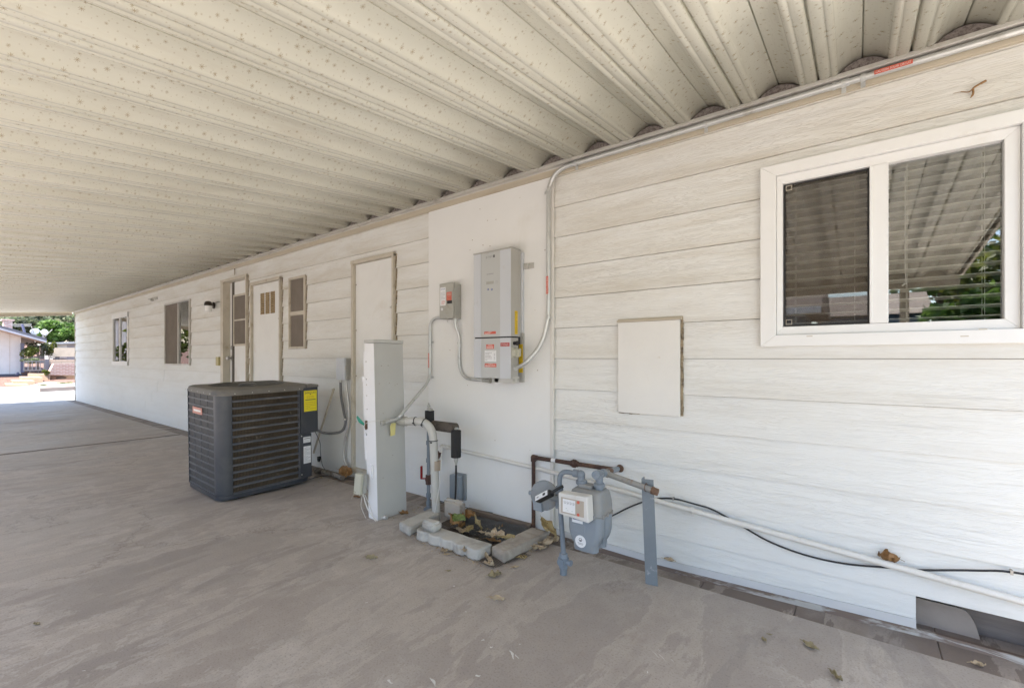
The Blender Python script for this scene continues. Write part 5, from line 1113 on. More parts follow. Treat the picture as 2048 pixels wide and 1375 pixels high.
# corner posts: rounded
def corner_post(cx,cy,sx,sy,r,ext_a,ext_b,name='corner_post'):
    q=MB(); pts=[]
    pts.append((cx,cy-0)) if False else None
    a0={(1,-1):270,(-1,-1):180,(1,1):0,(-1,1):90}[(sx,sy)]
    out=[(cx-sx*0+ (r)*math.cos(R(a0+90*k/8)),cy+(r)*math.sin(R(a0+90*k/8))) for k in range(9)]
    return out
r=0.095
def shell(out,z0,z1,mat,name,th=0.012):
    q=MB(); n=len(out)
    inn=[]
    for i,p in enumerate(out):
        a=out[max(0,i-1)]; b=out[min(n-1,i+1)]; t=Vector((b[0]-a[0],b[1]-a[1])).normalized(); nn_=Vector((-t.y,t.x)); inn.append((p[0]+nn_.x*th,p[1]+nn_.y*th))
    poly=list(out)+inn[::-1]; q.prism([(p[0],p[1],z0) for p in poly],(0,0,z1-z0)); return q.build(name,mat,ac,smooth=True,angle=30)
c1=[(AX1-r,AY0)]+[(AX1-r+r*math.cos(R(270+90*k/10)),AY0+r+r*math.sin(R(270+90*k/10))) for k in range(11)]+[(AX1,ly0+0.001)]
c1[0]=(lx1,AY0); shell(c1,ZB+0.036,ZT,M['acgrey'],'corner_post')
c2=[(AX0,AY0+0.12)]+[(AX0+r*0.5+r*0.5*math.cos(R(180+90*k/8)),AY0+r*0.5+r*0.5*math.sin(R(180+90*k/8))) for k in range(9)]
shell(c2,ZB+0.036,ZT,M['acgrey'],'corner_post')
q=MB(); q.box(AX0,AX0+0.01,AY0+0.12,AY1,ZB+0.036,ZT); q.box(AX0+0.01,AX1-0.06,AY1-0.01,AY1,ZB+0.036,ZT); q.build('rear_panel',M['acgrey'],ac)
zsp=WX(620,864,AX1).z
q=MB(); q.box(AX1-0.05,AX1+0.001,ly1,2.236,ZB+0.036,zsp-0.004); q.build('service_panel',M['acgrey'],ac,bevel=0.003)
q=MB(); q.box(AX1-0.12,AX1+0.004,ly1+0.006,2.300,zsp,ZT-0.002); q.build('control_box',M['acgrey'],ac,bevel=0.003)
q=MB(); q.box(AX1-0.05,AX1+0.0005,ly1-0.012,ly1-0.001,ZB+0.036,ZT); q.build('panel_edge',M['louvre'],ac)
ac.rotation_euler=(R(1.3),R(1.4),0)
# labels
def aclab(nm,px0,py0,px1,py1,mat,items,extra,xo=0.004):
    X=AX1+xo; a=WX(px0,py1,X); b=WX(px1,py1,X); c=WX(px0,py0,X)
    return sticker(nm,ac,(X+0.0003,a.y,a.z),YV,ZV,b.y-a.y,c.z-a.z,mat,items,extra=extra)
aclab('energy_label',609.5,780.5,634.8,822,M['yellow'],[('t','ENERGYGUIDE',0.5,0.90,0.10,0.84,1),('b',0.45,0.80,0.55,0.84,1),('b',0.1,0.54,0.9,0.575,1)]+bars(0.12,0.9,0.08,0.48,5,2,rn,0.25)+bars(0.2,0.8,0.62,0.76,2,2,rn,0.3),[M['ink'],M['inkgy']])
aclab('rating_label',607.5,873,622,884.5,M['paper'],[('b',0.08,0.68,0.92,0.78,1)]+bars(0.08,0.92,0.1,0.55,3,2,rn,0.25),[M['ink'],M['inkg']],0.001)
aclab('wiring_label',607.8,891.5,622.2,926,M['paper'],[('t','WARNING',0.5,0.95,0.03,0.4,1)]+bars(0.08,0.92,0.04,0.92,14,1,rn,0.3),[M['inkg']],0.001)
a=W(388.5,823,AY0); b=W(407,823,AY0); c=W(388.5,810,AY0)
sticker('badge',ac,(a.x,AY0+0.001,a.z),XV,ZV,b.x-a.x,c.z-a.z,M['salmon'],[('b',0.12,0.35,0.88,0.65,1)],extra=[M['inkw']],th=0.003)
# top
q=MB(); NQ=64; fr_=0.305; fcx,fcy=acx-0.015,acy-0.01
def sqpt(a,hx,hy,rr):
    dx,dy=math.cos(a),math.sin(a); lo,hi=0,1.2
    def inside(t):
        x,y=abs(dx*t),abs(dy*t)
        if x>hx or y>hy: return False
        if x>hx-rr and y>hy-rr: return (x-hx+rr)**2+(y-hy+rr)**2<=rr*rr
        return True
    for _ in range(30):
        m_=(lo+hi)/2
        if inside(m_): lo=m_
        else: hi=m_
    return dx*lo,dy*lo
rings=[]
def ringc(rad,z): return [(fcx+rad*math.cos(2*PI*k/NQ),fcy+rad*math.sin(2*PI*k/NQ),z) for k in range(NQ)]
def rings_sq(d,z): return [(acx+sqpt(2*PI*k/NQ,ahx+d,ahy+d,0.10+d)[0],acy+sqpt(2*PI*k/NQ,ahx+d,ahy+d,0.10+d)[1],z) for k in range(NQ)]
tk=[rings_sq(0.006,ZT-0.022),rings_sq(0.010,ZT+0.004),rings_sq(0.006,ZT+0.020),rings_sq(-0.006,ZT+0.028),rings_sq(-0.03,ZT+0.031),ringc(fr_+0.03,ZT+0.031),ringc(fr_+0.006,ZT+0.037),ringc(fr_-0.004,ZT+0.033),ringc(fr_-0.012,ZT-0.06),ringc(fr_-0.004,ZT-0.16)]
loft(q,tk,cap=False); q.build('top_cover',M['actop'],ac,smooth=True,angle=60)
q=MB(); q.tube([tuple(Vector((2.30-0.0,0,0))) for _ in range(0)] or [(AX1-0.08,2.236,ZT+0.010),(AX1-0.08,2.300,ZT+0.010)],0.001,4)
q=MB(); q.box(AX1-0.13,AX1+0.010,2.20,2.306,ZT-0.001,ZT+0.022); q.build('control_box_lid',M['actop'],ac,bevel=0.006)
q=MB()
for rad in(0.10,0.17,0.24): q.tube([(fcx+rad*math.cos(2*PI*k/40),fcy+rad*math.sin(2*PI*k/40),ZT+0.030) for k in range(41)],0.0018,5)
for k in range(6): a=2*PI*k/6; q.tube([(fcx+0.06*math.cos(a),fcy+0.06*math.sin(a),ZT+0.030),(fcx+0.302*math.cos(a),fcy+0.302*math.sin(a),ZT+0.028)],0.0024,5)
q.build('fan_guard',M['actop'],ac)
q=MB(); q.lathe((fcx,fcy,ZT-0.06),ZV,[(0,0.08),(0.02,0.08),(0.09,0.075),(0.10,0.06),(0.101,0)],20)
for k in range(4):
    a=2*PI*k/4+0.4; c_,s_=math.cos(a),math.sin(a); q.add([(fcx+0.07*c_,fcy+0.07*s_,ZT-0.05),(fcx+0.28*c_-0.06*s_,fcy+0.28*s_+0.06*c_,ZT-0.07),(fcx+0.26*c_+0.10*s_,fcy+0.26*s_-0.10*c_,ZT-0.02),(fcx+0.07*c_+0.05*s_,fcy+0.07*s_-0.05*c_,ZT-0.02)],[(0,1,2,3)])
q.build('fan',M['acgrey'],ac)
q=MB()
for px_,py_ in((440,775),(430,779)): pass
for i in range(5): q.lathe((AX1+0.010,ly0+0.02+i*0.135,ZT-0.006),XV,[(0,0.004),(0.003,0.0035),(0.004,0)],8)
for i in range(5): q.lathe((lx0+i*0.14,AY0-0.008,ZT-0.006),-YV,[(0,0.004),(0.003,0.0035),(0.004,0)],8)
for zz in(ZB+0.07,zsp-0.02): q.lathe((AX1+0.001,ly1+0.012,zz),XV,[(0,0.006),(0.003,0.005),(0.004,0)],8)
q.build('screw',M['alu'],ac)

# service disconnect box behind the unit
sb=thing('electrical_box','small grey metal electrical box on the siding left of the tall utility door','electrical box',(-4.09,D,0.96))
q=MB(); q.box(-4.158,-4.022,2.550,D-0.002,0.963,1.172); q.build('box',M['invs'],sb,bevel=0.002)
q=MB(); q.box(-4.162,-4.019,2.528,2.549,0.958,1.178); q.build('cover',M['invb'],sb,bevel=0.002)
q=MB(); q.box(-4.021,-4.014,2.535,2.545,1.06,1.10); q.lathe((-4.022,2.57,1.0),XV,[(0,0.008),(0.002,0.008),(0.003,0)],10); q.build('latch',M['alu'],sb)
fc=thing('flexible_conduit','dark flexible conduit curving from the small grey box into the air conditioner','conduit',(-4.1,2.56,0.6))
pts=[(-4.115,2.560,0.962),(-4.108,2.565,0.80),(-4.085,2.568,0.60),(-4.06,2.565,0.46),(-4.075,2.52,0.395),(-4.10,2.44,0.385),(-4.12,2.34,0.40),(-4.12,2.29,0.42)]
q=MB(); q.tube(spline([W(681,761,2.56),W(682,790,2.565),W(687,820,2.568),W(691,843,2.56),W(684,861,2.53),W(664,866,2.47),WX(645,864,-4.10)+Vector((0,0,0)),Vector((-4.14,2.27,zsp+0.03))],6),0.0125,10); q.build('conduit_body',M['flexgrey'],fc,smooth=True)
p=W(690,838,2.56); strap(fc,p,ZV,0.013,M['alu'],XV); 
q=MB(); q.lathe(W(681,760,2.56),-ZV,[(0,0.017),(0.02,0.017),(0.021,0.014)],10); q.build('connector',M['alu'],fc)
fc=thing('flexible_conduit','silver ribbed metal conduit dropping from the small grey box to the floor','conduit',(-4.0,2.56,0))
pts=spline([W(692,761,2.565),W(695,790,2.57),W(698,825,2.575),W(697,850,2.575),W(689,885,2.570),W(688,915,2.565),W(694,932,2.56),W(703,944,2.56)],9)
rad=[0.0105+0.0012*(i%2) for i in range(len(pts))]
q=MB(); q.tube(pts,rad,10); q.build('conduit_body',M['alu'],fc,smooth=True)
strap(fc,W(698,837,2.575),ZV,0.012,M['alu'],XV)
# leaning strip and control wire
q=MB(); a=W(668,776,2.575); b=W(627,906,2.40); q.bar(a,b,0.022,0.010,(0,-1,0)); q.lathe(a+Vector((-0.012,-0.012,-0.012)),-YV,[(0,0.006),(0.004,0.006),(0.005,0)],8); o=q.build('metal_strip',M['trim']); tag(o,'pale metal strip leaning against the siding behind the air conditioner','strip')
q=MB(); q.tube(spline([Vector((-4.13,2.29,zsp-0.01)),WX(640,885,-4.06),W(641,905,2.50),W(645,930,2.49),W(655,944,2.47)]),0.003,6); o=q.build('wire',M['cable'],None,smooth=True); tag(o,'thin dark wire hanging behind the right edge of the air conditioner','wire')
q=MB(); q.ellipsoid(tuple(W(638,917,2.56)),0.022,0.02,0.025,10,8,jit=0.8,seed=3); o=q.build('cable_plug',M['cable'],None); tag(o,'dark tangle of cord ends low on the wall behind the air conditioner','cord')

# ================================================================== small wall items on the left
lp=W(428,612,D); lc=W(416.5,612,D-0.12); wlm=thing('wall_lamp','bronze wall lamp with a white glass jar left of the recessed door','lamp',(lp.x,D,lp.z))
q=MB(); q.lathe((lp.x,D-0.002,lp.z+0.01),-YV,[(0,0.048),(0.010,0.048),(0.018,0.036),(0.024,0.018),(0.04,0.016)],18); q.tube(spline([(lp.x,D-0.04,lp.z+0.01),((lp.x+lc.x)/2,D-0.09,lp.z+0.012),(lc.x,D-0.12,lp.z+0.025)]),0.015,10); q.build('bracket',M['lampbr'],wlm,smooth=True)
q=MB(); q.lathe((lc.x,D-0.12,lp.z-0.015),ZV,[(0,0.050),(0.018,0.051),(0.048,0.045),(0.064,0.028),(0.068,0.0)],20); q.build('cap',M['lampbr'],wlm,smooth=True)
q=MB(); q.lathe((lc.x,D-0.12,lp.z-0.095),ZV,[(0,0.0),(0.001,0.040),(0.016,0.046),(0.08,0.050)],20); q.build('glass_shade',M['opal'],wlm,smooth=True)
p=W(312,598,D); q=MB(); q.box(p.x-0.04,p.x+0.10,D-0.010,D-0.002,p.z-0.01,p.z+0.03); q.tube([(p.x-0.12,D-0.08,p.z+0.0),(p.x,D-0.05,p.z+0.015),(p.x+0.08,D-0.01,p.z+0.02)],0.012,8); q.lathe((p.x-0.02,D-0.03,p.z-0.02),-YV,[(0,0.02),(0.05,0.022),(0.051,0)],10); o=q.build('wall_bracket',M['pvc']); tag(o,'small bare white bracket high on the wall above the aluminium slider window','bracket')
p=W(440.5,722,D); q=MB(); q.box(p.x-0.045,p.x+0.045,D-0.045,D-0.004,p.z-0.062,p.z+0.062); o=q.build('doorbell_box',paint('yellowed_plastic',(0.52,0.45,0.22),0.5),None,bevel=0.006); tag(o,'yellowed plastic box on the wall left of the recessed door','outlet')
p=W(471,541,D); q=MB(); q.obox((p.x,D-0.010,p.z),(0.008,0,0.01),(0,0.003,0),(0,0,0.05)); o=q.build('cable_hook',M['caulk']); tag(o,'small rusty hook under the eave above the recessed door','hook')
p=W(1940,182,D-0.01)
q=MB(); q.tube(spline([W(1907,187,D-0.006),W(1922,184,D-0.010),W(1938,184,D-0.012),W(1950,174,D-0.012),W(1962,167,D-0.012),W(1973,161,D-0.010)]),[0.0008]*8+[0.002]*12+[0.0035]*12+[0.0045]*8+[0.001],6); q.tube(spline([W(1946,178,D-0.012),W(1946,188,D-0.012),W(1941,196,D-0.008)]),[0.001]+[0.0035]*12+[0.002]*3+[0.001],6)
o=q.build('dead_twig',M['l_brown'],None,smooth=True); tag(o,'dry brown vine shoot stuck to the siding above the large window','twig')

# ================================================================== EDGING BLOCKS AND PIT
def rough_block(name,label,poly,z0,z1,mat,amp=0.006,seed=0,front=None,group='concrete edging blocks round the pit',cuts=7,bev=0.004):
    """extruded outline with worn, pitted faces"""
    bm=bmesh.new(); vs=[bm.verts.new((p[0],p[1],z0)) for p in poly]; f=bm.faces.new(vs)
    r_=bmesh.ops.extrude_face_region(bm,geom=[f]); 
    for v in r_['geom']:
        if isinstance(v,bmesh.types.BMVert): v.co.z=z1
    bmesh.ops.recalc_face_normals(bm,faces=bm.faces)
    bmesh.ops.bevel(bm,geom=list(bm.edges),offset=bev,segments=2,affect='EDGES',clamp_overlap=True)
    bmesh.ops.triangulate(bm,faces=[f for f in bm.faces if len(f.verts)>4])
    for _ in range(4):
        es=[e for e in bm.edges if e.calc_length()>0.014]
        if es: bmesh.ops.subdivide_edges(bm,edges=es,cuts=1,use_grid_fill=True)
    for v in bm.verts:
        n=noise.noise(v.co*22+Vector((seed*3.1,0,0)))+0.6*noise.noise(v.co*55+Vector((seed,2,0)))
        nn_=noise.noise_vector(v.co*18+Vector((0,seed,0)))
        nf=noise.noise_vector(v.co*75+Vector((seed,seed,0)))
        v.co+=Vector((nn_.x,nn_.y,nn_.z*0.5))*amp*0.45*(0.6+0.4*n)+Vector((nf.x,nf.y,nf.z*0.7))*0.0022
    me=bpy.data.meshes.new(name); bm.to_mesh(me); bm.free(); me.materials.append(mat)
    for p in me.polygons: p.use_smooth=True
    o=bpy.data.objects.new(name,me); COL.objects.link(o); tag(o,label,'block',group); return o
def g2(px,py,z=0.0): p=G(px,py,z); return (p.x,p.y)
ha_=0.085
A_=[g2(798,1044,0.055),g2(818,1056,0.055),g2(880,1024,0.055),g2(864,1014,0.055)]
rough_block('concrete_block','broken grey concrete block lying beside the white pedestal',A_,0.0,0.055,M['block'],0.014,1)
Bp=[g2(839,1044,0.15),g2(876,1048,0.15),g2(885,1037,0.15),g2(849,1035,0.15)]
# long scalloped block
z1=0.064
p0=Vector(g2(832,1056,z1)); p1=Vector(g2(960,1100,z1)); q0=Vector(g2(886,1038,z1)); q1=Vector(g2(984,1087,z1))
pl=[]; ns=5
nrm=Vector((p1-p0)).normalized(); out=Vector((nrm.y,-nrm.x))
for i in range(ns):
    a=p0.lerp(p1,i/ns); b=p0.lerp(p1,(i+1)/ns)
    for t,dp in((0.06,0.0),(0.2,0.012),(0.5,0.017),(0.8,0.012),(0.94,0.0)):
        c=a.lerp(b,t)+out*dp; pl.append((c.x,c.y))
q0=p0+(q1-p1)*0.95; pl+= [(q1.x,q1.y),(q0.x,q0.y)]
rough_block('concrete_block','long scalloped grey edging block in front of the leaf filled pit',pl,0.0,z1,M['block'],0.004,2,bev=0.003)
ex=(p0.lerp(p1,0.02)); ey=(q0-p0)
pl=[p0+ey*0.02+nrm*0.04,p0+ey*0.02+nrm*0.16,p0+ey*0.75+nrm*0.17,p0+ey*0.75+nrm*0.03]
rough_block('concrete_block','small rounded grey block sitting on top of the scalloped block',[(v.x,v.y) for v in pl],z1+0.002,z1+0.062,M['block'],0.010,3,bev=0.014)
z2=0.062
pl=[g2(983,1092,z2),g2(1007,1106,z2),g2(1098,1062,z2),g2(1064,1053,z2)]
rough_block('concrete_block','tan concrete block slanting from the pit corner to the brown gas pipe',pl,0.0,z2,M['blocktan'],0.006,4)
e=G(903,1046); 
pl=[(e.x-0.115,e.y+0.02),(e.x+0.075,e.y+0.03),(e.x+0.075,e.y+0.085),(e.x-0.115,e.y+0.075)]
rough_block('concrete_block','upright tan grey block behind the black hose under the outlet box',pl,0.0,0.155,M['blocktan'],0.006,5,bev=0.022)
# soil strip, nets
def flat_patch(name,pix,z,mat,label,cat,kind=None,n=14,amp=0.004,seed=1,thick=0.003):
    P_=[Vector(g2(*p)) for p in pix]; mb=MB()
    a,b,c,d=P_
    for i in range(n+1):
        for j in range(n+1):
            u,v=i/n,j/n; q=(a*(1-u)+b*u)*(1-v)+(d*(1-u)+c*u)*v
            ed=(0.010*noise.noise(Vector((q.x*25,q.y*25,seed)))) if (i in(0,n) or j in(0,n)) else 0
            mb.v.append((q.x+ed,q.y+ed,z+amp*(1+noise.noise(Vector((q.x*14,q.y*14,seed))))))
    for i in range(n):
        for j in range(n): k=i*(n+1)+j; mb.face([k,k+n+1,k+n+2,k+1])
    o=mb.build(name,mat,None,smooth=True); tag(o,label,cat,kind=kind)
    if thick: s_=o.modifiers.new('t','SOLIDIFY'); s_.thickness=thick; s_.offset=-1
    return o
flat_patch('soil',[(868,1052),(935,1028),(1075,1064),(1000,1100)],0.001,M['soil'],'dark soil in the pit between the edging blocks','soil','stuff',16,0.006,1,0.002)
flat_patch('garden_netting',[(900,1062),(940,1035),(1068,1064),(1000,1094)],0.018,M['net'],'black plastic netting stretched over the soil inside the blocks','netting',None,16,0.008,2,0)
flat_patch('wire_netting',[(806,1062),(850,1040),(1062,1112),(988,1138)],0.004,M['wirenet'],'rusty wire netting sticking out from under the scalloped block','netting',None,22,0.005,3,0)
q=MB(); a=Vector((*g2(935,1022,0.0),0)); b=Vector((*g2(1064,1056,0.0),0)); q.bar(a+ZV*0.012,b+ZV*0.012,0.045,0.03,(0,0,1)); o=q.build('wooden_stake',M['wood'],None,bevel=0.004); tag(o,'weathered wooden strip lying along the foot of the white board','wood strip')
q=MB(); q.tube(spline([W(885,1000,D-0.03)+Vector((-0.06,0,-0.01)),W(905,1008,D-0.035),W(940,1016,D-0.03),W(985,1025,D-0.028)]),0.003,6); o=q.build('wire',M['cable'],None,smooth=True); tag(o,'dark wire along the foot of the white board behind the blocks','wire')

# ================================================================== LEAVES AND LITTER
rl_=random.Random(11)
def leaf(px,py,size,mat,label,z=0.004,asp=0.6,curl=0.5,lift=0.15,rot=None,seed=None,pos=None,tilt=(0,0),stem=True,lobes=0.12,name='dead_leaf',cat='leaf'):
    rr=random.Random(seed if seed is not None else int(px*7+py)); size*=0.88; p=pos or G(px,py,z); rot=rr.uniform(0,6.28) if rot is None else rot
    mb=MB(); n=9; m=6
    def width(t): return max(0.015,math.sin(PI*min(1,t*0.97+0.015))**0.75*(1-0.25*t)) 
    for i in range(n+1):
        t=i/n; wv=width(t)*asp*size*0.5*(1+lobes*math.sin(t*19+rr.random()*0.6)+rr.uniform(-0.16,0.10))
        for j in range(m+1):
            s=j/m*2-1; x=(t-0.5)*size; y=s*wv*(1+0.10*rr.uniform(-1,1)*(abs(s)>0.9))
            zc__=curl*size*(0.55*(s*s)*width(t)*0.35+0.5*(t-0.5)**2+0.30*noise.noise(Vector((x/size*4.5,s*1.9,px*0.37))))
            mb.v.append((x,y,zc__+lift*size*0.10))
    for i in range(n):
        for j in range(m): k=i*(m+1)+j; mb.face([k,k+m+1,k+m+2,k+1])
    if stem: mb.tube([(-size*0.5,0,curl*size*0.13+0.002),(-size*0.62,size*0.03,curl*size*0.10),(-size*0.76,size*0.08,size*0.03)],0.0011,5)
    o=mb.build(name,mat,None,smooth=True); s_=o.modifiers.new('t','SOLIDIFY'); s_.thickness=0.0008
    o.location=p; o.rotation_euler=(tilt[0],tilt[1],rot)
    tag(o,label,cat,'fallen leaves scattered on the ground'); return o
def seed_o(rr): return 0.0
leaf(692,944,0.16,M['l_brown'],'large curled orange brown leaf propped by the silver conduit foot',0.07,0.95,1.1,0.3,0.6,tilt=(0.9,0.25))
leaf(686,940,0.13,M['l_brown'],'second curled brown leaf leaning behind the largest one at the wall foot',0.06,0.8,1.2,0.3,2.2,tilt=(0.8,-0.2))
leaf(678,953,0.15,M['l_tan'],'flat tan leaf on the floor just before the silver conduit foot',0.004,0.5,0.4,rot=0.25)
leaf(714,994,0.085,M['l_brown'],'small brown leaf on open floor left of the pedestal base',0.004,0.5,0.6,rot=0.2)
leaf(805,1025,0.13,M['l_brown'],'dark brown leaf lying against the right foot of the pedestal',0.008,0.45,0.7,rot=0.15)
leaf(908,1046,0.20,M['l_brown'],'biggest brown curled leaf in the pit under the green one',0.07,0.85,0.9,0.4,2.6,tilt=(0.55,0.1))
leaf(918,1037,0.13,M['l_grn'],'single green leaf lying on the brown leaves in the pit',0.115,0.75,0.5,0.3,0.1,tilt=(0.35,0.05))
leaf(953,1044,0.17,M['l_yel'],'yellow leaf standing upright in the middle of the pit',0.075,0.8,0.5,0.2,2.2,tilt=(1.1,0.3))
leaf(938,1058,0.11,M['l_yel'],'narrow yellow leaf at the foot of the upright yellow leaf',0.05,0.5,0.7,0.2,1.8,tilt=(0.5,0))
leaf(925,1062,0.12,M['l_tan'],'tan leaf tucked against the inner edge of the scalloped block',0.035,0.55,0.7,0.2,0.1)
leaf(936,1030,0.12,M['l_brown'],'dark curled leaf in the back corner of the pit by the upright block',0.05,0.8,1.3,0.3,1.2,tilt=(0.6,0))
leaf(963,1064,0.06,M['l_tan'],'tiny pale leaf scrap on the netting',0.03,0.5,0.6,0.2,0.4)
leaf(990,1072,0.15,M['l_tan'],'pale curled leaf on the netting near the tan block',0.05,0.6,1.0,0.3,0.35,tilt=(0.25,0))
leaf(1012,1078,0.13,M['l_yel'],'yellow curled leaf against the tan block inside the pit',0.045,0.5,0.9,0.3,0.5,tilt=(0.2,0))
leaf(987,1082,0.12,M['l_brown'],'dark brown leaf under the pale curled leaf in the pit',0.025,0.5,0.6,0.2,0.2)
leaf(889,1101,0.085,M['l_tan'],'tan leaf on the floor before the middle of the scalloped block',0.006,0.65,0.7,0.2,2.6)
leaf(895,1108,0.05,M['l_tan'],'little tan scrap touching the tan leaf before the scalloped block',0.004,0.6,0.5,0.2,0.9)
leaf(932,1103,0.10,M['l_tan'],'tan folded leaf leaning on the front of the scalloped block',0.02,0.5,1.2,0.2,1.5,tilt=(0.5,0.4))
leaf(977,1118,0.13,M['l_tan'],'narrow twisted leaf in the gap between the scalloped and tan blocks',0.012,0.25,0.6,0.2,2.75)
leaf(978,1128,0.07,M['l_tan'],'ragged pale leaf scrap on the wire netting corner',0.010,0.6,1.0,0.2,0.3)
leaf(1076,1096,0.12,M['l_tan'],'tan curled leaf by the outer side of the tan block',0.010,0.6,0.9,0.3,0.4)
leaf(1090,1088,0.12,M['l_tan'],'second tan leaf further along the outer side of the tan block',0.012,0.55,1.0,0.3,0.7)
leaf(1104,1080,0.11,M['l_tan'],'ragged tan leaf behind the gas riser foot',0.015,0.5,1.0,0.3,0.2)
leaf(1098,1058,0.26,M['l_yel'],'long yellowish leaf lying across the wall end of the tan block',0.085,0.32,0.5,0.2,-0.55,tilt=(0.2,0.16))
leaf(1044,1115,0.07,M['l_yel'],'small yellow star shaped leaf on the floor before the tan block',0.004,0.7,0.7,0.2,0.7,lobes=0.5)
leaf(1030,1134,0.055,M['l_tan'],'small pale leaf at the slab crack before the tan block',0.004,0.5,0.7,0.2,1.0)
leaf(989,1150,0.085,M['l_olive'],'olive leaf on open floor below the wire netting corner',0.006,0.75,0.8,0.3,1.0,tilt=(0.2,0))
leaf(994,1198,0.085,M['l_tan'],'thin rolled tan leaf on open floor near the photo centre bottom',0.005,0.28,0.9,0.3,0.45)
leaf(743,1116,0.085,M['l_olive'],'rolled grey olive leaf alone on the floor before the pedestal',0.005,0.3,0.9,0.3,0.5)
leaf(897,1141,0.03,M['l_olive'],'tiny olive leaf crumb on the floor before the scalloped block',0.003,0.6,0.7,0.2,0.7)
leaf(1340,1121,0.075,M['l_tan'],'tan folded leaf resting on the flashing right of the angle iron post',pos=W(1340,1120,D-0.02),asp=0.4,curl=0.8,rot=0.1,tilt=(0.5,0))
leaf(1776,1114,0.085,M['l_brown'],'crumpled orange brown leaf caught on the white wall pipe',pos=W(1776,1116,D-0.028),asp=0.85,curl=1.2,rot=2.9,tilt=(1.0,0))
leaf(1622,1292,0.075,M['l_olive'],'grey tan leaf on the floor below the middle of the right hand wall',0.005,0.5,0.5,0.2,-0.5)
leaf(1672,1352,0.065,M['l_olive'],'curved olive leaf on the floor nearest the camera',0.005,0.35,1.0,0.2,-0.8)
leaf(1528,1278,0.035,M['l_olive'],'tiny leaf crumb left of the grey tan leaf',0.003,0.6,0.6,0.2,2.2)
leaf(1957,1329,0.05,M['l_tan'],'small tan leaf in two halves on the footing strip at the lower right',0.0,0.6,1.0,0.3,0.3)
leaf(73,1247,0.04,M['l_olive'],'tiny dark leaf alone on the floor at the lower left',0.003,0.6,0.6,0.2,0.3)
leaf(1540,1268,0.02,M['l_olive'],'dark speck of leaf on the floor left of the leaf crumb',0.002,0.6,0.6,0.2,0.3)
# rubbish between unit and wall
mb=MB(); pa_,pb_=W(632,945,2.42),W(672,944,2.45); pa_.z=0.03; pb_.z=0.035
P_=spline([pa_,(pa_+pb_)/2+Vector((0,0.01,0.01)),pb_,pb_+Vector((0.12,0.0,-0.005))],10); rd=[0.022+0.008*noise.noise(Vector((i*0.9,3,0))) for i in range(len(P_))]
mb.tube(P_,rd,12); o=mb.build('pipe_insulation',paint('torn_pipe_insulation',(0.30,0.27,0.24),0.9,var=0.4,dirt=(0.10,0.08,0.06),dscale=24,dlo=0.45,dhi=0.6,bmp=0.008,bscale=60),None,smooth=True); tag(o,'torn grey pipe insulation on the floor between the air conditioner and the wall','insulation')
mb=MB(); mb.tube(spline([G(612,962)+ZV*.01,G(650,952)+ZV*.008,G(690,957)+ZV*.005,G(735,965)+ZV*.004]),0.003,6); o=mb.build('wire',M['cable'],None,smooth=True); tag(o,'thin dark wire lying on the floor right of the air conditioner','wire')
mb=MB(); rr=random.Random(9)
for i in range(420):
    zone=rr.random()
    if zone<0.35: px_,py_=rr.uniform(612,740),rr.uniform(948,985)
    elif zone<0.62: px_,py_=rr.uniform(770,880),rr.uniform(1012,1040)
    elif zone<0.85: t=rr.random(); px_,py_=815+t*180+rr.gauss(0,12),1066+t*66+rr.gauss(0,5)
    else: px_,py_=rr.uniform(1040,1120),rr.uniform(1070,1100)
    p=G(px_,py_,0.002); s_=rr.uniform(0.002,0.0065); a=rr.uniform(0,6.28)
    mb.add([p+Vector((math.cos(a+k*2.1)*s_*rr.uniform(0.6,1.4),math.sin(a+k*2.1)*s_*rr.uniform(0.5,1.2),rr.uniform(0,0.003))) for k in range(3)],[(0,1,2)])
o=mb.build('leaf_litter',M['l_olive']); tag(o,'fine crumbs of leaf and soil blown against the wall foot','litter',kind='stuff')

mb=MB(); rr=random.Random(19)
for i in range(620):
    zone=rr.random(); z0=0.003
    if zone<0.40: t=rr.random(); px_,py_=822+t*178+rr.gauss(0,14),1072+t*60+rr.gauss(0,6)
    elif zone<0.62: px_,py_=rr.uniform(895,1010),rr.uniform(1048,1082); z0=0.028
    elif zone<0.78: t=rr.random(); px_,py_=1015+t*95+rr.gauss(0,6),1118-t*38+rr.gauss(0,4)
    elif zone<0.90: px_,py_=rr.uniform(625,720),rr.uniform(940,972)
    else: px_,py_=rr.uniform(775,870),rr.uniform(1010,1045)
    p=G(px_,py_,z0); s_=rr.uniform(0.003,0.011)*(1 if rr.random()<0.8 else 1.7); a=rr.uniform(0,6.28); h_=rr.uniform(0.0,0.35)
    e1=Vector((math.cos(a),math.sin(a),h_)); e2=Vector((-math.sin(a),math.cos(a),rr.uniform(-0.3,0.3)))
    mb.add([p,p+e1*s_,p+e1*s_*1.6+e2*s_*0.5+ZV*0.002,p+e2*s_*rr.uniform(0.4,0.9)],[(0,1,2,3)],rr.randrange(3))
o=mb.build('leaf_fragments',[M['l_tan'],M['l_brown'],M['l_olive']]); tag(o,'broken dry leaf fragments round the edging blocks and pit','litter',kind='stuff')

# ================================================================== BEYOND THE FAR END
def far(px,py,X): return WX(px,py,X)
XG=-26.5
st=MB(); 
o=None
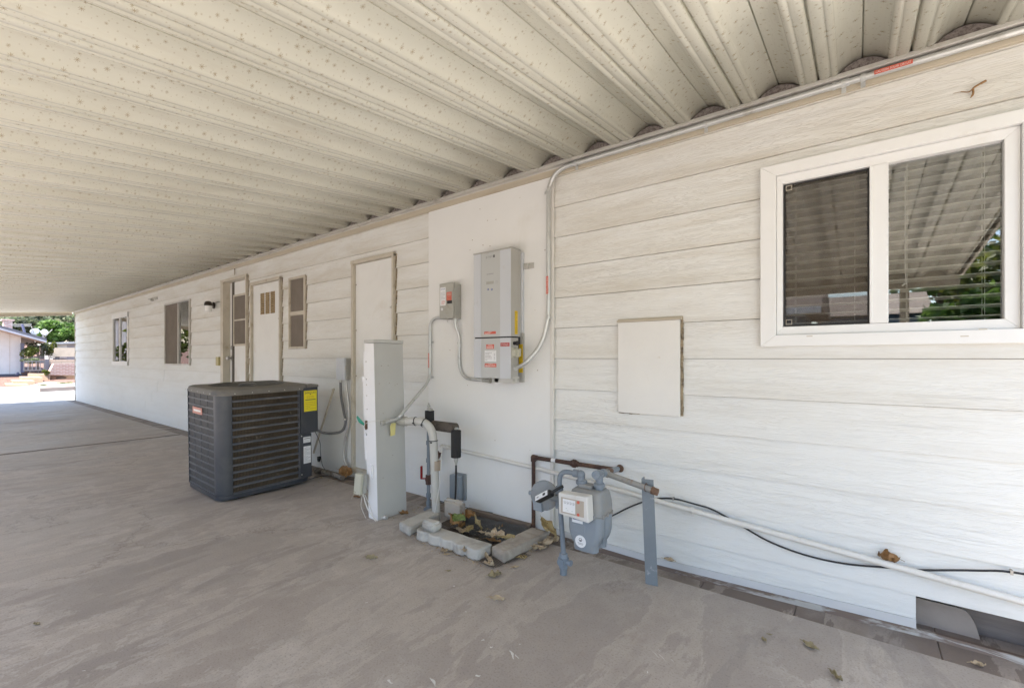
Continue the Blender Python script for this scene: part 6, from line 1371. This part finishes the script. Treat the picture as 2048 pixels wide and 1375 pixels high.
# curb island with gravel, in front of the facing house
def poly3(name,pts,th,mat,label=None,cat=None,kind=None,parent=None,bevel=0):
    mb=MB(); mb.prism([Vector(p) for p in pts],(0,0,-th)); o=mb.build(name,mat,parent,bevel=bevel); 
    tag(o,label,cat,kind=kind); return o
def Gz(px,py,z): p=G(px,py,z); return (p.x,p.y,z)
M['gravel']=paint('red_lava_gravel',(0.145,0.07,0.052),0.95,var=0.5,dirt=(0.21,0.13,0.10),dscale=14,dlo=0.45,dhi=0.6,bmp=0.02,bscale=12)
M['tanst']=paint('tan_concrete',(0.30,0.21,0.15),0.85,var=0.12)
M['curb']=paint('pale_curb',(0.36,0.29,0.25),0.85,var=0.12,dirt=(0.25,0.15,0.11),dscale=1.5)
# rising terrain
mb=MB(); X0,X1,X2,X3=-27.2,-31.0,-42.0,-90.0
rows=[(X0,-0.05),(X1,0.06),(X2,0.42),(X3,3.0)]
for x,z in rows:
    for y in(-60,-5,2.2,5.5,9.5,60): mb.v.append((x,y,z))
for i in range(3):
    for j in range(5): k=i*6+j; mb.face([k,k+1,k+7,k+6])
o=mb.build('terrain',M['gravel']); tag(o,kind='structure')
pl=[Gz(53,772,0.13),Gz(80,775.5,0.13),Gz(152,772,0.13),Gz(190,770,0.13),Gz(190,765,0.13),Gz(150,765,0.13),Gz(88,763.5,0.13)]
o=poly3('planter_curb',pl,0.16,M['curb'],'pale pointed curb round the red gravel bed beyond the driveway','curb')
for i,(pxl,pxr,py_) in enumerate(((12,58,769),(26,70,761.5),(44,86,754.5),(62,100,748))):
    z_=0.05+0.11*i; a=Gz(pxl,py_,z_); b=Gz(pxr,py_,z_); 
    poly3('garden_step',[a,b,(b[0]-2.2,b[1]+0.1,z_),(a[0]-2.2,a[1]+0.1,z_)],0.3,M['tanst'],['lowest','second','third','highest'][i]+' of the tan concrete steps climbing to the facing house','step').__setitem__('group','garden steps')
p=G(122,757,0.12); mb=MB(); mb.ellipsoid((p.x,p.y,0.16),0.13,0.19,0.10,14,9,jit=0.35,seed=4); o=mb.build('boulder',M['tanst'],None,smooth=True); tag(o,'pale boulder on the red gravel bed','rock')
for px_,py_,s_,lb in((85,771,0.07,'green weed tuft at the left point of the curb'),(124,767,0.07,'dark low plant on the curb island'),(138,766,0.06,'small grey green plant right on the curb island')):
    p=G(px_,py_,0.13); mb=MB(); r1=random.Random(int(px_))
    for i in range(60):
        a=r1.uniform(0,6.28); rr1=s_*r1.random(); c_=Vector((p.x+math.cos(a)*rr1,p.y+math.sin(a)*rr1*2,0.13+0.02*r1.random())); d_=Vector((r1.uniform(-1,1),r1.uniform(-1,1),1)).normalized()*0.05; e_=Vector((r1.uniform(-1,1),r1.uniform(-1,1),0)).normalized()*0.025
        mb.add([c_-e_,c_+e_,c_+d_],[(0,1,2)])
    o=mb.build('ground_plant',M['l_grn']); tag(o,lb,'plant')
# facing neighbour house
XN=-36.0
def F(px,py,X=XN): return far(px,py,X)
nh=thing('neighbour_house','white gabled house with a brick chimney facing the end of the carport','house',(XN-3,1,0.4))
M['nwall']=paint('white_sunlit_siding',(0.74,0.71,0.68),0.6,var=0.05)
M['nfas']=paint('dark_slate_fascia',(0.10,0.10,0.125),0.6)
M['soffit']=paint('peach_soffit',(0.62,0.52,0.43),0.7)
c=F(42,749); yR=c.y; zb0=F(20,749).z-0.1; 
ridge_y=F(0,655).y-6.0
def zr(y): 
    a=F(0,657); b=F(42,672); return b.z+(a.z-b.z)*(y-b.y)/(a.y-b.y)
mb=MB(); yl=F(0,700).y-5.0
mb.prism([(XN,yl,zb0),(XN,yR,zb0),(XN,yR,zr(yR)-0.04),(XN,yl,zr(yl)-0.04)],(-9,0,0)); mb.build('wall',M['nwall'],nh)
mb=MB(); 
for i in range(1,16):
    y=yR-i*0.41; mb.box(XN+0.001,XN+0.008,y-0.006,y+0.006,zb0,zr(y)-0.06)
mb.build('wall_groove',M['soffit'],nh)
XO=XN+1.3
yE=far(93,683,XO).y; 
def zo(py_,px_): return far(px_,py_,XO).z
za,ya=far(0,655,XO).z,far(0,655,XO).y; ze,ye=far(93,681,XO).z,far(93,681,XO).y
sl_=(ze-za)/(ye-ya); yl2=ya-5; zl2=za-5*sl_
mb=MB(); mb.prism([(XO+0.04,yl2,zl2+0.0),(XO+0.04,ye,ze+0.0),(XO+0.04,ye,ze+0.12),(XO+0.04,yl2,zl2+0.12)],(-10.5,0,0)); mb.build('roof',M['nfas'],nh)
mb=MB(); mb.prism([(XO+0.03,yl2,zl2-0.10),(XO+0.03,ye,ze-0.10),(XO+0.03,ye,ze-0.002),(XO+0.03,yl2,zl2-0.002)],(-0.03,0,0)); mb.build('fascia',paint('pale_fascia',(0.5,0.5,0.54),0.6),nh)
mb=MB(); mb.prism([(XO,yl2,zl2-0.10),(XO,ye-0.02,ze-0.10),(XO,ye-0.02,ze-0.06),(XO,yl2,zl2-0.06)],(-10.4,0,0)); mb.build('soffit',M['soffit'],nh)
mb=MB(); p0=F(44.5,690,XN+0.12); mb.box(p0.x-0.06,p0.x+0.06,p0.y-0.06,p0.y+0.07,F(44,744).z,F(44,686).z); mb.tube([(p0.x,p0.y-0.15,F(44,745).z),(p0.x+0.3,p0.y-0.25,F(44,749).z)],0.05,8); mb.build('downpipe',paint('grey_violet_downpipe',(0.14,0.14,0.20),0.5),nh)
mb=MB(); mb.box(XN-0.01,XN+0.05,yl,yR+0.02,zb0,zb0+0.14); mb.build('base_trim',M['nfas'],nh)
ch=far(16,650,XN-4); mb=MB(); y0_,y1_=far(7.5,650,XN-4).y,far(25,650,XN-4).y; mb.box(XN-4.8,XN-4,y0_,y1_,far(16,662,XN-4).z-0.8,far(16,641,XN-4).z); mb.box(XN-4.85,XN-3.95,y0_-0.08,y1_+0.08,far(16,641,XN-4).z+0.001,far(16,638,XN-4).z); mb.build('chimney',brick_mat('pink_brick',(0.50,0.30,0.25),(0.42,0.24,0.20),(0.55,0.48,0.44),1.0,0.24,0.085,0.012),nh)
for px_,py_,rr1,lb in((71,664,0.19,'white satellite dish on the facing roof, the left and rounder one'),(86,666,0.17,'white satellite dish on the facing roof, the right one seen more edge on')):
    p=far(px_,py_,XO-0.8); t=thing('satellite_dish',lb,'satellite dish',p,'satellite dishes on the facing roof')
    mb=MB(); ax=Vector((0.75,-0.35 if px_<80 else 0.75,0.5)).normalized(); mb.lathe(p,ax,[(0,0.02),(0.01,0.15),(0.05,rr1*0.8),(0.09,rr1),(0.10,rr1),(0.07,rr1*0.8),(0.03,0.1),(0.025,0)],24); mb.build('dish',M['white'],t,smooth=True)
    mb=MB(); mb.tube([p,p+Vector((-0.1,0,-0.55))],0.035,8); mb.tube([p+Vector((0,0,-0.3)),p+ax*0.5],0.015,6); mb.build('mast',M['alu'],t)
p=far(52,668,XO-0.5); q_=far(44,648,XO-0.5); t=thing('roof_antenna','leaning antenna mast on the facing roof left of the dishes','antenna',p)
mb=MB(); mb.tube([p+Vector((0,0,-0.15)),q_],0.05,8); mb.build('mast',paint('slate_mast',(0.12,0.12,0.2),0.5),t)
mb=MB()
for i in range(4):
    z=q_.z-0.02-0.04*i; mb.tube([(q_.x,q_.y-0.45+0.06*i,z),(q_.x,q_.y+0.35,z+0.05)],0.007,6)
mb.build('crossbar',M['alu'],t)
# trees, shrubs, hill
def crown(name,c,rx,ry,rz,n,size,cols,label,cat,seed=1,trunk=True,group=None,ground=0.3,blobs=9,clump=1.0):
    rr=random.Random(seed); t=thing(name,label,cat,(c[0],c[1],ground),group)
    mats=cols; mb=MB(); bl=[]
    for i in range(blobs):
        a=rr.uniform(0,6.28); e_=rr.uniform(-0.7,1.0); k=rr.uniform(0.35,0.72)
        bl.append((Vector((c[0]+math.cos(a)*rx*k*math.sqrt(max(0,1-e_*e_*0.5)),c[1]+math.sin(a)*ry*k,c[2]+e_*rz*0.62)),rr.uniform(0.34,0.55)))
    for i in range(n):
        b,s_=bl[i%blobs]; v=Vector((rr.gauss(0,1),rr.gauss(0,1),rr.gauss(0,1))).normalized()*rr.uniform(0.55,1.05)**0.6
        p=b+Vector((v.x*rx*s_,v.y*ry*s_,v.z*rz*s_))
        d1=Vector((rr.gauss(0,1),rr.gauss(0,1),rr.gauss(0,0.6))).normalized(); d2=d1.cross(Vector((rr.gauss(0,1),rr.gauss(0,1),rr.gauss(0,1)))).normalized()
        L_=size*rr.uniform(0.6,1.4); mb.add([p-d1*L_*0.5,p+d2*L_*0.28,p+d1*L_*0.5,p-d2*L_*0.28],[(0,1,2,3)],rr.randrange(len(mats)))
    mb.build('crown',mats,t)
    if trunk:
        tb_=MB(); h0=ground-0.2; pts=[Vector((c[0],c[1],h0)),Vector((c[0]+0.05*rx,c[1],(h0+c[2]-rz*0.4)/2)),Vector((c[0],c[1]+0.05*ry,c[2]))]
        tb_.tube(pts,[0.16*rx*0.5,0.12*rx*0.5,0.03*rx],8)
        for i in range(min(6,blobs)): tb_.tube([pts[1].lerp(pts[2],0.3+0.1*i),bl[i][0]],[0.05*rx*0.5,0.01],6)
        tb_.build('trunk',M['wood'],t,smooth=True)
    return t
def fol(name,c1):
    m,t_,b=new_mat(name); oi=N(t_,'ShaderNodeTexNoise'); oi.inputs['Scale'].default_value=0.9; tc=N(t_,'ShaderNodeTexCoord'); L(t_,tc.outputs['Object'],oi.inputs['Vector'])
    col=ramp(t_,oi.outputs['Fac'],[(0.35,tuple(x*0.6 for x in c1)),(0.65,tuple(x*1.25 for x in c1))])
    L(t_,col,b.inputs['Base Color']); b.inputs['Roughness'].default_value=0.55
    tr=N(t_,'ShaderNodeBsdfTranslucent'); L(t_,col,tr.inputs[0]); mx=N(t_,'ShaderNodeMixShader'); mx.inputs[0].default_value=0.45
    L(t_,b.outputs[0],mx.inputs[1]); L(t_,tr.outputs[0],mx.inputs[2]); L(t_,mx.outputs[0],t_.nodes['Material Output'].inputs[0])
    return m
GA=[fol('mid_green_foliage',(0.065,0.135,0.022)),fol('light_green_foliage',(0.13,0.215,0.045))]
GB=[fol('grey_green_foliage',(0.12,0.155,0.075)),fol('dusty_green_foliage',(0.20,0.22,0.135))]
GY=[fol('yellow_green_foliage',(0.16,0.185,0.025)),fol('olive_foliage',(0.10,0.12,0.03))]
p=far(124,666,-41); crown('broadleaf_tree',(p.x,p.y,p.z),1.2,1.05,0.78,4200,0.20,GA,'round bright green tree right behind the facing house roof','tree',3,ground=0.6,blobs=16)
for i,(px_,py_,X,r_,cc,lb) in enumerate(((60,646,-56,2.3,GB,'dusty green tree behind the antenna mast'),(85,650,-58,2.2,GB,'grey green tree between the antenna and the bright tree'),(34,654,-50,1.2,GB,'lower green bush behind the chimney'),(100,640,-66,3.0,GB,'farthest hazy green tree above the dishes'),(2,652,-52,1.5,GB,'dusty tree left of the chimney'),(150,648,-60,2.2,GB,'green tree half hidden by the house corner'))):
    p=far(px_,py_,X); crown('hillside_tree',(p.x,p.y,p.z),r_,r_*0.95,r_*0.62,2300,0.42,cc,lb,'tree',20+i,ground=1.2,group='trees on the slope beyond the houses',blobs=11)
for i,(px_,py_,X,rx,rz,cc,lb) in enumerate(((60,703,-35,0.42,0.36,GY,'bright yellow green shrub behind the iron fence'),(76,698,-36.5,0.55,0.55,GB,'grey green shrub right of the yellow one'),(98,694,-37,0.33,0.6,GY,'dark climbing shrub beside the porch post'),(62,723,-33.5,0.42,0.2,GB,'low shrub pushing through the iron fence'),(90,745,-32,0.14,0.14,GY,'little green tuft at the foot of the fence post'))):
    p=far(px_,py_,X); crown('shrub',(p.x,p.y,p.z),rx,rx,rz,1300,0.085,cc,lb,'shrub',40+i,trunk=(i<3),ground=0.5,group='shrubs beside the facing house',blobs=8)
mb=MB()
for i in range(25):
    for j in range(6):
        y=-140+i*14; x=-120-j*25; mb.v.append((x,y,1.0+j*5.5+4*noise.noise(Vector((x*0.02,y*0.02,0)))))
for i in range(24):
    for j in range(5): k=i*6+j; mb.face([k,k+1,k+7,k+6])
o=mb.build('hill',paint('dry_hill',(0.42,0.36,0.26),0.95,var=0.15,dirt=(0.14,0.15,0.08),dscale=0.15,dlo=0.5,dhi=0.65),None,smooth=True); tag(o,kind='structure')
# iron fence, tan posts, brick wall, porch
XF=-33.0
fe=thing('iron_fence','low dark iron fence with pale bars left of the brick wall','fence',far(70,730,XF))
mb=MB(); a=far(48,722,XF); b=far(93,722,XF); zb_=far(70,741,XF).z; zt_=far(70,721,XF).z
mb.box(XF-0.02,XF+0.02,a.y,b.y,zt_-0.05,zt_); mb.box(XF-0.02,XF+0.02,a.y,b.y,zb_,zb_+0.05)
k=a.y
while k<b.y: mb.box(XF-0.015,XF+0.015,k-0.018,k+0.018,zb_,zt_); k+=0.14
mb.build('railing',paint('grey_railing',(0.16,0.16,0.165),0.5),fe)
mb=MB(); p=far(94,720,XF); mb.box(XF-0.06,XF+0.06,p.y-0.07,p.y+0.07,far(94,749,XF).z,far(94,719,XF).z); mb.build('end_post',M['nfas'],fe)
bw=thing('block_wall','tan block wall with a sloping brick buttress beyond the driveway','wall',far(120,735,XF))
mb=MB(); y0_,y1_=far(95.5,730,XF).y,far(175,730,XF).y; mb.box(XF-0.2,XF,y0_,y1_,far(120,752,XF).z-0.2,far(120,719,XF).z)
mb.build('wall',brick_mat('tan_block',(0.50,0.38,0.29),(0.45,0.34,0.26),(0.36,0.27,0.21),1.0,0.42,0.2,0.015),bw)
XB=XF+0.8
mb=MB(); mb.prism([far(96,750,XB),far(175,750,XB),far(175,726,XB),far(108,727,XB)],(-0.6,0,0)); mb.build('brick_buttress',brick_mat('rose_brick',(0.38,0.23,0.19),(0.31,0.19,0.16),(0.46,0.38,0.34),1.0,0.22,0.075,0.014),bw)
ph=thing('porch_house','pale porch with a tan panel behind the brick wall','porch',far(125,700,-37))
XP=-37.0
mb=MB(); mb.prism([far(99,688,XP),far(180,686,XP),far(180,682,XP),far(101,684.5,XP)],(-5,0,0)); mb.build('roof',paint('grey_porch_roof',(0.42,0.42,0.42),0.6),ph)
mb=MB(); y0_,y1_=far(106,700,XP-0.5).y,far(180,700,XP-0.5).y; mb.box(XP-3.5,XP-0.5,y0_,y1_,0.4,far(120,687,XP-0.5).z); mb.build('wall',paint('lavender_grey_wall',(0.42,0.41,0.44),0.6),ph)
mb=MB(); 
for px_ in(117,): y=far(px_,700,XP-0.48).y; mb.box(XP-0.5,XP-0.44,y-0.35,y+0.35,far(px_,716,XP).z,far(px_,688,XP).z)
mb.build('pale_panel',M['nwall'],ph)
mb=MB(); mb.prism([far(107,713,XP+0.6),far(180,713,XP+0.6),far(180,695,XP+0.6),far(110,695,XP+0.6)],(-0.08,0,0)); mb.build('sun_panel',paint('tan_panel',(0.60,0.50,0.38),0.6),ph)
mb=MB(); p=far(114.5,720,XP+0.3); mb.box(p.x-0.08,p.x+0.08,p.y-0.09,p.y+0.09,0.6,far(115,713,XP+0.3).z); mb.build('porch_post',M['nfas'],ph)

# ================================================================== ACROSS THE DRIVE (seen mirrored in the windows), plus two unseen light-blocking trees
nb=thing('side_house','neighbouring mobile home with a brown roof and white gutter across the drive','house',(-6,-10,0))
M['blue']=paint('slate_blue_siding',(0.10,0.16,0.25),0.55,var=0.08)
mb=MB(); mb.box(-22,-1.2,-12.5,-8.6,-0.1,2.45); mb.build('wall',M['blue'],nb)
mb=MB(); mb.prism([(-22.5,-8.0,2.42),(-22.5,-10.5,3.35),(-22.5,-13.2,2.42)],(21.8,0,0)); mb.build('roof',paint('brown_shingle',(0.16,0.12,0.10),0.9,var=0.3),nb)
mb=MB(); mb.box(-22.5,-0.7,-7.995,-7.9,2.28,2.44); mb.build('gutter',M['white'],nb)
mb=MB()
for x in(-3.5,-7,-11,-15,-19): mb.box(x-0.6,x+0.6,-8.6,-8.56,1.0,2.1)
mb.build('window_frame',M['white'],nb)
mb=MB()
for x in(-3.5,-7,-11,-15,-19): mb.box(x-0.52,x+0.52,-8.56,-8.55,1.08,2.02)
mb.build('window_glass',M['room'],nb)
nb2=thing('blue_house','slate blue house with white window trim beyond the side yard','house',(1.3,-16,0))
mb=MB(); mb.box(-1.0,1.6,-18,-14,-0.1,2.6); mb.build('wall',M['blue'],nb2)
mb=MB(); mb.prism([(-1.3,-13.7,2.6),(-1.3,-16,3.5),(-1.3,-18.3,2.6)],(3.2,0,0)); mb.build('roof',paint('pale_brown_shingle',(0.3,0.24,0.2),0.9,var=0.2),nb2)
mb=MB(); frame_ring(mb,0.2,1.2,1.0,2.0,0.09,-13.99,-13.95); mb.box(-1.0,1.6,-13.99,-13.94,0.6,0.75); mb.build('window_frame',M['white'],nb2)
for i,(x,y,r_,zc__,lb) in enumerate(((2.9,-12.6,1.5,2.0,'full green tree in the side yard nearest the blue house'),(4.6,-15.0,2.4,3.3,'taller green tree behind the side yard'),(2.6,-19.5,2.6,4.0,'green tree rising behind the blue house'),(7.6,-12.5,2.6,3.0,'green tree at the far right of the side yard'),(3.6,0.2,1.9,3.7,'unseen tree added beside the near end of the carport to shade the floor'),(6.4,2.2,2.4,3.2,'unseen tree added past the near end of the carport to block sky light'),(-26.5,-8,3.2,3.0,'green tree beyond the end of the side house'),(-31,-2.6,1.7,1.9,'green tree across the road from the carport end'),(-23.5,-3.0,1.2,1.3,'round shrub beside the road end of the drive'))):  # both near-end trees are unseen, added to block sky and shade the floor
    crown('yard_tree',(x,y,zc__),r_,r_,r_*0.85,2600,0.30,GA if i%2==0 else GY,lb,'tree',60+i,ground=0.0,group='trees across the drive',blobs=12)
